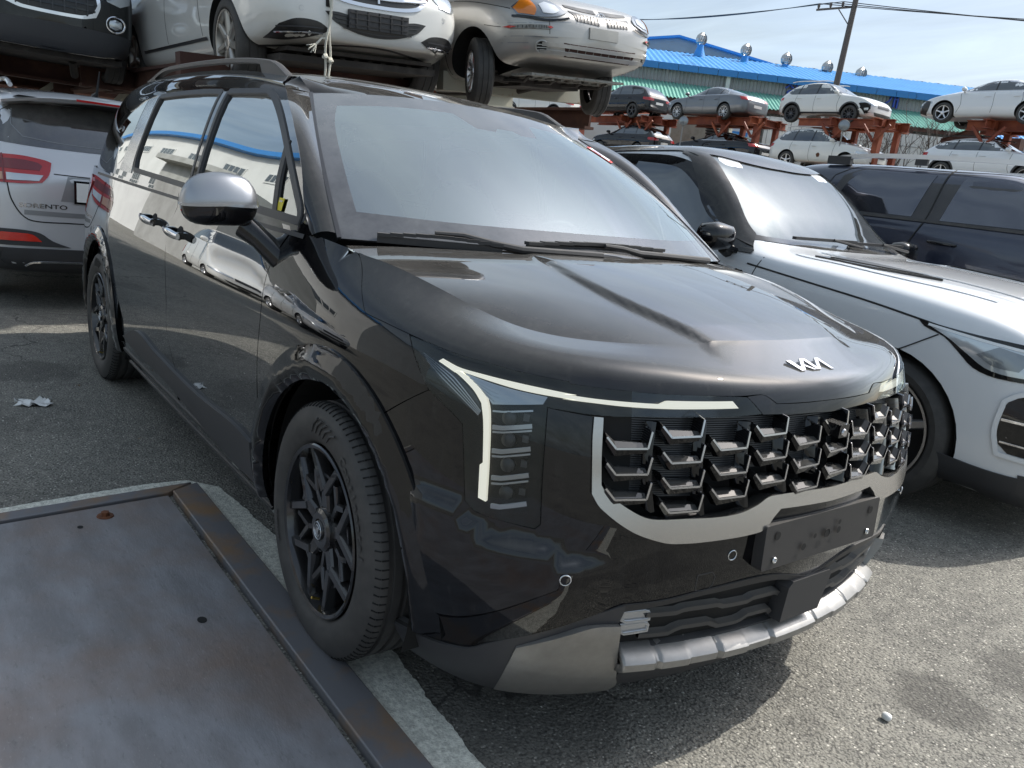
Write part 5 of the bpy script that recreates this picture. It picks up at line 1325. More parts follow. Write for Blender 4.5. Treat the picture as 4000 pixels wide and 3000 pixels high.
# ================================================================ GENERIC CAR BUILDER
def pl(pts): 
    xs = [p[0] for p in pts]; ys = [p[1] for p in pts]
    return lambda x: _interp(xs, ys, x)
def carbody(sp):
    """closed body mesh, car faces +x, front axle at x=0, wheels on z=0. returns MB verts/faces (full car)"""
    f, r, w = sp['front'], sp['rear'], sp['w']        # nose x, tail x (negative), half width
    top, belt, low = pl(sp['top']), pl(sp['belt']), pl(sp.get('low', [(r, .22), (f, .20)]))
    wt = pl(sp.get('wtop', [(r, w*.74), (f, w*.74)])); N = sp.get('nst', 34)
    nr, tr_ = sp.get('nose_r', .55), sp.get('tail_r', .40)
    xs = [r]+[r+(f-r)*(i/(N-1)) for i in range(1, N-1)]+[f]
    net = []
    def section(x, fw, fz=0., sq=1.):
        zl, zb, zt = low(x), belt(x), top(x); W0 = w*fw
        c = max(zt-zb, .02); s = sst((c-.10)/.28)
        P = [(0, zl), (.72, zl), (.93, zl+.03), (.985, zl+.16), (1., zl+(zb-zl)*.45), (1.0, zl+(zb-zl)*.74), (.985, zb-.07), (.955, zb)]
        P = [(a*W0, z) for a, z in P]
        wtp = min(wt(x), .93*W0)*1.
        hood = [(.91, zb+.25*c), (.82, zb+.6*c), (.64, zb+.85*c), (.36, zb+.97*c), (0, zb+c)]
        hood = [(a*W0, z) for a, z in hood]
        cab = [(.93*W0, zb+.03), ((.93*W0)*.46+wtp*.54, zb+.56*c), (wtp*1.0, zt-.075), (wtp*.84, zt-.018), (0, zt)]
        P += [(a[0]*(1-s)+b[0]*s, a[1]*(1-s)+b[1]*s) for a, b in zip(hood, cab)]
        P.insert(len(P)-1, (P[-2][0]*.5, P[-2][1]*.25+P[-1][1]*.75))
        return P
    def endfac(d, R):   # width factor at distance d from the end
        if d >= R: return 1.
        t = d/R; return 1-sp.get('pin', .20)*(1-t)**2.2
    def closing(x, P, dx, fw, zc, zf):
        return [(x+dx, y*fw, zc+(z-zc)*zf) for y, z in P]
    Pn = section(f, endfac(0, nr)); Pr = section(r, endfac(0, tr_))
    zc = (Pn[0][1]+Pn[-1][1])/2; zr_ = (Pr[0][1]+Pr[-1][1])/2
    net.append(closing(r, Pr, -.004, .05, zr_, .05)); net.append(closing(r, Pr, -.006, .55, zr_, .6)); net.append(closing(r, Pr, .0, .88, zr_, .93)); 
    rows = [closing(r, Pr, .04, .985, zr_, .985)]
    for x in xs[1:-1]: rows.append([(x, y, z) for y, z in section(x, min(endfac(f-x, nr), endfac(x-r, tr_)))])
    rows.append(closing(f, Pn, -.04, .985, zc, .985))
    net += rows
    bx = sp.get('nose_bulge', .03)
    net.append(closing(f, Pn, .0, .88, zc, .93)); net.append(closing(f, Pn, bx*.8, .55, zc, .6)); net.append(closing(f, Pn, bx, .05, zc, .05))
    # right side has y<0
    a = [[(x, -y, z) for x, y, z in row] for row in net]
    B = BS(np.array(a).transpose(1, 0, 2), False, False)   # rows = section index, cols = x
    nu, nv = sp.get('res', (110, 44)); nc = B.nu-1.; ns = B.nv-1.
    us = np.linspace(0, nc, nu+1); vs_ = np.linspace(0, ns, nv+1)
    V = []; F = []
    for u in us:
        for v in vs_: V.append(B(u, v))
    V = np.array(V)
    V[:, 1] = np.minimum(V[:, 1], 0)
    idx = lambda i, j: i*(nv+1)+j
    for i in range(nu):
        for j in range(nv): F.append((idx(i, j), idx(i, j+1), idx(i+1, j+1), idx(i+1, j)))
    n = len(V); V2 = V*np.array([1, -1, 1]); VV = np.concatenate([V, V2]); FF = F+[tuple(n+i for i in reversed(q)) for q in F]
    return VV, FF
class Car:
    def __init__(s, name, sp, paint, label, cat, loc, yaw, group=None, pitch=0., roll=0.):
        s.sp = sp; s.root = thing(name, label, cat, loc, (roll, pitch, yaw), group)
        VV, FF = carbody(sp)
        bm = bmesh.new(); vs = [bm.verts.new(v) for v in VV]
        for q in FF:
            try: bm.faces.new([vs[i] for i in q])
            except ValueError: pass
        bmesh.ops.remove_doubles(bm, verts=bm.verts, dist=.0008); bmesh.ops.holes_fill(bm, edges=bm.edges, sides=0); bmesh.ops.recalc_face_normals(bm, faces=bm.faces)
        for fc in bm.faces: fc.smooth = True
        me = bpy.data.meshes.new('body'); bm.to_mesh(me); 
        s.bvh = BVHTree.FromBMesh(bm); bm.free()
        o = link('body', me, s.root, [paint, M['dark_void']]); s.body = o
        R = sp['R']
        cb = bmesh.new()
        if sp.get('wells', True):
            for cx in (0, -sp['wb']):
                for sy in (-1, 1):
                    m4 = Matrix.Translation((cx, sy*(sp['w']+.02), R+sp.get('warch', .02))) @ Matrix.Rotation(math.pi/2, 4, 'X')
                    bmesh.ops.create_cone(cb, cap_ends=True, segments=40, radius1=R+sp.get('gap', .05), radius2=R+sp.get('gap', .05), depth=.70, matrix=m4)
            for fc in cb.faces: fc.material_index = 1
            cm = bpy.data.meshes.new('cut'); cb.to_mesh(cm); cb.free(); cm.materials.append(paint); cm.materials.append(M['dark_void'])
            co = bpy.data.objects.new('cut', cm); COL.objects.link(co); md = o.modifiers.new('b', 'BOOLEAN'); md.operation = 'DIFFERENCE'; md.solver = 'EXACT'; md.object = co
            s.root.location = (0, 0, 0); s.root.rotation_euler = (0, 0, 0)
            dg = bpy.context.evaluated_depsgraph_get(); dg.update(); me2 = bpy.data.meshes.new_from_object(o.evaluated_get(dg)); o.modifiers.clear(); o.data = me2; bpy.data.objects.remove(co)
            s.root.location = loc; s.root.rotation_euler = (roll, pitch, yaw)
            me2.set_sharp_from_angle(angle=math.radians(35)); me2.name = 'body'
        s.smoothbvh = None
    dz = 0.
    def cast(s, view, a, b):
        if view == 'front': b = b+s.dz
        o, d = {'side': ((a, -3, b), (0, 1, 0)), 'front': ((6, a, b), (-1, 0, 0)), 'rear': ((-12, a, b), (1, 0, 0)), 'top': ((a, b, 5), (0, 0, -1))}[view]
        h = s.bvh.ray_cast(Vector(o), Vector(d)); return h
    def decal(s, name, view, outline, m, off=.005, thick=.006, cell=.05, mirror=None, smooth=True, corner=35, parent=None, inset=0., bulge=0., both=True, holes=()):
        poly = roundpoly(outline, cell*.7, smooth, corner)
        if inset: poly = insetpoly(poly, inset)
        hs = [roundpoly(h, cell*.7, smooth, corner) for h in holes]
        V, F = triangulate(poly, hs, cell); P = []; Nn = []; last = None
        for a, b in V:
            h = s.cast(view, a, b)
            if h[0] is None:
                P.append(None); Nn.append(None); continue
            P.append(np.array(h[0])); Nn.append(np.array(h[1]))
        ok = [i for i in range(len(P)) if P[i] is not None]
        if len(ok) < 3: return None
        for i in range(len(P)):
            if P[i] is None:
                j = min(ok, key=lambda k: (V[k][0]-V[i][0])**2+(V[k][1]-V[i][1])**2); P[i] = P[j].copy(); Nn[i] = Nn[j]
        # smooth the normals a little
        acc = [n.copy() for n in Nn]
        for f in F:
            for i in f:
                for j in f: acc[i] = acc[i]+Nn[j]*.5
        Nn = [a/(np.linalg.norm(a)+1e-12) for a in acc]
        out = [p+n*(off) for p, n in zip(P, Nn)]
        mb = MB(); skin(mb, V, F, out, Nn, thick)
        ob = mb.build(name, m, parent or s.root, 40)
        if mirror is None: mirror = (view == 'side')
        if mirror and both:
            return ob, mb.mirrored().build(name, m, parent or s.root, 40)
        return ob
    def line(s, name, view, pts, m, width=.006, off=.003, thick=.004, mirror=None, step=.03, smooth=True):
        L = roundpoly(pts, step, smooth, 40, closed=False); P = []; Nn = []
        for a, b in L:
            h = s.cast(view, a, b)
            if h[0] is not None: P.append(np.array(h[0])); Nn.append(np.array(h[1]))
        if len(P) < 2: return
        mb = MB(); vs = []; ns = []; fs = []
        for i in range(len(P)):
            t = P[min(i+1, len(P)-1)]-P[max(i-1, 0)]; t = t/(np.linalg.norm(t)+1e-12); q = np.cross(Nn[i], t); a = P[i]+q*width/2; b = P[i]-q*width/2; n = Nn[i]
            vs += [a+n*(off-thick), a+n*off, b+n*off, b+n*(off-thick)]; ns += [q, n, n, -q]
        for i in range(len(P)-1):
            for k in range(3): fs.append((4*i+k, 4*i+k+1, 4*i+5+k, 4*i+4+k))
        mb.add(vs, fs, ns); o = mb.build(name, m, s.root, 40)
        if mirror or (mirror is None and view == 'side'): mb.mirrored().build(name, m, s.root, 40)
        return o
    def arch(s, m, w=.06, off=.02, name='wheel_arch_trim', z0=.0, drop=.0):
        sp = s.sp; R = sp['R']; cz = R+sp.get('warch', .02); ri = R+sp.get('gap', .05)-.004; ro = ri+w
        for cx in (0, -sp['wb']):
            a0 = math.asin((max(low_at(sp, cx)+.03, .12)-cz)/ro)
            o = [(cx+ro*math.cos(a), cz+ro*math.sin(a)) for a in np.linspace(a0, math.pi-a0, 26)]; i_ = [(cx+ri*math.cos(a), cz+ri*math.sin(a)) for a in np.linspace(math.pi-a0, a0, 26)]
            s.decal(name, 'side', o+i_, m, off=off, thick=.05, cell=.05, corner=60)
    def wheels(s, rimm, style='multi', n=10, tyre=None, rimR=None, steer=0., which=None, track=None, lugs=True, det=48):
        sp = s.sp; R = sp['R']; rr = rimR or R*.68; w = sp.get('tw', .225); h = w/2
        tb = MB(); tb.lathe([(-h*.80, rr), (-h*.96, rr+.02), (-h, R-.05), (-h*.86, R-.012), (-h*.7, R), (-h*.33, R), (-h*.30, R-.006), (-h*.24, R-.006), (-h*.21, R), (h*.21, R), (h*.24, R-.006), (h*.30, R-.006), (h*.33, R), (h*.7, R), (h*.86, R-.012), (h, R-.05), (h*.8, rr)], det)
        tm = None
        rb = MB(); yf = -h*.88
        rb.lathe([(yf+.012, rr-.004), (yf-.006, rr+.003), (yf-.004, rr-.010), (yf+.02, rr-.018), (yf+.12, rr-.03)], det)
        bk = MB(); bk.lathe([(yf+.10, 0), (yf+.10, rr-.03)], 24)
        for k in range(n):
            a = 2*math.pi*k/n+math.pi/2
            if style == 'multi': spoke(rb, a, .05, a, rr-.012, .030, .022, yf, .012, .0, .02)
            elif style == 'wide': spoke(rb, a, .045, a, rr-.012, .050, .040, yf, .010, .0, .03)
            elif style == 'v':
                spoke(rb, a, .05, a+.16*10/n, rr-.012, .026, .022, yf, .012, .0, .025); spoke(rb, a, .05, a-.16*10/n, rr-.012, .026, .022, yf, .012, .0, .025)
            elif style == 'twist': spoke(rb, a, .05, a+.22, rr-.012, .034, .030, yf, .012, .0, .025)
        rb.lathe([(yf+.03, .068), (yf+.006, .062), (yf+.002, .050), (yf+.002, .032), (yf+.006, .030), (yf+.004, 0)], 24)
        k = 0; proto = None
        for cx in (0, -sp['wb']):
            for sy in (-1, 1):
                if which is not None and (cx == 0, sy) not in which: continue
                tr = track or sp['w']-h-.015
                if proto is None:
                    t = tb.build('tyre', [tyre or M['rubber']], s.root, 35); rim = rb.build('rim', rimm, t, 30); b = bk.build('brake', M['dark_void'], t, 0); proto = (t, rim, b)
                else:
                    t = proto[0].copy(); COL.objects.link(t); t.parent = s.root
                    for q in proto[1:]:
                        c = q.copy(); COL.objects.link(c); c.parent = t
                t.location = (cx, sy*tr, R); t.rotation_euler = (0, 0, (0 if sy < 0 else math.pi)+(steer if cx == 0 else 0))
                k += 1
def low_at(sp, x): return pl(sp.get('low', [(sp['rear'], .22), (sp['front'], .20)]))(x)
def mirror_pair(car, x, z, m, sz=(.09, .12, .075), foot=True, y=None):
    w = car.sp['w']
    for s in (-1, 1):
        mb = MB(); v, f = blob((x, s*(y or w*1.08), z), sz, 16, 8); mb.add(v, f)
        if foot: mb.bar((x, s*(y or w*1.08)*.97, z-.04), (x+.03, s*w*.90, z-.09), .06, .03)
        mb.build('door_mirror', m, car.root, 50)
def door_handle(car, x, z, m, L=.19):
    h = car.cast('side', x, z)
    if h[0] is None: return
    for s in (1, -1):
        mb = MB(); y = h[0].y
        mb.tube([(x-L/2, (y)*s, z+.004), (x-L/2+.02, (y-.028)*s, z+.003), (x, (y-.034)*s, z), (x+L/2-.02, (y-.028)*s, z-.003), (x+L/2, y*s, z-.004)], .011, 8, rs=[.010, .013, .014, .013, .010]); mb.build('door_handle', m, car.root, 50)
M['car_glass'] = mat('car_glass', (.10,.11,.12), .02, 1., coat=1.)
M['car_glass_dark'] = mat('car_glass_dark', (.012,.013,.015), .02, 0., coat=1., spec=.8)
M['car_glass_light'] = mat('car_glass_light', (.42,.45,.46), .02, 1., coat=1., dust=.12)
M['alloy'] = mat('alloy', (.55,.55,.56), .28, .9)
M['alloy_dark'] = mat('alloy_dark', (.07,.07,.075), .3, .8)
M['white_paint'] = mat('white_paint', (.72,.72,.69), .28, 0, coat=1, dust=.06)
M['white_blue_paint'] = mat('white_blue_paint', (.74,.76,.78), .28, 0, coat=1, dust=.05)
M['silver_paint'] = mat('silver_paint', (.58,.59,.61), .32, .35, coat=1, dust=.06)
M['champagne_paint'] = mat('champagne_paint', (.43,.42,.40), .34, .45, coat=.8, dust=.08)
M['grey_paint'] = mat('grey_paint', (.13,.14,.155), .30, .55, coat=1, dust=.07)
M['navy_paint'] = mat('navy_paint', (.022,.028,.050), .28, .3, coat=1, dust=.08, dcol=(.24,.27,.34))
M['dark_paint'] = paintmat('dark_paint', (.008,.008,.011), 1.6, .12, .02)
M['cream_paint'] = mat('cream_paint', (.60,.55,.40), .3, 0, coat=1, dust=.06)
M['lamp_glass'] = mat('lamp_glass', (.55,.58,.60), .08, .5, coat=1)
M['lamp_glass_dim'] = mat('lamp_glass_dim', (.22,.24,.26), .12, .5, coat=1)
M['amber_lens'] = mat('amber_lens', (.75,.22,.02), .15, coat=1)
M['shut_line'] = mat('shut_line', (.012,.012,.012), .7)
M['rope'] = mat('rope', (.62,.60,.52), .9, bump=(220, .8, .004))
M['under'] = mat('under', (.035,.030,.027), .8, var=(6, (.10,.09,.08), .5, .8))
M['under_light'] = mat('under_light', (.30,.30,.28), .6, .3, var=(14, (.12,.10,.08), .5, .7))

M['rr_glass'] = mat('rr_glass', (.17,.19,.195), .02, 1., coat=0., dust=.08, dcol=(.4,.42,.42))
M['navy_glass'] = mat('navy_glass', (.085,.092,.115), .03, 1., coat=1., dust=.12, dtop=False, dcol=(.2,.21,.24))
M['rear_glass_grey'] = mat('rear_glass_grey', (.11,.115,.125), .04, .9, coat=.6, dust=.18, dtop=False)
M['grey_line'] = mat('grey_line', (.20,.21,.22), .4)
M['silver_shadow'] = mat('silver_shadow', (.30,.31,.32), .35, .5, coat=.5)
M['amber_dim'] = mat('amber_dim', (.55,.30,.20), .15, coat=1)
M['red_bright'] = mat('red_bright', (.62,.03,.015), .2, coat=1)
M['white_lamp_off'] = mat('white_lamp_off', (.85,.87,.88), .2, coat=1)
M['satin_bright'] = mat('satin_bright', (.72,.72,.73), .3, .8)
M['alloy_s'] = mat('alloy_s', (.48,.46,.43), .3, .85, dust=.2, dtop=False)
M['grille_dark'] = mat('grille_dark', (.012,.012,.013), .4, coat=.3, dust=.1)
M['plate_grey'] = mat('plate_grey', (.36,.36,.34), .45, .4, dust=.2, dtop=False)
M['rust_dark'] = mat('rust_dark', (.05,.018,.012), .7)
# ================================================================ THE OTHER CARS
def mir(P): return [(-a, b) for a, b in reversed(P)]
def pairdecal(car, name, view, P, m, **k):
    """front / rear decal on both halves"""
    a = car.decal(name, view, P, m, **k); b = car.decal(name, view, mir(P), m, **k); return a, b
def glasshouse(car, win, splits, glass, pm, fm=None, pw=.05, z0=None, z1=None, off=.004):
    car.decal('side_window', 'side', win, glass, off=off, thick=.006, cell=.12)
    if fm: car.line('window_moulding', 'side', win+[win[0]], fm, .022, off+.003)
    for (xa, xb) in splits:
        za = z0 or min(p[1] for p in win); zb = z1 or max(p[1] for p in win)
        car.line('door_pillar', 'side', [(xa, za), ((xa+xb)/2, (za+zb)/2), (xb, zb)], pm, pw, off+.002)
def shield(car, yb, yt, z0, z1, m, fm=None, view='front', bow=.03, off=.004, name='windshield', m2=None):
    P = [(-yb, z0), (-yb*.5, z0-bow*.4), (yb*.5, z0-bow*.4), (yb, z0), ((yb+yt)/2+.01, (z0+z1)/2), (yt, z1), (yt*.5, z1+bow), (-yt*.5, z1+bow), (-yt, z1), (-(yb+yt)/2-.01, (z0+z1)/2)]
    if fm:
        c = (0, (z0+z1)/2); Q = [(a*1.05, c[1]+(b-c[1])*1.10) for a, b in P]
        car.decal(name+'_surround' if view == 'front' else 'rear_window_surround', view, Q, fm, off=off, thick=.005, cell=.08, mirror=False, holes=[[(a*.995, c[1]+(b-c[1])*.99) for a, b in P]])
    return car.decal(name, view, P, m, off=off, thick=.006, cell=.08, mirror=False)
def plate(car, view, z, m, w=.26, h=.06, off=.012, y=0., thick=.02, name='number_plate'):
    return car.decal(name, view, [(y-w, z-h), (y+w, z-h), (y+w, z+h), (y-w, z+h)], m, off=off, thick=thick, cell=.1, smooth=False, mirror=False)
GL, GD, GLi = M['car_glass'], M['car_glass_dark'], M['car_glass_light']
BPl, GPl = M['black_plastic'], M['grey_plastic']
RL = M['red_lens']; SHL = M['shut_line']
# ---------- white sport SUV with a black roof, on the minivan's far side
sp = dict(front=.86, rear=-3.86, wb=2.92, w=.99, R=.39, tw=.275, warch=.0, gap=.045, nose_r=.7, pin=.17,
  top=[(-3.86,1.16),(-3.72,1.38),(-3.35,1.68),(-2.6,1.77),(-2.0,1.795),(-1.66,1.77),(-1.3,1.53),(-.90,1.245),(-.4,1.205),(.2,1.16),(.55,1.09),(.76,.98),(.86,.86)],
  belt=[(-3.86,1.05),(-2.5,1.17),(-1.2,1.17),(-.5,1.125),(.2,1.06),(.6,.98),(.86,.80)], low=[(-3.86,.32),(-3,.28),(-.5,.28),(.3,.19),(.86,.15)], wtop=[(-3.8,.74),(-1.6,.79),(-.9,.82),(.8,.80)], res=(150, 60), nst=46)
c = Car('range_suv', sp, M['white_blue_paint'], 'white sport SUV with black roof and pillars parked right beside the black minivan', 'SUV', (-.06, 3.09, 0), 0)
c.root.name = 'sport_utility_vehicle'; RRc = c
c.wheels(M['alloy'], 'wide', 5, rimR=.29)
blk = M['gloss_black']
c.decal('black_side_frame', 'side', [(-.95, 1.172), (-1.28, 1.42), (-1.50, 1.585), (-1.70, 1.675), (-2.0, 1.70), (-2.8, 1.66), (-3.35, 1.55), (-3.55, 1.22), (-2.5, 1.20), (-1.4, 1.185)], blk, off=.008, cell=.045)
c.decal('roof_panel', 'top', [(-1.66, -.735), (-1.56, -.4), (-1.53, 0), (-1.56, .4), (-1.66, .735), (-2.6, .74), (-3.4, .68), (-3.42, -.68), (-2.6, -.74)], blk, off=.010, thick=.05, cell=.05, mirror=False)
shield(c, .80, .64, 1.26, 1.735, M['rr_glass'], blk, bow=.03)
pairdecal(c, 'windshield_pillar', 'front', [(-.80, 1.265), (-.90, 1.19), (-.87, 1.36), (-.80, 1.62), (-.745, 1.735), (-.66, 1.742), (-.725, 1.50)], blk, off=.012, thick=.012, cell=.028)
c.decal('side_window', 'side', [(-1.14, 1.20), (-1.42, 1.42), (-1.62, 1.565), (-1.76, 1.625), (-2.13, 1.645), (-2.20, 1.215)], GL, off=.010, cell=.08)
c.decal('side_window', 'side', [(-2.28, 1.645), (-3.0, 1.60), (-3.1, 1.24), (-2.34, 1.22)], GL, off=.010, cell=.08)
c.line('belt_moulding', 'side', [(-.95, 1.165), (-2.2, 1.205), (-3.3, 1.22)], blk, .03, .010)
c.line('shut_line', 'side', [(-.86, 1.15), (-.90, 1.0), (-.86, .6), (-.62, .35)], SHL, .006, .001)
c.line('hood_shut_line', 'side', [(-.95, 1.10), (-.5, 1.055), (-.15, 1.02), (.12, .985), (.4, .945)], M['shut_line'], .010, .002)
c.line('hood_crease', 'top', [(-.75, -.52), (-.1, -.50), (.55, -.40)], M['white_blue_paint'], .05, .006, mirror=True)
c.line('hood_crease', 'top', [(-.75, -.78), (-.1, -.77), (.35, -.70)], M['white_blue_paint'], .04, .005, mirror=True)
c.decal('hood_vent', 'top', [(-.66, -.74), (-.50, -.60), (-.25, -.585), (.02, -.60), (-.12, -.66), (-.40, -.74)], blk, off=.012, thick=.02, cell=.05, mirror=True)
c.decal('hood_vent_mesh', 'top', [(-.58, -.71), (-.47, -.635), (-.25, -.615), (-.08, -.62), (-.18, -.655), (-.42, -.71)], M['mesh_grey'], off=.016, thick=.01, cell=.05, mirror=True)
c.line('bumper_seam', 'side', [(.235, .93), (.10, .84), (.02, .79)], SHL, .006, .003)
lampS = [(.12, .985), (.16, .955), (.26, .925), (.34, .87), (.42, .81), (.52, .785), (.74, .79), (.78, .93), (.60, .952), (.36, .965)]
c.decal('headlight', 'side', lampS, M['gloss_black'], off=.004, cell=.05)
c.decal('headlight_lens', 'side', [(.18, .965), (.28, .925), (.38, .87), (.47, .82), (.56, .805), (.72, .81), (.74, .90), (.55, .93), (.36, .945)], M['lamp_glass'], off=.010, thick=.01, cell=.05)
c.decal('projector_lamp', 'side', [(.42, .875), (.50, .835), (.60, .83), (.64, .90), (.50, .925)], M['lamp_glass_dim'], off=.013, thick=.008, cell=.03)
c.line('daytime_running_light', 'side', [(.18, .968), (.40, .945), (.60, .925), (.66, .86), (.68, .82)], M['white_lamp_off'], .012, .016)
pairdecal(c, 'headlight', 'front', [(-.90, .93), (-.86, .80), (-.62, .80), (-.48, .86), (-.50, .95)], M['lamp_glass'], off=.006, cell=.05)
c.decal('grille', 'front', [(-.45, .95), (-.42, .80), (.42, .80), (.45, .95)], blk, off=.006, cell=.06, mirror=False)
pairdecal(c, 'side_intake', 'front', [(-.90, .70), (-.87, .46), (-.52, .42), (-.50, .66), (-.78, .74)], M['dark_void'], off=.004, cell=.04)
c.decal('side_intake', 'side', [(.60, .70), (.57, .62), (.58, .50), (.64, .45), (.80, .44), (.80, .72), (.66, .73)], blk, off=.006, cell=.04)
c.line('intake_chrome_bar', 'side', [(.585, .605), (.80, .60)], M['chrome'], .012, .016)
c.line('intake_chrome_bar', 'side', [(.60, .50), (.80, .49)], M['chrome'], .008, .014)
c.line('intake_rim', 'side', [(.80, .74), (.64, .735), (.58, .69), (.57, .55), (.60, .44), (.80, .425)], M['white_blue_paint'], .022, .014)
c.decal('lower_bumper', 'side', [(.345, .37), (.35, .18), (.80, .20), (.84, .345), (.6, .345)], GPl, off=.008, cell=.05)
c.decal('lower_bumper', 'front', [(-.88, .36), (-.85, .24), (.85, .24), (.88, .36), (0, .36)], GPl, off=.008, cell=.06, mirror=False)
c.decal('sill_cladding', 'side', [(-.46, .42), (-.46, .29), (-2.45, .29), (-2.45, .42)], GPl, off=.008, cell=.07)
mirror_pair(c, -1.10, 1.235, M['gloss_black'], (.085, .125, .085), y=1.11)
for s in (-1, 1):
    mb = MB(); mb.tube([(-1.12, s*.93, 1.15), (-1.10, s*1.03, 1.165)], .03, 8, rs=[.05, .03]); mb.build('mirror_foot', BPl, c.root, 50)
for (ya, yb) in ((-.62, .0), (.02, .60)):
    mb = MB(); h1 = Vector((-.90, ya, 1.275)); h2 = Vector((-.86, yb, 1.285)); mb.bar(h1, h2, .03, .018); mb.tube([h2-Vector((0, .25, 0)), h2+Vector((.03, .05, -.03))], .009, 6); mb.build('wiper', BPl, c.root, 30)
door_handle(c, -1.95, 1.02, M['white_blue_paint'])
# ---------- navy pickup behind it
sp = dict(front=1.2, rear=-4.1, wb=3.1, w=.95, R=.41, tw=.255, nose_r=.6,
  top=[(-4.1,1.46),(-3.3,1.50),(-2.75,1.54),(-2.55,1.78),(-2.3,1.90),(-1.8,1.935),(-1.2,1.935),(-.5,1.92),(-.2,1.85),(.2,1.64),(.5,1.48),(.9,1.38),(1.2,1.15)],
  belt=[(-4.1,1.40),(-2.5,1.46),(-1.5,1.47),(-.5,1.46),(.4,1.41),(.9,1.30),(1.2,1.05)], low=[(-4.1,.45),(1.2,.40)], wtop=[(-4,.74),(-1.5,.73),(.9,.7)])
c = Car('pickup_truck', sp, M['navy_paint'], 'dark navy pickup with silver roof rails behind the white SUV with the black roof', 'pickup truck', (-.28, 5.45, 0), 0)
c.wheels(M['alloy'], 'multi', 6, rimR=.25)
w1 = [(-1.72+.28, 1.505), (-1.66+.28, 1.83), (-1.55+.28, 1.872), (-.99, 1.862), (-.98, 1.50)]
W1 = [(-1.80, 1.515), (-1.72, 1.76), (-1.62, 1.848), (-1.02, 1.850), (-1.07, 1.51)]
W2 = [(-.84, 1.50), (-.79, 1.850), (-.45, 1.845), (-.22, 1.76), (.05, 1.62), (.20, 1.50)]
c.decal('window_surround', 'side', [(-1.88, 1.49), (-1.80, 1.80), (-1.62, 1.872), (-.80, 1.872), (-.45, 1.868), (-.18, 1.79), (.10, 1.63), (.32, 1.48)], M['grey_plastic'], off=.002, cell=.1)
for w_ in (W1, W2): c.decal('side_window', 'side', w_, M['navy_glass'], off=.006, cell=.12)
c.line('shut_line', 'side', [(-.93, 1.90), (-.95, 1.50), (-1.03, 1.25), (-1.05, .6)], SHL, .009, .008)
c.line('belt_moulding', 'side', [(-1.88, 1.49), (-.9, 1.485), (.30, 1.47)], M['rubber'], .022, .010)
c.line('roof_seam', 'side', [(-1.95, 1.60), (-1.88, 1.80), (-1.70, 1.885), (-.93, 1.89), (-.4, 1.885), (-.1, 1.78), (.2, 1.60)], SHL, .007, .003)
door_handle(c, -.76, 1.335, M['gloss_black'], .22)
mirror_pair(c, -.02, 1.52, M['rubber'], (.07, .13, .14)); 
for s in (-1, 1):
    mb = MB(); mb.add(*blob((.035, s*1.03, 1.545), (.045, .115, .035), 14, 6)); mb.build('mirror_strip', M['chrome'], c.root, 50)
    mb = MB(); pts = [Vector((x, s*.66, 1.93+.06*(1-((x+1.05)/.97)**4))) for x in np.linspace(-1.95, -.15, 15)]; 
    for a, b in zip(pts[:-1], pts[1:]): mb.m = 0; mb.bar(a, b, .035, .035)
    mb.m = 1; mb.box((-1.93, s*.66, 1.93), (.22, .045, .07)); mb.box((-.20, s*.66, 1.91), (.26, .045, .08)); mb.box((-1.2, s*.66, 1.95), (.10, .03, .05)); mb.build('roof_rail', [M['satin_bright'], M['grey_plastic']], c.root, 40)
shield(c, .74, .62, 1.50, 1.84, GL, M['frit'])
tb = MB(); tb.box((-2.9, 0, 1.50), (.05, 1.6, .25)); tb.build('bed_rail', M['navy_paint'], c.root, 0)
# ---------- silver SUV seen from behind, at the left
sp = dict(front=.93, rear=-3.86, wb=2.78, w=.945, R=.365, tw=.235, warch=.01, nose_r=.6, tail_r=.55, pin=.13,
  top=[(-3.86,1.08),(-3.78,1.25),(-3.62,1.48),(-3.52,1.60),(-3.3,1.655),(-2.6,1.69),(-1.8,1.69),(-1.2,1.62),(-.6,1.32),(-.25,1.13),(.4,1.05),(.93,.85)],
  belt=[(-3.86,.98),(-3.4,1.10),(-2,1.10),(-.6,1.06),(.4,.98),(.93,.74)], low=[(-3.86,.34),(-3.4,.25),(.5,.22),(.93,.24)], wtop=[(-3.8,.66),(-1.5,.72),(.9,.7)], res=(130, 60), nst=44)
c = Car('silver_suv', sp, M['silver_paint'], 'silver SUV turned away from the camera, parked tail to tail with the black minivan', 'SUV', (-8.86, -.53, 0), math.pi); c.root.name = 'silver_suv'
c.wheels(M['alloy'], 'v', 5, rimR=.24)
c.decal('rear_window', 'rear', [(-.74, 1.25), (-.4, 1.235), (.4, 1.235), (.74, 1.25), (.70, 1.47), (.60, 1.545), (0, 1.56), (-.60, 1.545), (-.70, 1.47)], M['rear_glass_grey'], off=.004, cell=.07, mirror=False)
c.line('heater_border', 'rear', [(.63, 1.49), (.645, 1.38), (.58, 1.30), (.3, 1.275), (-.3, 1.275), (-.58, 1.30), (-.645, 1.38), (-.63, 1.49)], M['grey_line'], .006, .006)
spl = MB(); n_ = 24; vs = []
for i in range(n_+1):
    y = -.70+1.4*i/n_; e = 1-abs(y/.72)**4; xr = -3.60-.16*e*1.; zt = 1.655-.05*(y/.7)**2-.02*(1-e)
    vs += [(-3.25, y, zt+.015), (xr+.05, y, zt-.012), (xr, y, zt-.040), (xr+.02, y, zt-.060), (-3.50, y, zt-.085)]
spl.add(vs, [(5*i+k, 5*i+k+1, 5*i+6+k, 5*i+5+k) for i in range(n_) for k in range(4)]+[tuple(range(5)), tuple(n_*5+k for k in (4, 3, 2, 1, 0))]); SPo = spl.build('roof_spoiler', M['silver_paint'], c.root, 40)
bl = MB(); bl.box((-3.755, 0, 1.607), (.02, .46, .016)); bl.build('brake_light', RL, SPo, 0)
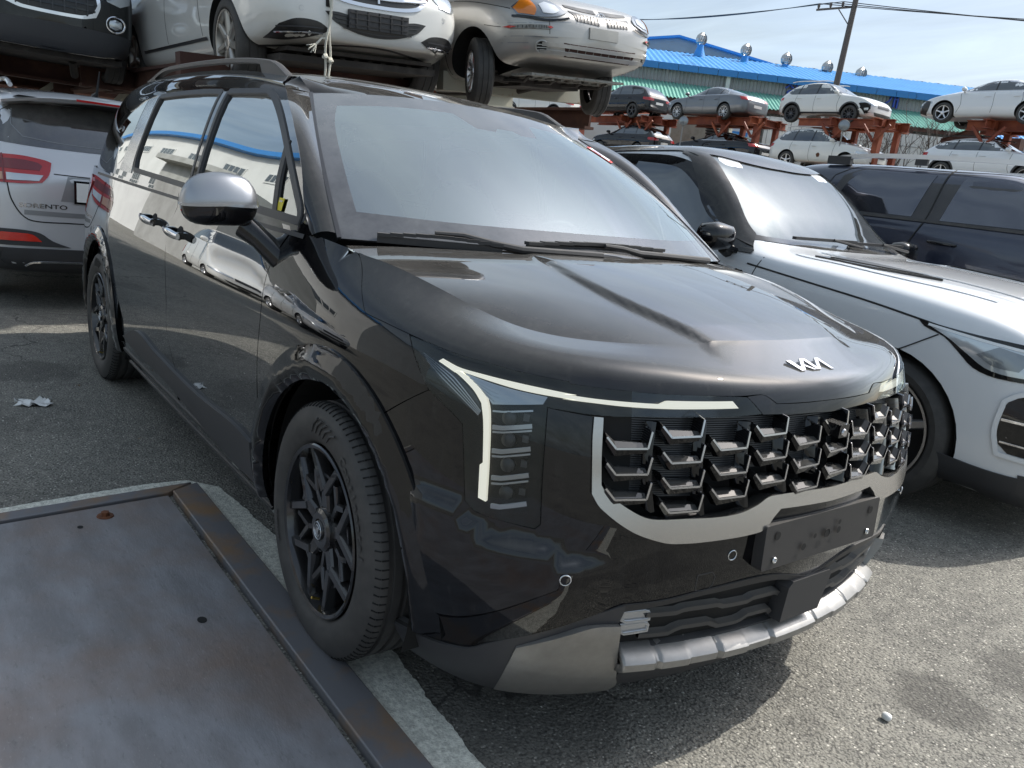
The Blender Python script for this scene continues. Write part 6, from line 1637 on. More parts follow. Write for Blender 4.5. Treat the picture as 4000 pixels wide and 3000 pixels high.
ud = MB(); ud.add([(-3.50, -.68, 1.555), (-3.50, .68, 1.555), (-3.72, .6, 1.592), (-3.72, -.6, 1.592)], [(0, 1, 2, 3)]); ud.build('spoiler_underside', M['grey_plastic'], SPo, 0)
an = MB(); an.tube([(-3.15, .0, 1.67), (-3.25, .0, 1.70), (-3.36, .0, 1.86)], .008, 6, rs=[.03, .012, .005]); an.build('antenna', BPl, c.root)
for s in (-1, 1):
    mb = MB(); mb.tube([(x, s*.62, 1.665+.055*(1-((x+2.4)/1.02)**6)) for x in np.linspace(-3.42, -1.40, 20)], .018, 8); mb.build('roof_rail', M['silver_paint'], c.root)
for P, m_, nm in (([(.41, 1.13), (.43, 1.045), (.48, .985), (.60, .97), (.86, .965), (.90, 1.15), (.62, 1.165), (.45, 1.145)], RL, 'tail_lamp'),):
    pairdecal(c, nm, 'rear', P, m_, off=.010, thick=.02, cell=.05)
pairdecal(c, 'tail_lamp_inner', 'rear', [(.47, 1.10), (.49, 1.065), (.86, 1.065), (.88, 1.125), (.62, 1.135), (.50, 1.12)], M['red_lens_dark'], off=.013, thick=.006, cell=.05)
pairdecal(c, 'reversing_lamp', 'rear', [(.47, 1.035), (.50, .995), (.70, .985), (.70, 1.035)], M['lamp_glass'], off=.014, thick=.006, cell=.04)
pairdecal(c, 'indicator', 'rear', [(.72, 1.035), (.72, .985), (.87, .98), (.88, 1.035)], M['amber_dim'], off=.014, thick=.006, cell=.04)
c.line('lamp_seam', 'rear', [(.715, 1.165), (.715, .965)], M['red_lens_dark'], .010, .018); c.line('lamp_seam', 'rear', [(-.715, 1.165), (-.715, .965)], M['red_lens_dark'], .010, .018)
c.line('tailgate_seam', 'rear', [(.70, .97), (.68, .86), (.62, .75), (.55, .705), (.3, .70), (0, .70), (-.3, .70), (-.55, .705), (-.62, .75), (-.68, .86), (-.70, .97)], SHL, .009, .002)
c.line('tailgate_fold', 'rear', [(.60, .765), (.3, .76), (-.3, .76), (-.60, .765)], M['silver_shadow'], .035, .002)
c.line('tailgate_edge', 'rear', [(.40, 1.055), (.2, 1.05), (-.2, 1.05), (-.40, 1.055)], SHL, .008, .002)
c.decal('plate_recess', 'rear', [(-.36, .86), (.36, .86), (.31, 1.045), (-.31, 1.045)], M['silver_shadow'], off=.002, thick=.004, cell=.06, mirror=False)
plate(c, 'rear', .935, M['gloss_black'], .272, .085, .010); plate(c, 'rear', .935, M['paper_white'], .255, .070, .014)
V_, F_ = text_mesh('SORENTO', .062, 0, bold=.001); mb = MB(); mb.add([(-3.905, -(v[0]*1.12)+.475, .815+v[1]*.72) for v in V_], F_)
for i, p in enumerate(mb.v):
    h = c.cast('rear', p[1], p[2]); mb.v[i] = (h[0].x-.004, p[1], p[2]) if h[0] else p
mb.build('badge', M['dark_chrome'], c.root, 0)
c.decal('bumper_cladding', 'rear', [(-.90, .50), (0, .50), (.90, .50), (.86, .33), (0, .30), (-.86, .33)], GPl, off=.010, thick=.02, cell=.06, mirror=False)
c.decal('bumper_cladding', 'side', [(-3.84, .50), (-3.80, .36), (-3.30, .27), (-3.22, .36), (-3.24, .48)], GPl, off=.010, cell=.06)
pairdecal(c, 'reflector_surround', 'rear', [(.30, .515), (.42, .56), (.50, .615), (.62, .635), (.86, .64), (.86, .52)], GPl, off=.008, thick=.01, cell=.05)
pairdecal(c, 'reflector', 'rear', [(.49, .552), (.55, .602), (.64, .612), (.84, .615), (.84, .555)], M['red_bright'], off=.014, thick=.01, cell=.05)
c.line('chrome_strip', 'rear', [(.60, .372), (.55, .398), (.2, .40), (-.2, .40), (-.55, .398), (-.60, .372)], M['chrome'], .014, .018)
c.arch(GPl, .05, .010)
glasshouse(c, [(-3.35, 1.16), (-3.30, 1.40), (-2.9, 1.55), (-1.9, 1.58), (-1.3, 1.50), (-.75, 1.20), (-.65, 1.14)], [(-2.35, -2.30), (-1.5, -1.45)], GL, M['gloss_black'], M['chrome'])
# ---------- white saloon on the rack
RK = .078
sp = dict(front=.85, rear=-4.2, wb=3.165, w=.95, R=.345, tw=.25, warch=.0, gap=.035, nose_r=.75, pin=.20, nose_bulge=.035,
  top=[(-4.2,1.0),(-3.9,1.08),(-3.4,1.12),(-2.9,1.28),(-2.3,1.42),(-1.7,1.47),(-1.2,1.42),(-.6,1.17),(-.3,1.08),(.2,1.03),(.6,.95),(.85,.78)],
  belt=[(-4.2,.9),(-3,1.0),(-1.5,1.0),(-.3,.98),(.3,.93),(.85,.72)], low=[(-4.2,.3),(-3,.20),(-.4,.20),(.3,.28),(.6,.34),(.85,.36)], wtop=[(-4,.62),(-1.5,.66),(.9,.66)], res=(140, 66), nst=44)
c = Car('white_saloon', sp, M['white_paint'], 'white saloon on the rack above the black minivan with a rope hanging from its bumper', 'saloon car', (-5.12, 1.28, 1.955), 0, 'cars stored on the steel racks', roll=RK); SCar = c
c.wheels(M['alloy_s'], 'wide', 7, rimR=.245)
def yy(P): return [(a, b) for a, b in P]
# measured outlines are in level axes: unroll them
def un(P): return [(a*math.cos(RK)+(b-.045)*math.sin(RK), (b-.045)*math.cos(RK)-a*math.sin(RK)) for a, b in P]
c.decal('grille_surround', 'front', [(-.50, .92), (-.48, .76), (-.36, .665), (0, .635), (.36, .665), (.48, .76), (.50, .92)], M['chrome'], off=.008, thick=.02, cell=.05, mirror=False)
c.decal('grille', 'front', [(-.47, .92), (-.45, .775), (-.34, .69), (0, .662), (.34, .69), (.45, .775), (.47, .92)], M['grille_dark'], off=.012, thick=.02, cell=.05, mirror=False)
for z in (.72, .79, .86): c.line('grille_bar', 'front', [(-.44, z+.015), (0, z-.012), (.44, z+.015)], M['chrome'], .020, .030, .02)
c.line('grille_bar', 'front', [(0, .67), (0, .92)], M['chrome'], .012, .026, .02)
c.decal('plate_carrier', 'front', [(-.26, .475), (.26, .475), (.26, .605), (-.26, .605)], GPl, off=.032, thick=.03, cell=.2, smooth=False, mirror=False)
for x in (-.20, -.10, 0, .10, .20): c.line('carrier_rib', 'front', [(x, .48), (x, .60)], BPl, .008, .040, .01)
for z in (.50, .54, .58): c.line('carrier_rib', 'front', [(-.25, z), (.25, z)], BPl, .006, .040, .01)
c.decal('lower_intake', 'front', [(-.44, .57), (-.36, .50), (-.2, .445), (0, .425), (.2, .445), (.36, .50), (.44, .57), (.34, .575), (.22, .56), (-.22, .56), (-.34, .575)], M['grille_dark'], off=.006, thick=.01, cell=.04, mirror=False)
for k, z in enumerate((.46, .49, .52, .55)): c.line('intake_slat', 'front', [(-.30-.03*k, z+.01), (0, z-.012), (.30+.03*k, z+.01)], GPl, .007, .016, .01)
si = [(-.80, .365), (-.76, .455), (-.66, .495), (-.50, .49), (-.40, .44), (-.48, .40), (-.66, .36)]
pairdecal(c, 'side_intake', 'front', si, M['grille_dark'], off=.006, thick=.01, cell=.04)
for z in (.405, .44): 
    c.line('intake_bar', 'front', [(-.77, z), (-.46, z+.005)], M['chrome'] if z < .42 else GPl, .010, .018); c.line('intake_bar', 'front', [(.77, z), (.46, z+.005)], M['chrome'] if z < .42 else GPl, .010, .018)
pairdecal(c, 'headlight', 'front', [(-.84, .90), (-.82, .74), (-.72, .70), (-.58, .72), (-.55, .80), (-.56, .92)], M['lamp_glass'], off=.008, thick=.02, cell=.05)
c.line('bumper_lip', 'front', [(-.78, .315), (-.4, .345), (0, .36), (.4, .345), (.78, .315)], BPl, .03, .006, .02)
for y in (-.40, .40): 
    pass
c.decal('tow_eye_hole', 'front', [(-.435, .60), (-.395, .60), (-.395, .655), (-.435, .655)], M['dark_void'], off=.006, thick=.004, mirror=False)
c.line('sill_strip', 'side', [(-.42, .395), (-2.6, .385)], M['satin_dark'], .022, .008)
c.line('sill_strip', 'side', [(-.42, .408), (-2.6, .398)], M['chrome'], .006, .012)
c.line('shut_line', 'side', [(-.55, 1.0), (-.62, .7), (-.55, .42)], SHL, .006, .002)
c.line('shut_line', 'side', [(-1.66, 1.0), (-1.70, .7), (-1.66, .42)], SHL, .006, .002)
glasshouse(c, [(-.70, 1.04), (-1.25, 1.36), (-1.9, 1.40), (-2.6, 1.28), (-3.1, 1.06)], [(-1.65, -1.60)], GL, M['gloss_black'], M['chrome'])
shield(c, .72, .58, 1.08, 1.36, GL, M['frit'])
for y, z in ((-.30, .70), (.62, .66), (-.62, .60)):
    mb = MB(); h = c.cast('front', y, z-.03); mb.tube([Vector(h[0])+Vector((.002, .018*math.cos(a), .018*math.sin(a))) for a in np.linspace(0, 6.28, 17)[:-1]], .0015, 5, closed=True); mb.build('parking_sensor', M['alloy'], c.root)
ub = MB()
ub.box((-.35, 0, .235), (1.9, 1.40, .05)); ub.box((.25, 0, .30), (.75, 1.3, .03)); 
for i in range(9): ub.box((.30, -.5+.125*i, .275), (.40, .05, .03))
ub.tube([(.0, -.75, .30), (0, .75, .30)], .035, 10); ub.tube([(-3.1, .25, .21), (-1.2, .22, .19), (-.2, .15, .22)], .035, 10); ub.tube([(-3.165, -.75, .32), (-3.165, .75, .32)], .045, 10)
ub.build('underside', M['under'], c.root, 0)
# rope hanging from the tow eye
def rope(p0, drops, label):
    mb = MB(); rr = random.Random(5)
    for k, (dx, L) in enumerate(drops):
        pts = []; n = 26
        for i in range(n+1):
            t = i/n; pts.append(Vector(p0)+Vector((.015*math.sin(t*5+k), dx*t+.012*math.sin(t*9+k*2), -L*t)))
        mb.tube(pts, .009, 7)
        e = pts[-1]
        for j in range(6):
            d = Vector((rr.uniform(-.03, .03), rr.uniform(-.04, .04), -rr.uniform(.03, .09))); mb.tube([e, e+d*.5+Vector((rr.uniform(-.01, .01), 0, 0)), e+d], .003, 5)
        kn = pts[int(n*.72)]
        for j in range(3): mb.tube([kn+Vector((.02*math.cos(a+j), .02*math.sin(a), .008*j+.008*math.sin(a*2+j))) for a in np.linspace(0, 6.28, 11)[:-1]], .008, 6, closed=True)
    # frayed side tail
    a = Vector(p0)+Vector((0, -.01, -.28)); b = a+Vector((.0, -.08, -.05)); mb.tube([a, (a+b)/2+Vector((0, 0, .02)), b], .008, 6)
    for j in range(9):
        d = Vector((rr.uniform(-.03, .03), -rr.uniform(.01, .07), -rr.uniform(.02, .09))); mb.tube([b, b+d*.6, b+d], .0035, 5)
    o = mb.build('tow_rope', M['rope'], None, 50); tag(o, label, 'rope'); return o
hh_ = c.root.matrix_world
def worldpt(car, p):
    r = car.root; m = Matrix.LocRotScale(r.location, r.rotation_euler, None); return m @ Vector(p)
h = c.cast('front', -.41, .63)
rope(worldpt(c, h[0])+Vector((.02, 0, .02)), [(-.015, .60), (.035, .63)], 'frayed white rope knotted to the bumper of the white saloon, hanging above the minivan')
# ---------- small champagne-silver hatchback on the rack
RK2 = .085
sp = dict(front=.80, rear=-3.35, wb=2.44, w=.815, R=.288, tw=.18, warch=.03, gap=.055, nose_r=.6, pin=.22, nose_bulge=.05,
  top=[(-3.35,1.0),(-3.2,1.30),(-2.8,1.38),(-1.8,1.42),(-1.3,1.38),(-.7,1.12),(-.35,.99),(.2,.97),(.6,.89),(.80,.78)],
  belt=[(-3.35,.9),(-2,.93),(-.4,.91),(.2,.90),(.6,.81),(.80,.70)], low=[(-3.35,.3),(-2,.20),(-.5,.22),(.3,.33),(.80,.40)], wtop=[(-3,.56),(-1.5,.58),(.9,.6)], res=(120, 60), nst=40)
c = Car('hatchback', sp, M['champagne_paint'], 'small scuffed silver hatchback hanging over the edge of the rack beside the white saloon', 'hatchback', (-4.47, 3.13, 2.10), 0, 'cars stored on the steel racks', roll=RK2); AC = c
c.wheels(M['alloy'], 'multi', 14, rimR=.175, steer=-.40); c.dz = .055
lp_ = [(-.755, .725), (-.745, .665), (-.64, .645), (-.50, .655), (-.40, .69), (-.42, .74), (-.50, .785), (-.68, .80)]
pairdecal(c, 'headlight', 'front', lp_, M['lamp_glass_dim'], off=.012, thick=.02, cell=.04)
pairdecal(c, 'headlight_reflector', 'front', [(-.60, .675), (-.52, .672), (-.45, .70), (-.47, .745), (-.55, .765), (-.61, .74)], M['lamp_glass'], off=.016, thick=.01, cell=.04)
pairdecal(c, 'indicator', 'front', [(-.75, .715), (-.735, .672), (-.66, .655), (-.64, .70), (-.65, .77), (-.70, .78)], M['amber_lens'], off=.017, thick=.02, cell=.04)
c.line('lamp_moulding', 'front', [(-.76, .655), (-.60, .625), (-.44, .640), (-.38, .655)], M['gloss_black'], .018, .014); c.line('lamp_moulding', 'front', [(.76, .655), (.60, .625), (.44, .640), (.38, .655)], M['gloss_black'], .018, .014)
for s in (1, -1):
    for a, b in ((.04, .34),):
        c.decal('grille', 'front', [(s*.035, .70), (s*.05, .63), (s*.30, .645), (s*.345, .725), (s*.20, .705)], M['grille_dark'], off=.004, thick=.004, cell=.03, mirror=False)
        c.decal('grille', 'front', [(s*.035, .765), (s*.035, .728), (s*.20, .735), (s*.355, .755), (s*.36, .775), (s*.2, .768)], M['grille_dark'], off=.004, thick=.004, cell=.03, mirror=False)
    for k in range(7): c.line('grille_bar', 'front', [(s*(.06+.038*k), .64), (s*(.055+.038*k), .70)], M['champagne_paint'], .004, .008)
mb = MB(); h = c.cast('front', 0, .715); p = Vector(h[0])+Vector((.006, 0, 0)); mb.tube([p+Vector((0, .045*math.cos(a), .026*math.sin(a))) for a in np.linspace(0, 6.28, 25)[:-1]], .004, 6, closed=True)
mb.bar(p+Vector((0, -.020, -.018)), p+Vector((0, -.008, .018)), .006); mb.bar(p+Vector((0, .008, -.018)), p+Vector((0, .020, .018)), .006); mb.bar(p+Vector((0, -.014, -.002)), p+Vector((0, .014, .002)), .006); mb.build('emblem', M['chrome'], c.root)
plate(c, 'front', .565, M['plate_grey'], .165, .045, .012, thick=.02)
c.line('bumper_groove', 'front', [(-.78, .50), (-.62, .495), (-.48, .50)], M['silver_shadow'], .008, .001); c.line('bumper_groove', 'front', [(-.78, .45), (-.68, .447)], M['silver_shadow'], .008, .001)
c.line('bumper_seam', 'front', [(-.56, .64), (-.555, .52)], SHL, .005, .002); c.line('bumper_seam', 'front', [(-.80, .605), (-.66, .60), (-.52, .615), (-.36, .63)], M['silver_shadow'], .006, .001)
c.decal('lower_intake', 'front', [(-.42, .465), (-.30, .46), (.30, .46), (.42, .465), (.38, .36), (-.38, .36)], M['rust_dark'], off=.003, thick=.003, cell=.05, mirror=False)
for z in (.438, .385): c.line('intake_bar', 'front', [(-.60, z+.005), (-.3, z), (.3, z), (.60, z+.005)], M['champagne_paint'], .030, .016, .03)
for x in np.linspace(-.36, .36, 9): c.line('intake_fin', 'front', [(x, .365), (x, .46)], M['under_light'], .005, .006)
for s in (1, -1):
    mb = MB(); h = c.cast('front', s*.60, .42); p = Vector(h[0])+Vector((.004, 0, 0)); n = Vector(h[1]); t = n.cross(Vector((0, 0, 1))).normalized(); u = t.cross(n)*-1
    mb.m = 1; mb.add([p+t*.045*math.cos(a)+u*.045*math.sin(a) for a in np.linspace(0, 6.28, 21)[:-1]], [tuple(range(20))]); mb.m = 0
    mb.tube([p+t*.05*math.cos(a)+u*.05*math.sin(a) for a in np.linspace(0, 6.28, 25)[:-1]], .008, 8, closed=True)
    for zz in (-.018, .006, .028): mb.bar(p-t*.045+u*zz, p+t*.045+u*zz, .006, .006)
    mb.build('fog_light_housing', [M['champagne_paint'], M['dark_void']], c.root, 40)
pairdecal(c, 'bumper_guard', 'front', [(-.765, .585), (-.56, .585), (-.53, .57), (-.56, .555), (-.765, .555), (-.785, .57)], M['under_light'], off=.014, thick=.02, cell=.04)
for s in (1, -1):
    for yy_ in (.555, .765):
        c.decal('guard_reflector', 'front', [(s*(yy_-.022), .57), (s*yy_, .580), (s*(yy_+.022), .57), (s*yy_, .560)], M['red_bright'], off=.020, thick=.01, cell=.03, mirror=False)
    for k in range(10): c.line('guard_rib', 'front', [(s*(.585+.017*k), .560), (s*(.585+.017*k), .580)], GPl, .005, .018)
c.line('shut_line', 'side', [(-.40, .9), (-.45, .6), (-.40, .25)], SHL, .006, .002); c.line('bumper_seam', 'side', [(.20, .66), (.33, .64), (.42, .63)], SHL, .005, .002)
c.line('hood_shut_line', 'side', [(-.35, .90), (.0, .86), (.35, .80), (.5, .77)], SHL, .006, .002)
glasshouse(c, [(-.50, .97), (-1.2, 1.30), (-2.0, 1.34), (-2.9, 1.27), (-3.0, 1.0)], [(-1.45, -1.45), (-2.35, -2.35)], GL, M['gloss_black'])
shield(c, .62, .50, .99, 1.30, GL, M['frit'])
ub = MB(); ub.m = 0
ub.box((.42, 0, .275), (.30, 1.10, .02)); 
for i in range(9): ub.box((.36, -.44+.11*i, .262), (.20, .03, .03))
ub.m = 1; ub.tube([(.0, -.62, .27), (-.12, 0, .22), (0, .62, .27)], .032, 10); ub.tube([(-.05, -.62, .31), (.0, .62, .31)], .02, 8); ub.box((-.1, 0, .24), (.5, .7, .08)); ub.tube([(-2.2, .1, .2), (-.6, .1, .18), (.1, .0, .24)], .03, 8)
for y in (-.5, -.2, .12, .4): ub.tube([(.48, y, .27), (.30, y+.08, .235), (.1, y, .24)], .018, 6)
ub.m = 0
for i in range(7): 
    cx = -.36+.12*i; ub.m = 1; ub.tube([(.43, cx, .262), (.43, cx, .2605)], .018, 10)
ub.build('underside', [M['under_light'], M['under']], c.root, 20)
# ---------- black hatchback, top left, nose over the rack edge
sp = dict(front=.80, rear=-3.2, wb=2.5, w=.80, R=.31, tw=.2, warch=.02, nose_r=.5, pin=.16,
  top=[(-3.2,1.2),(-2.8,1.5),(-1.5,1.52),(-.9,1.40),(-.35,1.12),(.3,1.06),(.65,.98),(.80,.86)],
  belt=[(-3.2,1.0),(-1,1.02),(.3,.98),(.80,.80)], low=[(-3.2,.3),(-.5,.20),(.8,.18)], wtop=[(-3,.62),(.9,.6)])
c = Car('black_hatchback', sp, M['black_paint'], 'glossy black car on the rack at the top left, its chrome-edged grille showing', 'hatchback', (-8.25, -.585, 1.93), 0, 'cars stored on the steel racks')
c.root.name = 'black_hatchback'
c.wheels(M['alloy_dark'], 'wide', 5)
c.decal('grille_surround', 'front', [(-.40, .78), (-.42, .66), (-.38, .55), (-.25, .515), (.25, .515), (.38, .55), (.42, .66), (.40, .78)], M['chrome'], off=.010, thick=.02, cell=.04, mirror=False)
c.decal('grille', 'front', [(-.37, .77), (-.39, .66), (-.35, .58), (-.24, .545), (.24, .545), (.35, .58), (.39, .66), (.37, .77)], M['grille_dark'], off=.014, thick=.02, cell=.04, mirror=False)
for z in (.60, .655, .71): c.line('grille_bar', 'front', [(-.37, z), (.37, z)], M['gloss_black'], .018, .026, .01)
for x in np.linspace(-.30, .30, 7): c.line('grille_bar', 'front', [(x, .55), (x, .76)], M['mesh_grey'], .012, .028, .01)
pairdecal(c, 'headlight', 'front', [(-.72, .86), (-.70, .74), (-.60, .69), (-.48, .72), (-.45, .82), (-.52, .90), (-.66, .92)], M['lamp_glass'], off=.012, thick=.02, cell=.04)
for s in (-1, 1):
    mb = MB(); h = c.cast('front', s*.56, .52); p = Vector(h[0])+Vector((.004, 0, 0)); mb.tube([p+Vector((0, .085*math.cos(a), .075*math.sin(a))) for a in np.linspace(0, 6.28, 25)[:-1]], .010, 8, closed=True); mb.m = 1
    mb.add(*blob(p, (.015, .06, .05), 14, 6)); mb.build('fog_light', [M['chrome'], M['lamp_glass']], c.root)
c.decal('lower_bumper', 'front', [(-.72, .42), (0, .44), (.72, .42), (.70, .22), (0, .19), (-.70, .22)], M['grey_plastic'], off=.008, thick=.02, cell=.05, mirror=False)
shield(c, .64, .52, 1.12, 1.42, GL, M['frit']); glasshouse(c, [(-.45, 1.08), (-1.0, 1.40), (-2.6, 1.40), (-2.8, 1.10)], [(-1.5, -1.5)], GL, M['gloss_black'])
ub = MB(); ub.box((-.2, 0, .17), (1.7, 1.3, .05)); ub.tube([(.3, -.5, .15), (.1, -.5, .02), (.05, -.5, -.12)], .03, 8); ub.tube([(.3, .25, .15), (.1, .3, .02)], .04, 8); ub.build('underside', M['under'], c.root)
# ---------- the far rows of the yard
YF = 26.9
def suvspec(L=4.3, w=.9, h=1.62, wb=2.6, R=.34, tail=1.0, hood=1.0, ang=.75):
    fo = .86; r = -(L-fo)
    return dict(front=fo, rear=r, wb=wb, w=w, R=R, tw=.22, res=(64, 34), nst=30, nose_r=.45, tail_r=.35, pin=.16,
      top=[(r, tail), (r+.14, tail+.16), (r+.60, h-.15), (r+1.25, h-.02), (-1.7, h), (-1.25, h-.06), (-.75, h-.30), (-.25, hood+.09), (.4, hood+.0), (.75, hood-.12), (fo, hood-.25)],
      belt=[(r, tail-.05), (-2, hood+.04), (-.4, hood+.03), (.4, hood-.07), (fo, hood-.30)], low=[(r, .32), (fo, .28)], wtop=[(r, w*.72), (fo, w*.76)])
def sedanspec(L=4.8, w=.92, h=1.46, wb=2.8, R=.34, fast=False):
    fo = .90; r = -(L-fo)
    return dict(front=fo, rear=r, wb=wb, w=w, R=R, tw=.22, res=(64, 34), nst=32, nose_r=.55, tail_r=.5, pin=.18,
      top=[(r, .88), (r+.12, 1.04), (r+.55, 1.09), (r+1.15, 1.27), (r+1.75, h-.03), (-1.9, h), (-1.45, h-.05), (-.85, h-.28), (-.35, 1.02), (.3, .94), (.7, .84), (fo, .68)],
      belt=[(r, .82), (r+.5, 1.0), (-2, .98), (-.4, .94), (.3, .86), (fo, .62)], low=[(r, .30), (-2, .20), (fo, .24)], wtop=[(r, w*.66), (fo, w*.7)])
def farcar(name, kind, paint, label, cat, loc, yaw, glass=GL, rim=None, style='wide', n=5, clad=None, rail=None, rear=True, frontlit=True, group='cars stored on the steel racks', det=24, extra=None, **k):
    sp = suvspec(**k) if kind == 'suv' else sedanspec(**k)
    if extra: sp.update(extra)
    c = Car(name, sp, paint, label, cat, loc, yaw, group); c.root.name = name
    c.wheels(rim or M['alloy'], style, n, det=det)
    r = sp['rear']; h = max(p[1] for p in sp['top']); zb = pl(sp['belt'])(-1.8)
    if kind == 'suv': win = [(-.52, zb+.06), (-.98, h-.20), (-1.35, h-.105), (r+1.1, h-.105), (r+.62, h-.17), (r+.42, zb+.12), (r+.6, zb+.05)]
    else: win = [(-.55, zb+.05), (-1.05, h-.19), (-1.5, h-.095), (-2.1, h-.09), (r+1.75, h-.12), (r+1.25, h-.20), (r+.98, zb+.07)]
    glasshouse(c, win, [(-1.58, -1.55), (-2.42, -2.36 if kind == 'suv' else -2.42)], glass, M['gloss_black'], M['chrome'] if kind != 'suv' else None, z0=zb+.06, z1=h-.12, pw=.045)
    hb = pl(sp['top'])(-.3)
    shield(c, sp['w']*.80, sp['w']*.64, hb+.05, h-.10, glass, M['frit'], bow=.02)
    shield(c, sp['w']*.74, sp['w']*.60, (1.09 if kind == 'suv' else 1.14), h-.13, glass, view='rear', bow=.02, name='rear_window')
    zt = pl(sp['top'])(r+.05)
    pairdecal(c, 'tail_lamp', 'rear', [(sp['w']*.45, .93), (sp['w']*.93, .97), (sp['w']*.93, .83), (sp['w']*.50, .84)], RL, off=.012, thick=.02, cell=.06)
    c.decal('tail_lamp', 'side', [(r+.02, .97), (r+.30, .96), (r+.28, .86), (r+.03, .83)], RL, off=.010, cell=.06)
    zf = sp['top'][-1][1]
    pairdecal(c, 'headlight', 'front', [(-sp['w']*.92, zf+.02), (-sp['w']*.88, zf-.10), (-sp['w']*.5, zf-.08), (-sp['w']*.48, zf-.01)], M['lamp_glass'], off=.012, thick=.02, cell=.06)
    c.decal('headlight', 'side', [(.42, zf+.05), (.40, zf-.03), (.80, zf-.10), (.84, zf+.0)], M['lamp_glass'], off=.010, cell=.06)
    c.decal('grille', 'front', [(-.42, zf-.01), (-.40, zf-.14), (.40, zf-.14), (.42, zf-.01)], M['grille_dark'], off=.010, cell=.08, mirror=False)
    c.decal('lower_intake', 'front', [(-.60, .44), (-.5, .32), (.5, .32), (.60, .44)], M['grille_dark'], off=.010, cell=.08, mirror=False)
    plate(c, 'rear', .62 if kind != 'suv' else .75, M['paper_white'], .25, .055, .012)
    if clad:
        c.arch(clad, .055, .012)
        c.decal('sill_cladding', 'side', [(-.42, .42), (-.42, .26), (-sp['wb']+.42, .26), (-sp['wb']+.42, .42)], clad, off=.010, cell=.1)
        c.decal('bumper_cladding', 'rear', [(-sp['w']*.9, .52), (sp['w']*.9, .52), (sp['w']*.85, .32), (-sp['w']*.85, .32)], clad, off=.010, cell=.1, mirror=False)
        c.decal('bumper_cladding', 'front', [(-sp['w']*.9, .42), (sp['w']*.9, .42), (sp['w']*.85, .28), (-sp['w']*.85, .28)], clad, off=.008, cell=.1, mirror=False)
    c.line('shut_line', 'side', [(-.50, zb), (-.56, .6), (-.45, .34)], SHL, .010, .003); c.line('shut_line', 'side', [(-1.58, zb), (-1.60, .6), (-1.56, .34)], SHL, .010, .003); c.line('shut_line', 'side', [(-2.44, zb), (-2.48, .75), (-2.40, .5)], SHL, .010, .003)
    door_handle(c, -1.40, zb-.13, paint, .2); door_handle(c, -2.30, zb-.12, paint, .2)
    mirror_pair(c, -.62, zb+.10, paint, (.07, .11, .07))
    if rail:
        for s in (-1, 1):
            mb = MB(); mb.tube([(x, s*sp['w']*.66, h+.035-.05*abs((x+2.0)/.95)**6) for x in np.linspace(-2.95, -1.1, 12)], .018, 6); mb.build('roof_rail', rail, c.root)
    return c
hz = 5.5
farcar('black_suv', 'suv', M['dark_paint'], 'black SUV on the top tier of the far rack, left of the grey saloon', 'SUV', (-30.26, 27.8, hz-.34), math.pi, rim=M['alloy_dark'], clad=GPl, L=4.4, w=.9, h=1.60, wb=2.6)
farcar('grey_saloon', 'sedan', M['grey_paint'], 'metallic grey saloon on the top tier of the far rack, tail to the right', 'saloon car', (-24.95, 28.1, hz-.34), math.pi-.04, style='v', n=5)
tv = farcar('white_suv', 'suv', M['white_paint'], 'white SUV with a smashed front corner on the top tier of the far rack', 'SUV', (-16.53, 28.5, hz-.34), 0, rim=M['alloy_dark'], style='multi', n=10, clad=GPl, rail=M['white_paint'], L=4.2, w=.9, h=1.60, wb=2.6)
tv.decal('smashed_corner', 'side', [(.36, .74), (.45, .62), (.42, .52), (.60, .36), (.72, .40), (.80, .55), (.78, .70), (.60, .76)], M['dark_void'], off=.014, cell=.05, both=False)
tv.decal('torn_bumper', 'side', [(.40, .50), (.50, .44), (.66, .30), (.70, .27), (.55, .50), (.46, .56)], M['white_paint'], off=.05, cell=.05, both=False)
tv.decal('fog_light', 'side', [(.60, .56), (.62, .48), (.74, .49), (.74, .58)], M['lamp_glass'], off=.03, cell=.04, both=False)
wf_ = farcar('white_fastback', 'sedan', M['white_blue_paint'], 'white low-roofed car at the right end of the far rack, its nose damaged', 'saloon car', (-12.67, 28.0, hz-.34), math.pi, style='wide', n=5, L=4.5, h=1.46, wb=2.7, extra=dict(top=[(-3.6,.95),(-3.45,1.08),(-3.0,1.20),(-2.3,1.40),(-1.7,1.47),(-1.2,1.40),(-.6,1.18),(-.1,1.02),(.4,.90),(.75,.80),(.90,.66)]))
wf_.decal('torn_nose', 'side', [(.46, .70), (.50, .45), (.60, .25), (.86, .32), (.90, .60), (.70, .74)], M['grille_dark'], off=.012, cell=.05)
lz = 3.30; LT = 'cars on the lower tier of the far racks'
farcar('dark_crossover', 'suv', M['dark_paint'], 'dark crossover with red tail lamps under the black SUV on the far rack', 'SUV', (-29.6, 27.8, lz+.02), math.pi, L=4.45, w=.9, h=1.56, wb=2.65, group=LT)
farcar('dark_saloon', 'sedan', M['dark_paint'], 'near-black saloon under the grey saloon on the far rack', 'saloon car', (-24.1, 27.9, lz-.06), math.pi, group=LT)
tg = farcar('white_crossover', 'suv', M['white_paint'], 'white SUV with dark windows under the white SUV with the smashed corner', 'SUV', (-15.86, 27.8, lz-.02), 0, rail=M['alloy'], clad=None, L=4.43, w=.9, h=1.64, wb=2.6, group=LT)
tg.decal('rust_patch', 'side', [(-1.25, .62), (-1.15, .68), (-1.08, .62), (-1.10, .52), (-1.20, .50)], M['rust'], off=.006, cell=.05, both=False)
farcar('white_electric_suv', 'suv', M['white_blue_paint'], 'white SUV with a black roof edge at the right end of the lower far row', 'SUV', (-9.5, 27.8, lz-.12), 0, clad=GPl, rail=M['gloss_black'], L=4.4, w=.9, h=1.54, wb=2.7, group=LT)
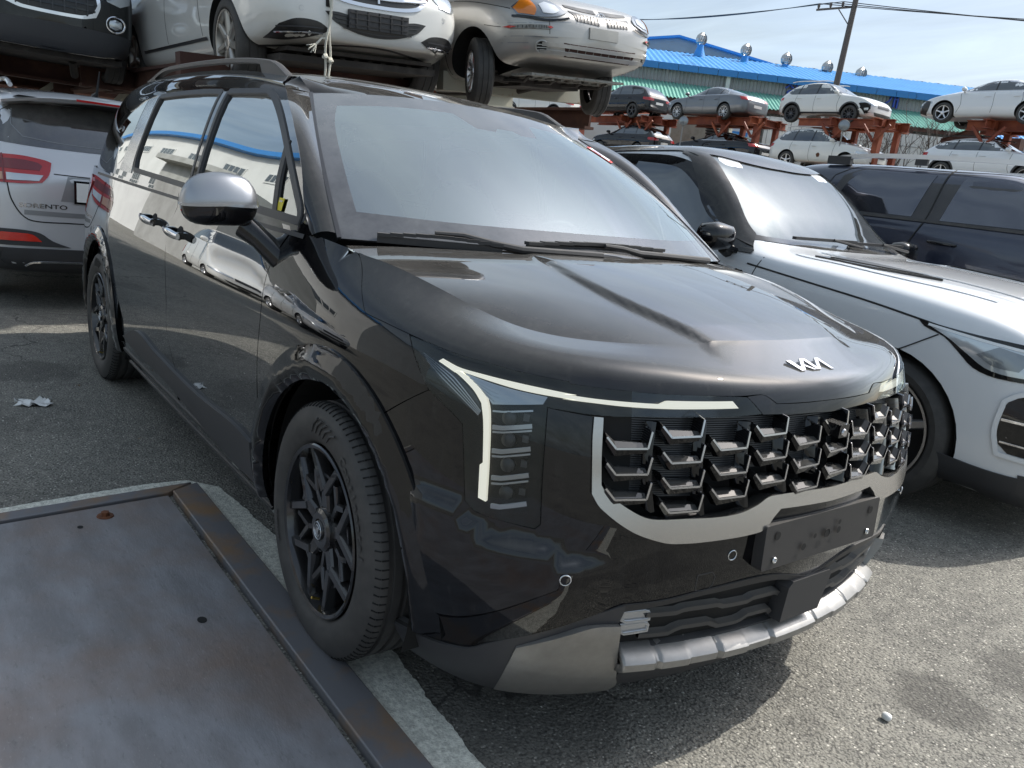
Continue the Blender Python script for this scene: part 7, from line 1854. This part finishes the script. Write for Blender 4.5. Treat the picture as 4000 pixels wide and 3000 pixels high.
farcar('white_estate', 'suv', M['white_paint'], 'white SUV with black lower trim under the rack edge, behind the silver hatchback', 'SUV', (-37.6, 27.4, 5.15), math.pi+.45, style='multi', n=12, clad=M['grey_plastic'], L=4.6, w=.93, h=1.66, wb=2.75)
farcar('black_estate', 'suv', M['dark_paint'], 'black car with a red tail lamp left of the white SUV behind the silver hatchback', 'SUV', (-41.5, 29.5, 5.2), math.pi+.2, clad=GPl)
farcar('cream_hatchback', 'suv', M['cream_paint'], 'cream hatchback with a dark windscreen low between the racks', 'hatchback', (-31.9, 25.6, 3.25), -.5, L=3.9, w=.86, h=1.5, wb=2.5, group=LT)
farcar('unseen_dark_suv', 'suv', M['dark_paint'], 'unseen dark SUV added above the white saloon to shade the ground and darken the hood reflection', 'SUV', (-4.55, 1.45, 3.72), 0, clad=GPl, L=4.5, w=.93, h=1.65, wb=2.65)  # out of frame; added to shade the ground and darken the hood reflection
farcar('unseen_grey_suv', 'suv', M['grey_paint'], 'unseen grey SUV added above the black hatchback to shade the ground beside the silver SUV', 'SUV', (-7.9, -.75, 3.72), 0, clad=GPl, L=4.4, w=.9, h=1.62, wb=2.6)  # also out of view, put in for its shadow beside the silver SUV
# ================================================================ YARD, RACKS, BUILDINGS
def stripes(name, col, col2, scale, axis=0, depth=.03, rough=.45, metal=0.):
    """corrugated sheet: a wave in the surface along one object axis"""
    m = bpy.data.materials.new(name); m.use_nodes = True; t = m.node_tree; b = t.nodes['Principled BSDF']; L = t.links.new
    b.inputs['Roughness'].default_value = rough; b.inputs['Metallic'].default_value = metal
    tc = t.nodes.new('ShaderNodeTexCoord'); n = t.nodes.new('ShaderNodeTexNoise'); n.inputs['Scale'].default_value = .8; n.inputs['Detail'].default_value = 6; L(tc.outputs['Object'], n.inputs[0])
    r = t.nodes.new('ShaderNodeMapRange'); r.inputs[1].default_value = .4; r.inputs[2].default_value = .7; L(n.outputs[0], r.inputs[0])
    x = t.nodes.new('ShaderNodeMix'); x.data_type = 'RGBA'; x.inputs[6].default_value = (*col, 1); x.inputs[7].default_value = (*col2, 1); L(r.outputs[0], x.inputs[0]); L(x.outputs[2], b.inputs['Base Color'])
    return m
M['corr_grey'] = stripes('corr_grey', (.34,.345,.35), (.28,.285,.29), 1, metal=.2)
M['corr_green'] = stripes('corr_green', (.16,.40,.32), (.20,.46,.38), 1)
M['roof_blue'] = stripes('roof_blue', (.035,.26,.62), (.045,.30,.68), 1)
M['trim_blue'] = mat('trim_blue', (.03,.20,.52), .45)
M['sign_blue'] = mat('sign_blue', (.02,.07,.42), .4)
M['wall_white'] = mat('wall_white', (.68,.68,.66), .75, var=(.4, (.60,.60,.58), .4, .7))
M['wall_grey'] = mat('wall_grey', (.40,.40,.38), .8, var=(1.2, (.30,.30,.28), .4, .7))
M['concrete_wall'] = mat('concrete_wall', (.42,.40,.33), .85, var=(1.8, (.24,.22,.17), .5, .75))
M['rack_red'] = mat('rack_red', (.20,.042,.018), .65, var=(1.5, (.34,.085,.03), .45, .65), bump=(20, .3, .01))
M['rack_dark'] = mat('rack_dark', (.055,.022,.016), .8, var=(4, (.10,.045,.028), .45, .7))
M['beam_cream'] = mat('beam_cream', (.40,.39,.32), .7, var=(3.2, (.22,.10,.035), .60, .70), bump=(40, .3, .004))
M['pole_mat'] = mat('pole_mat', (.13,.115,.11), .8)
M['wire_mat'] = mat('wire_mat', (.05,.05,.055), .6)
M['turbine'] = mat('turbine', (.52,.50,.47), .35, .8)
M['window_dark'] = mat('window_dark', (.05,.055,.06), .15, coat=.5)
M['bark'] = mat('bark', (.10,.085,.075), .9)
M['fence_grey'] = mat('fence_grey', (.30,.30,.29), .7)
def bthing(name, label, cat, group=None): return thing(name, label, cat, (0, 0, 0), group=group)
# wall frame of the blue-roofed warehouse: s along the wall, z up, o outwards
B0 = Vector((-35.587, 34.281, 0)); BD = Vector((.62838, .77791, 0)); BN = Vector((.77791, -.62838, 0))
def bp(s, z, o=0.): return B0+BD*s+BN*o+Vector((0, 0, z))
WH = bthing('warehouse', 'long warehouse of grey corrugated sheet with a bright blue metal roof behind the far rack', 'warehouse')
def corrug(fa, n, mb, amp, prof=(0, .3, .5, .8)):
    """sheet between two edge curves fa(t)->(p_top, p_bottom, normal), ribs along"""
    vs = []; fs = []; k = 0
    for i in range(n):
        for j, f in enumerate(prof):
            t = (i+f)/n; a, b, nn = fa(t); h = amp if j in (1, 2) else 0.
            vs += [a+nn*h, b+nn*h]
    a, b, nn = fa(1.); vs += [a, b]
    for i in range(len(vs)//2-1): fs.append((2*i, 2*i+1, 2*i+3, 2*i+2))
    mb.add(vs, fs)
s0, s1 = -26., 48.
w = MB(); corrug(lambda t: (bp(s0+(s1-s0)*t, 9.5), bp(s0+(s1-s0)*t, 6.0), BN), 330, w, .05); w.build('upper_wall', M['corr_grey'], WH, 0)
w = MB(); w.add([bp(s0, 0), bp(s1, 0), bp(s1, 6.2), bp(s0, 6.2)], [(0, 1, 2, 3)]); w.build('lower_wall', M['wall_grey'], WH, 0)
r = MB(); corrug(lambda t: (bp(s0+(s1-s0)*t, 9.42, .45), bp(s0+(s1-s0)*t, 11.35, -7.), Vector((0, 0, 1))), 200, r, .045)
corrug(lambda t: (bp(s0+(s1-s0)*t, 11.35, -7.), bp(s0+(s1-s0)*t, 9.3, -14.), Vector((0, 0, 1))), 60, r, .045); r.build('roof', M['roof_blue'], WH, 0)
fa = MB(); 
for i in range(62):
    a = s0+(s1-s0)*i/62; b = s0+(s1-s0)*(i+1)/62-.03; fa.bar(bp(a, 9.28, .47), bp(b, 9.28, .47), .06, .38)
fa.build('fascia', M['trim_blue'], WH, 0)
for s_ in (5.75, 28): dp_ = MB(); dp_.bar(bp(s_, 9.2, .22), bp(s_, 6., .22), .22, .16, BN); dp_.build('downpipe', M['wall_white'], WH, 0)
cl_ = MB()
for a in (-20, -8, 14, 36): cl_.bar(bp(a, 6.2, .1), bp(a, 0, .1), .4, .4, BN)
cl_.build('wall_column', M['wall_grey'], WH, 0)
def sign_char(ch, s, z, size, nm='sign_letter'):
    V_, F_ = text_mesh(ch, size, 0); f = MB(); n = len(V_)
    f.add([bp(s+v[0], z+v[1], .26) for v in V_]+[bp(s+v[0], z+v[1], .10) for v in V_], list(F_)+[tuple(n+i for i in reversed(q)) for q in F_])
    ed = {}
    for q in F_:
        for i in range(len(q)): ed[(q[i], q[(i+1) % len(q)])] = 1
    for (a, b) in ed:
        if (b, a) not in ed: f.f.append((a, n+a, n+b, b)); f.mi.append(0)
    f.build(nm, M['sign_blue'], WH, 0)
sign_char('성', 9.62, 8.85, .98); sign_char('개', 15.72, 8.85, .98)
# green corrugated awning along the wall
AW = bthing('awning', 'green corrugated lean-to roof running along the grey warehouse wall', 'awning')
g_ = MB(); corrug(lambda t: (bp(-9+33*t, 8.42, .06), bp(-9+33*t, 7.2, 3.2), Vector((0, 0, 1))), 150, g_, .06); g_.build('sheet', M['corr_green'], AW, 0)
g_ = MB(); g_.bar(bp(-9, 7.08, 3.1), bp(24, 7.08, 3.1), .12, .18); 
for k in range(12): a = -9+3*k; g_.bar(bp(a, 8.28, .1), bp(a, 7.06, 3.15), .08, .12)
for k in range(6): a = -8+6*k; g_.bar(bp(a, 7.0, 3.0), bp(a, 0, 3.0), .25, .25, BN)
g_.build('awning_frame', M['rack_dark'], AW, 0)
g_ = MB(); corrug(lambda t: (bp(19.5+8*t, 7.75, 3.0), bp(19.5+8*t, 6.9, 5.2), Vector((0, 0, 1))), 26, g_, .05); tag(g_.build('awning', M['roof_blue'], None, 0), 'blue corrugated canopy at the right end of the green lean-to roof', 'awning')
# second gabled hall behind
GH = bthing('warehouse', 'taller warehouse gable with blue edges rising behind the blue roof of the long warehouse', 'warehouse')
gp = lambda s, z, o=0: bp(s, z, -12.5+o)
w = MB(); w.add([gp(-8, 0), gp(-8, 11.4), gp(4.1, 13.35), gp(16.5, 11.4), gp(16.5, 0)], [(0, 1, 2, 3, 4)]); w.build('gable_wall', M['corr_grey'], GH, 0)
w = MB()
for a, b in (((-8.5, 11.35), (4.1, 13.45)), ((4.1, 13.45), (17, 11.35))):
    w.add([gp(a[0], a[1], .35), gp(b[0], b[1], .35), gp(b[0], b[1], -22), gp(a[0], a[1], -22), gp(a[0], a[1]-.16, .35), gp(b[0], b[1]-.16, .35), gp(b[0], b[1]-.16, -22), gp(a[0], a[1]-.16, -22)], [(0, 1, 2, 3), (4, 5, 6, 7), (0, 1, 5, 4), (2, 3, 7, 6)])
w.build('roof', M['roof_blue'], GH, 0)
def turbine(s, z, o, r=.36, lab=''):
    t = thing('roof_ventilator', lab+' round metal ventilator on the blue warehouse roof, counted from the left', 'ventilator', bp(s, z, o), group='ventilators along the warehouse roof')
    b = MB(); b.lathe([(-.75, r*1.25), (-.1, r*.62), (.06, r*.62)], 12, 'z'); b.build('base', M['roof_blue'], t, 30)
    c = MB(); prof = [(.06, r*.62), (.2, r*.95), (.42, r*1.05), (.62, r*.9), (.76, r*.5), (.80, 0)]; n = 16; vs = []; fs = []
    for k in range(n):
        for j, (zz, rr) in enumerate(prof):
            a = 2*math.pi*k/n+.25*j*.3; vs.append((rr*math.cos(a), rr*math.sin(a), zz)); a2 = a+2*math.pi/n*.8; vs.append((rr*.86*math.cos(a2), rr*.86*math.sin(a2), zz))
    m = len(prof)
    for k in range(n):
        for j in range(m-1): o_ = k*m*2; fs.append((o_+2*j, o_+2*j+1, o_+2*j+3, o_+2*j+2))
    c.add(vs, fs); c.lathe([(.72, r*.55), (.82, r*.3), (.84, 0)], 12, 'z'); c.build('rotor', M['turbine'], t, 20); return t
for (s_, z_), n_ in zip(((4.76, 11.95), (7.83, 11.6), (10.6, 11.35), (13.4, 11.15), (15.7, 11.0)), ('first', 'second', 'third', 'fourth', 'fifth')): turbine(s_, z_-.18, -6., lab=n_)
# utility pole and wires
PO = bthing('utility_pole', 'leaning concrete utility pole with a crossarm standing behind the blue roof', 'utility pole')
pb = Vector((-24.9, 38.9, 0)); ptp = Vector((-24.2, 38.4, 12.9))
p_ = MB(); p_.tube([pb, (pb+ptp)/2, ptp], .16, 12, rs=[.21, .18, .14]); p_.build('post', M['pole_mat'], PO)
ca = Vector((-25.9, 37.6, 12.15)); cbm = Vector((-24.15, 38.5, 12.35))
p_ = MB(); p_.bar(ca, cbm, .09, .09); p_.bar(Vector((-24.9, 38.1, 12.2)), pb+(ptp-pb)*.88, .05, .05)
for f in (.05, .35, .65): q = ca+(cbm-ca)*f; p_.tube([q, q+Vector((0, 0, .18)), q+Vector((0, 0, .30))], .06, 8, rs=[.03, .08, .05])
p_.build('crossarm', M['pole_mat'], PO)
def wire(a, b, sag, r=.018, label='thin black overhead power line', n=24):
    a = Vector(a); b = Vector(b); m = MB(); m.tube([a+(b-a)*i/n-Vector((0, 0, sag*4*(i/n)*(1-i/n))) for i in range(n+1)], r, 5); o = m.build('power_line', M['wire_mat'], None, 60); tag(o, label, 'power line', 'power lines strung from the utility pole'); return o
for k, f in enumerate((.05, .35, .65)):
    q = ca+(cbm-ca)*f+Vector((0, 0, .3)); wire(q, (-85-4*k, 62-3*k, 24-.5*k), 1.6, .022, ('lowest', 'middle', 'highest')[k]+' thin power line running left from the crossarm of the utility pole')
    wire(q, (18+2*k, 56+2*k, 11.9-.6*k), .9, .022, ('highest', 'middle', 'lowest')[k]+' thin power line running right from the crossarm of the utility pole')
wire((-10, 60, 20.2), (26, 52, 14.8), .6, .018, 'faint single power line high in the sky at the right')
# bare trees
def bare_tree(loc, h, label, seed, r=.16, spread=.55, depth=5):
    t = thing('bare_tree', label, 'tree', loc, group='bare winter trees'); q = random.Random(seed); tr = MB(); br = MB()
    tr.tube([(0, 0, 0), (.05*h*q.uniform(-1, 1), .03*h, h*.2), (.03*h*q.uniform(-1, 1), 0, h*.42)], r, 8, rs=[r, r*.8, r*.6])
    def grow(p, d, L, r, lev):
        n = 3; pts = [p]; 
        for i in range(n): d = (d+Vector((q.uniform(-.25, .25), q.uniform(-.25, .25), q.uniform(-.05, .2)))).normalized(); pts.append(pts[-1]+d*L/n)
        br.tube(pts, r, 4 if lev < 3 else 6, rs=[r, r*.85, r*.7, r*.5])
        if lev > 0:
            for k in range(q.choice((2, 3, 3))):
                i = q.choice((1, 2, 3)); dd = (d+Vector((q.uniform(-1, 1), q.uniform(-1, 1), q.uniform(-.1, .7)))*spread*1.5).normalized(); grow(pts[i], dd, L*q.uniform(.55, .8), r*.6, lev-1)
    top = Vector((0, 0, h*.40))
    for k in range(5): a = k*1.256+q.random(); grow(top-Vector((0, 0, h*.1*q.random())), Vector((math.cos(a)*spread, math.sin(a)*spread, 1)).normalized(), h*.27, r*.5, depth-1)
    tr.build('trunk', M['bark'], t); br.build('crown', M['bark'], t, 60); return t
bare_tree(bp(34, 0, -26), 15., 'bare leafless tree whose top shows over the blue roof', 11, .2, .5, 5)
bare_tree((-19.0, 33.2, 0), 7.6, 'bare shrub-like tree against the pale wall between the far racks', 5, .11, .75, 5)
bare_tree((-16.4, 33.8, 0), 7.2, 'second bare tree against the pale wall, nearer the red crossbeam', 8, .10, .8, 5)
# pale annex walls seen under the awning and between the decks
AN = bthing('annex_building', 'low white building with a blue band seen between the far rack decks', 'building')
w = MB(); w.add([bp(-12, 0, 3.6), bp(7.4, 0, 3.6), bp(7.4, 6.9, 3.6), bp(-12, 6.9, 3.6)], [(0, 1, 2, 3)]); w.build('wall', M['wall_white'], AN, 0)
w = MB(); w.bar(bp(3.1, 5.55, 3.9), bp(6.6, 5.55, 3.9), .3, .35); w.bar(bp(3.1, 5.15, 4.1), bp(6.6, 5.15, 4.1), .3, .22); w.build('band', M['trim_blue'], AN, 0)
w = MB()
for k in range(12): w.bar(bp(3.3+.28*k, 6.0, 3.68), bp(3.3+.28*k, 6.8, 3.68), .03, .03)
w.build('window_grid', M['fence_grey'], AN, 0)
LW = bthing('block_wall', 'pale panelled wall with a white balcony railing behind the dark saloon', 'wall')
w = MB(); w.add([bp(7.4, 0, 4.3), bp(24, 0, 4.3), bp(24, 6.7, 4.3), bp(7.4, 6.7, 4.3)], [(0, 1, 2, 3)]); w.build('wall', M['wall_white'], LW, 0)
w = MB()
for k in range(26): w.bar(bp(7.6+.62*k, 0, 4.33), bp(7.6+.62*k, 6.7, 4.33), .02, .03)
for z in (1.2, 2.4, 3.6, 4.8, 6.): w.bar(bp(7.4, z, 4.33), bp(24, z, 4.33), .02, .03)
w.build('panel_joint', M['fence_grey'], LW, 0)
w = MB(); w.bar(bp(7.3, 5.5, 5.6), bp(10.6, 5.5, 5.6), .08, .3); w.bar(bp(7.3, 6.55, 5.6), bp(10.6, 6.55, 5.6), .05, .05)
for k in range(24): w.bar(bp(7.3+.14*k, 5.5, 5.6), bp(7.3+.14*k, 6.55, 5.6), .025, .025)
w.build('balcony_railing', M['wall_white'], LW, 0)
cw_ = MB(); cw_.add([(-28.6, 30.9, 0), (-25.1, 31.4, 0), (-25.2, 31.4, 5.9), (-25.5, 31.4, 5.9), (-25.7, 31.3, 5.5), (-28.6, 30.9, 5.9)], [(0, 1, 2, 3, 4, 5)]); o = cw_.build('concrete_wall', M['concrete_wall'], None, 0); md = o.modifiers.new('s', 'SOLIDIFY'); md.thickness = .3; tag(o, 'stained pale concrete wall stub behind the nose of the grey saloon', 'wall')
cd_ = MB()
for k in range(17):
    z = 5.55-.135*k; x = -25.35+.12*math.sin(k*.25)*1.4; cd_.lathe([(-.055, .30), (-.02, .36), (.02, .36), (.055, .30)], 14, 'z', (x, 30.2, z))
tag(cd_.build('ribbed_duct', M['rubber'], None, 40), 'black ribbed rubber duct hanging down beside the grey saloon', 'duct')
# ---------- far racks: a post pair and deck beams per bay
def ibeam(mb, a, b, h=.30, w=.20, up=(0, 0, 1)):
    a = Vector(a); b = Vector(b); u = Vector(up); mb.bar(a+u*h*.5, b+u*h*.5, w, .03, up); mb.bar(a-u*h*.5, b-u*h*.5, w, .03, up); mb.bar(a, b, .03, h-.032, up)
def far_rack(x0, x1, posts, label, z=5.36, y=27.15):
    t = thing('storage_rack', label, 'steel rack', (x0, y, 0), group='rusty red steel racks of the far row'); L_ = lambda X, Y, Z: (X-x0, Y-y, Z)
    m = MB(); ibeam(m, L_(x0, y+.55, z-.20), L_(x1, y+.55, z-.20)); ibeam(m, L_(x0, y+1.6, z-.20), L_(x1, y+1.6, z-.20)); ibeam(m, L_(x0, y+.55, 3.18), L_(x1, y+.55, 3.18)); ibeam(m, L_(x0, y+1.6, 3.18), L_(x1, y+1.6, 3.18)); m.build('deck_beam', M['rack_red'], t, 0)
    for px in posts:
        m = MB(); m.bar(L_(px, y+.3, z-.1), L_(px, y+.3, 0), .22, .26, (0, 1, 0)); m.bar(L_(px, y+1.6, z-.1), L_(px, y+1.6, 0), .20, .2, (0, 1, 0)); ibeam(m, L_(px, y-.25, z-.22), L_(px, y+2.2, z-.22), .26, .22); ibeam(m, L_(px, y-.4, 3.18), L_(px, y+2.2, 3.18), .22, .2); m.build('post', M['rack_red'], t, 0)
        m = MB(); m.bar(L_(px, y-.02, z-.9), L_(px+.55, y-.02, z-.30), .09, .07, (0, 1, 0)); m.bar(L_(px, y-.02, z-.9), L_(px-.5, y-.02, z-.30), .09, .07, (0, 1, 0)); m.build('brace', M['rack_red'], t, 0)
far_rack(-43., -33.6, (-39.5, -34.8), 'rusty red rack bay carrying the white SUV at the far left', 5.1)
far_rack(-31.9, -26.3, (-28.3, -26.9), 'rusty red rack bay under the black SUV')
far_rack(-25.0, -20.3, (-22.25, -20.5), 'rusty red rack bay under the grey saloon')
far_rack(-18.7, -14.6, (-16.75, -15.0), 'rusty red rack bay under the white SUV with the smashed corner')
far_rack(-12.0, -8.0, (-11.05, -8.3), 'rusty red rack bay under the white low-roofed car')
m = MB(); ibeam(m, (-14.2, 30.6, 4.85), (-12.9, 30.6, 5.35), .3, .2); m.bar((-13.6, 30.6, 5.0), (-13.6, 30.6, 0), .35, .3, (0, 1, 0)); m.bar((-11.9, 31.5, 5.2), (-11.9, 31.5, 0), .5, .4, (0, 1, 0)); tag(m.build('steel_frame', M['rack_dark'], None, 0), 'dark brown steel frame with a tilted arm against the pale wall', 'steel frame')
for nm, c_, lb in (('flood_lamp', (-23.55, 26.2, 4.95), 'round floodlight on a thin pole below the grey saloon'), ('flood_lamp', (-16.15, 26.9, 4.98), 'round floodlight on a thin pole above the lower white SUV')):
    t = thing(nm, lb, 'floodlight', c_, (0, 0, -.9)); m = MB(); m.lathe([(-.12, .05), (-.10, .15), (.05, .21), (.06, .20)], 20, 'x'); m.build('shade', M['fence_grey'], t); m = MB(); m.lathe([(.045, .19), (.06, .12), (.065, 0)], 20, 'x'); m.build('glass', M['lamp_glass_dim'], t); m = MB(); m.tube([(-.05, 0, 0), (-.05, 0, -4.9)], .03, 6); m.build('pole', M['fence_grey'], t)
# ---------- near rack that carries the saloon and the hatchbacks
RK_ = thing('storage_rack', 'heavy two-tier steel rack holding the white saloon and silver hatchback, brown and cream paint flaking', 'steel rack', (-5, 2, 0))
def rl(x, y, z): return (x+5, y-2, z)
def rbeam(name, a, b, w, h, m, up=(0, 0, 1)):
    mb = MB(); mb.bar(rl(*a), rl(*b), w, h, up); mb.build(name, M[m], RK_, 0)
def rI(name, a, b, h, w, m, up=(0, 0, 1)):
    mb = MB(); ibeam(mb, rl(*a), rl(*b), h, w, up); mb.build(name, M[m], RK_, 0)
rbeam('cross_beam', (-4.98, 2.30, 2.255), (-4.98, 4.42, 2.415), .12, .17, 'beam_cream'); rbeam('cross_beam', (-5.25, 0., 2.0), (-5.25, 2.32, 2.14), .14, .20, 'rack_dark')
rI('cross_beam', (-8.35, -.2, 1.99), (-8.35, 4.5, 2.22), .22, .16, 'rack_dark'); rI('cross_beam', (-6.6, 2.6, 2.25), (-6.6, 4.35, 2.38), .16, .14, 'beam_cream')
for y in (.35, 2.28, 4.45): rI('side_beam', (-5.2, y, 1.98+.05*y), (-9.6, y, 1.98+.05*y), .20, .14, 'rack_dark')
for x, y, mt in ((-9.1, .50, 'beam_cream'), (-9.1, 2.5, 'rack_dark'), (-9.1, 4.5, 'rack_dark'), (-5.6, 4.55, 'rack_red'), (-5.7, 2.38, 'rack_red')): rbeam('post', (x, y, 5.2 if x < -9 else 2.1), (x, y, 0), .20, .20, mt, (0, 1, 0))
rbeam('post', (-5.35, 2.42, 2.2), (-6.3, 2.30, .9), .12, .12, 'rack_red')
for y0 in (-1.4, -.1): rbeam('post', (-10.2, y0, 5.2), (-10.2, y0, 0), .22, .22, 'rack_dark' if y0 > -1 else 'beam_cream', (0, 1, 0))
rI('side_beam', (-8.3, -1.0, 2.0), (-12.6, -1.0, 2.0), .24, .16, 'rack_dark'); rI('side_beam', (-8.3, .05, 2.0), (-12.6, .05, 2.0), .24, .16, 'rack_dark'); rI('cross_beam', (-8.75, -1.6, 2.02), (-8.75, .2, 2.02), .26, .18, 'rack_dark'); rI('cross_beam', (-11., -1.6, 2.0), (-11., 4.2, 2.0), .26, .18, 'rack_dark')
for a, b in (((-10.2, -1.4, .9), (-10.2, -.1, 2.0)), ((-10.2, -.1, 1.0), (-9.1, .5, 2.0))): rbeam('brace', a, b, .07, .07, 'beam_cream')
for y in (.75, 2.15, -1.3, -.2): rI('upper_beam', (-4.4 if y > 0 else -7.4, y, 3.80), (-10.4, y, 3.80), .2, .14, 'rack_dark')  # unseen deck, added to carry the two shading SUVs
rI('upper_beam', (-9.1, -1.6, 3.66), (-9.1, 4.5, 3.66), .22, .16, 'rack_dark')
# dark clutter wall at the back of the rack
SF = thing('scrap_fence', 'dark rusty sheet fence and stacked scrap closing the back of the near rack', 'fence', (-13, 0, 0))
m = MB(); corrug(lambda t: (Vector((0, -1.1+3.9*t, 3.5)), Vector((0, -1.1+3.9*t, 0)), Vector((1, 0, 0))), 18, m, .06); m.build('sheet', M['rack_dark'], SF, 0)
q = random.Random(2)
for k in range(16):
    m = MB(); y = q.uniform(-1.9, 1.2); z = q.uniform(.6, 2.6); m.box((.5+q.uniform(0, .6), y, z), (q.uniform(.2, .5), q.uniform(.15, .5), q.uniform(.15, .6))); m.build('scrap_block', q.choice([M['beam_cream'], M['rack_red'], M['rack_dark'], M['wall_grey'], M['concrete_wall']]), SF, 0)
# ---------- behind and beside the photographer: the white factory the van's windows mirror
FW = bthing('factory', 'white factory hall with blue eaves across the yard, mirrored in the minivan glass', 'factory')
yf_ = -13.0
def fp(x, z, o=0.): return (x, yf_+o, z)
w = MB(); w.add([fp(-95, 0), fp(-16, 0), fp(-16, 9.2), fp(-95, 9.2)], [(0, 1, 2, 3)]); w.add([(-16, yf_, 0), (-16, yf_-20, 0), (-16, yf_-20, 9.2), (-16, yf_-10, 11.5), (-16, yf_, 9.2)], [(0, 1, 2, 3, 4)]); w.build('wall', M['wall_white'], FW, 0)
w = MB(); w.bar(fp(-95, 9.3, .2), fp(-15.8, 9.3, .2), .5, .45); w.add([fp(-95, 9.4, .3), fp(-15.8, 9.4, .3), (-15.8, yf_-10, 11.6), (-95, yf_-10, 11.6)], [(0, 1, 2, 3)]); w.build('roof', M['trim_blue'], FW, 0)
for row, z in enumerate((4.0, 7.2)):
    for k in range(9):
        x = -22-7.6*k-(2.2 if row else 0)
        m = MB(); m.box(fp(x, z, .03), (3.6, .06, .95)); o = m.build('window', M['wall_white'], FW, 0); m2 = MB()
        for j in range(4): m2.box(fp(x-1.31+.875*j, z, .05), (.72, .06, .66))
        m2.build('pane', M['window_dark'], o, 0)
m = MB(); m.box((-24, -9.2, 1.9), (9, 4, 3.8)); m.box((-24, -7.0, 3.9), (9.4, .5, .3)); o = m.build('workshop_shed', M['wall_grey'], None, 0); tag(o, 'low grey workshop shed in front of the white factory', 'shed')
farcar('parked_car', 'sedan', M['silver_paint'], 'silver saloon parked across the lane facing the minivan flank', 'saloon car', (-9.5, -6.4, 0), .2, group='cars parked across the lane')
farcar('parked_suv', 'suv', M['white_paint'], 'white SUV parked across the lane beyond the silver saloon', 'SUV', (-15.5, -6.8, 0), .1, group='cars parked across the lane')
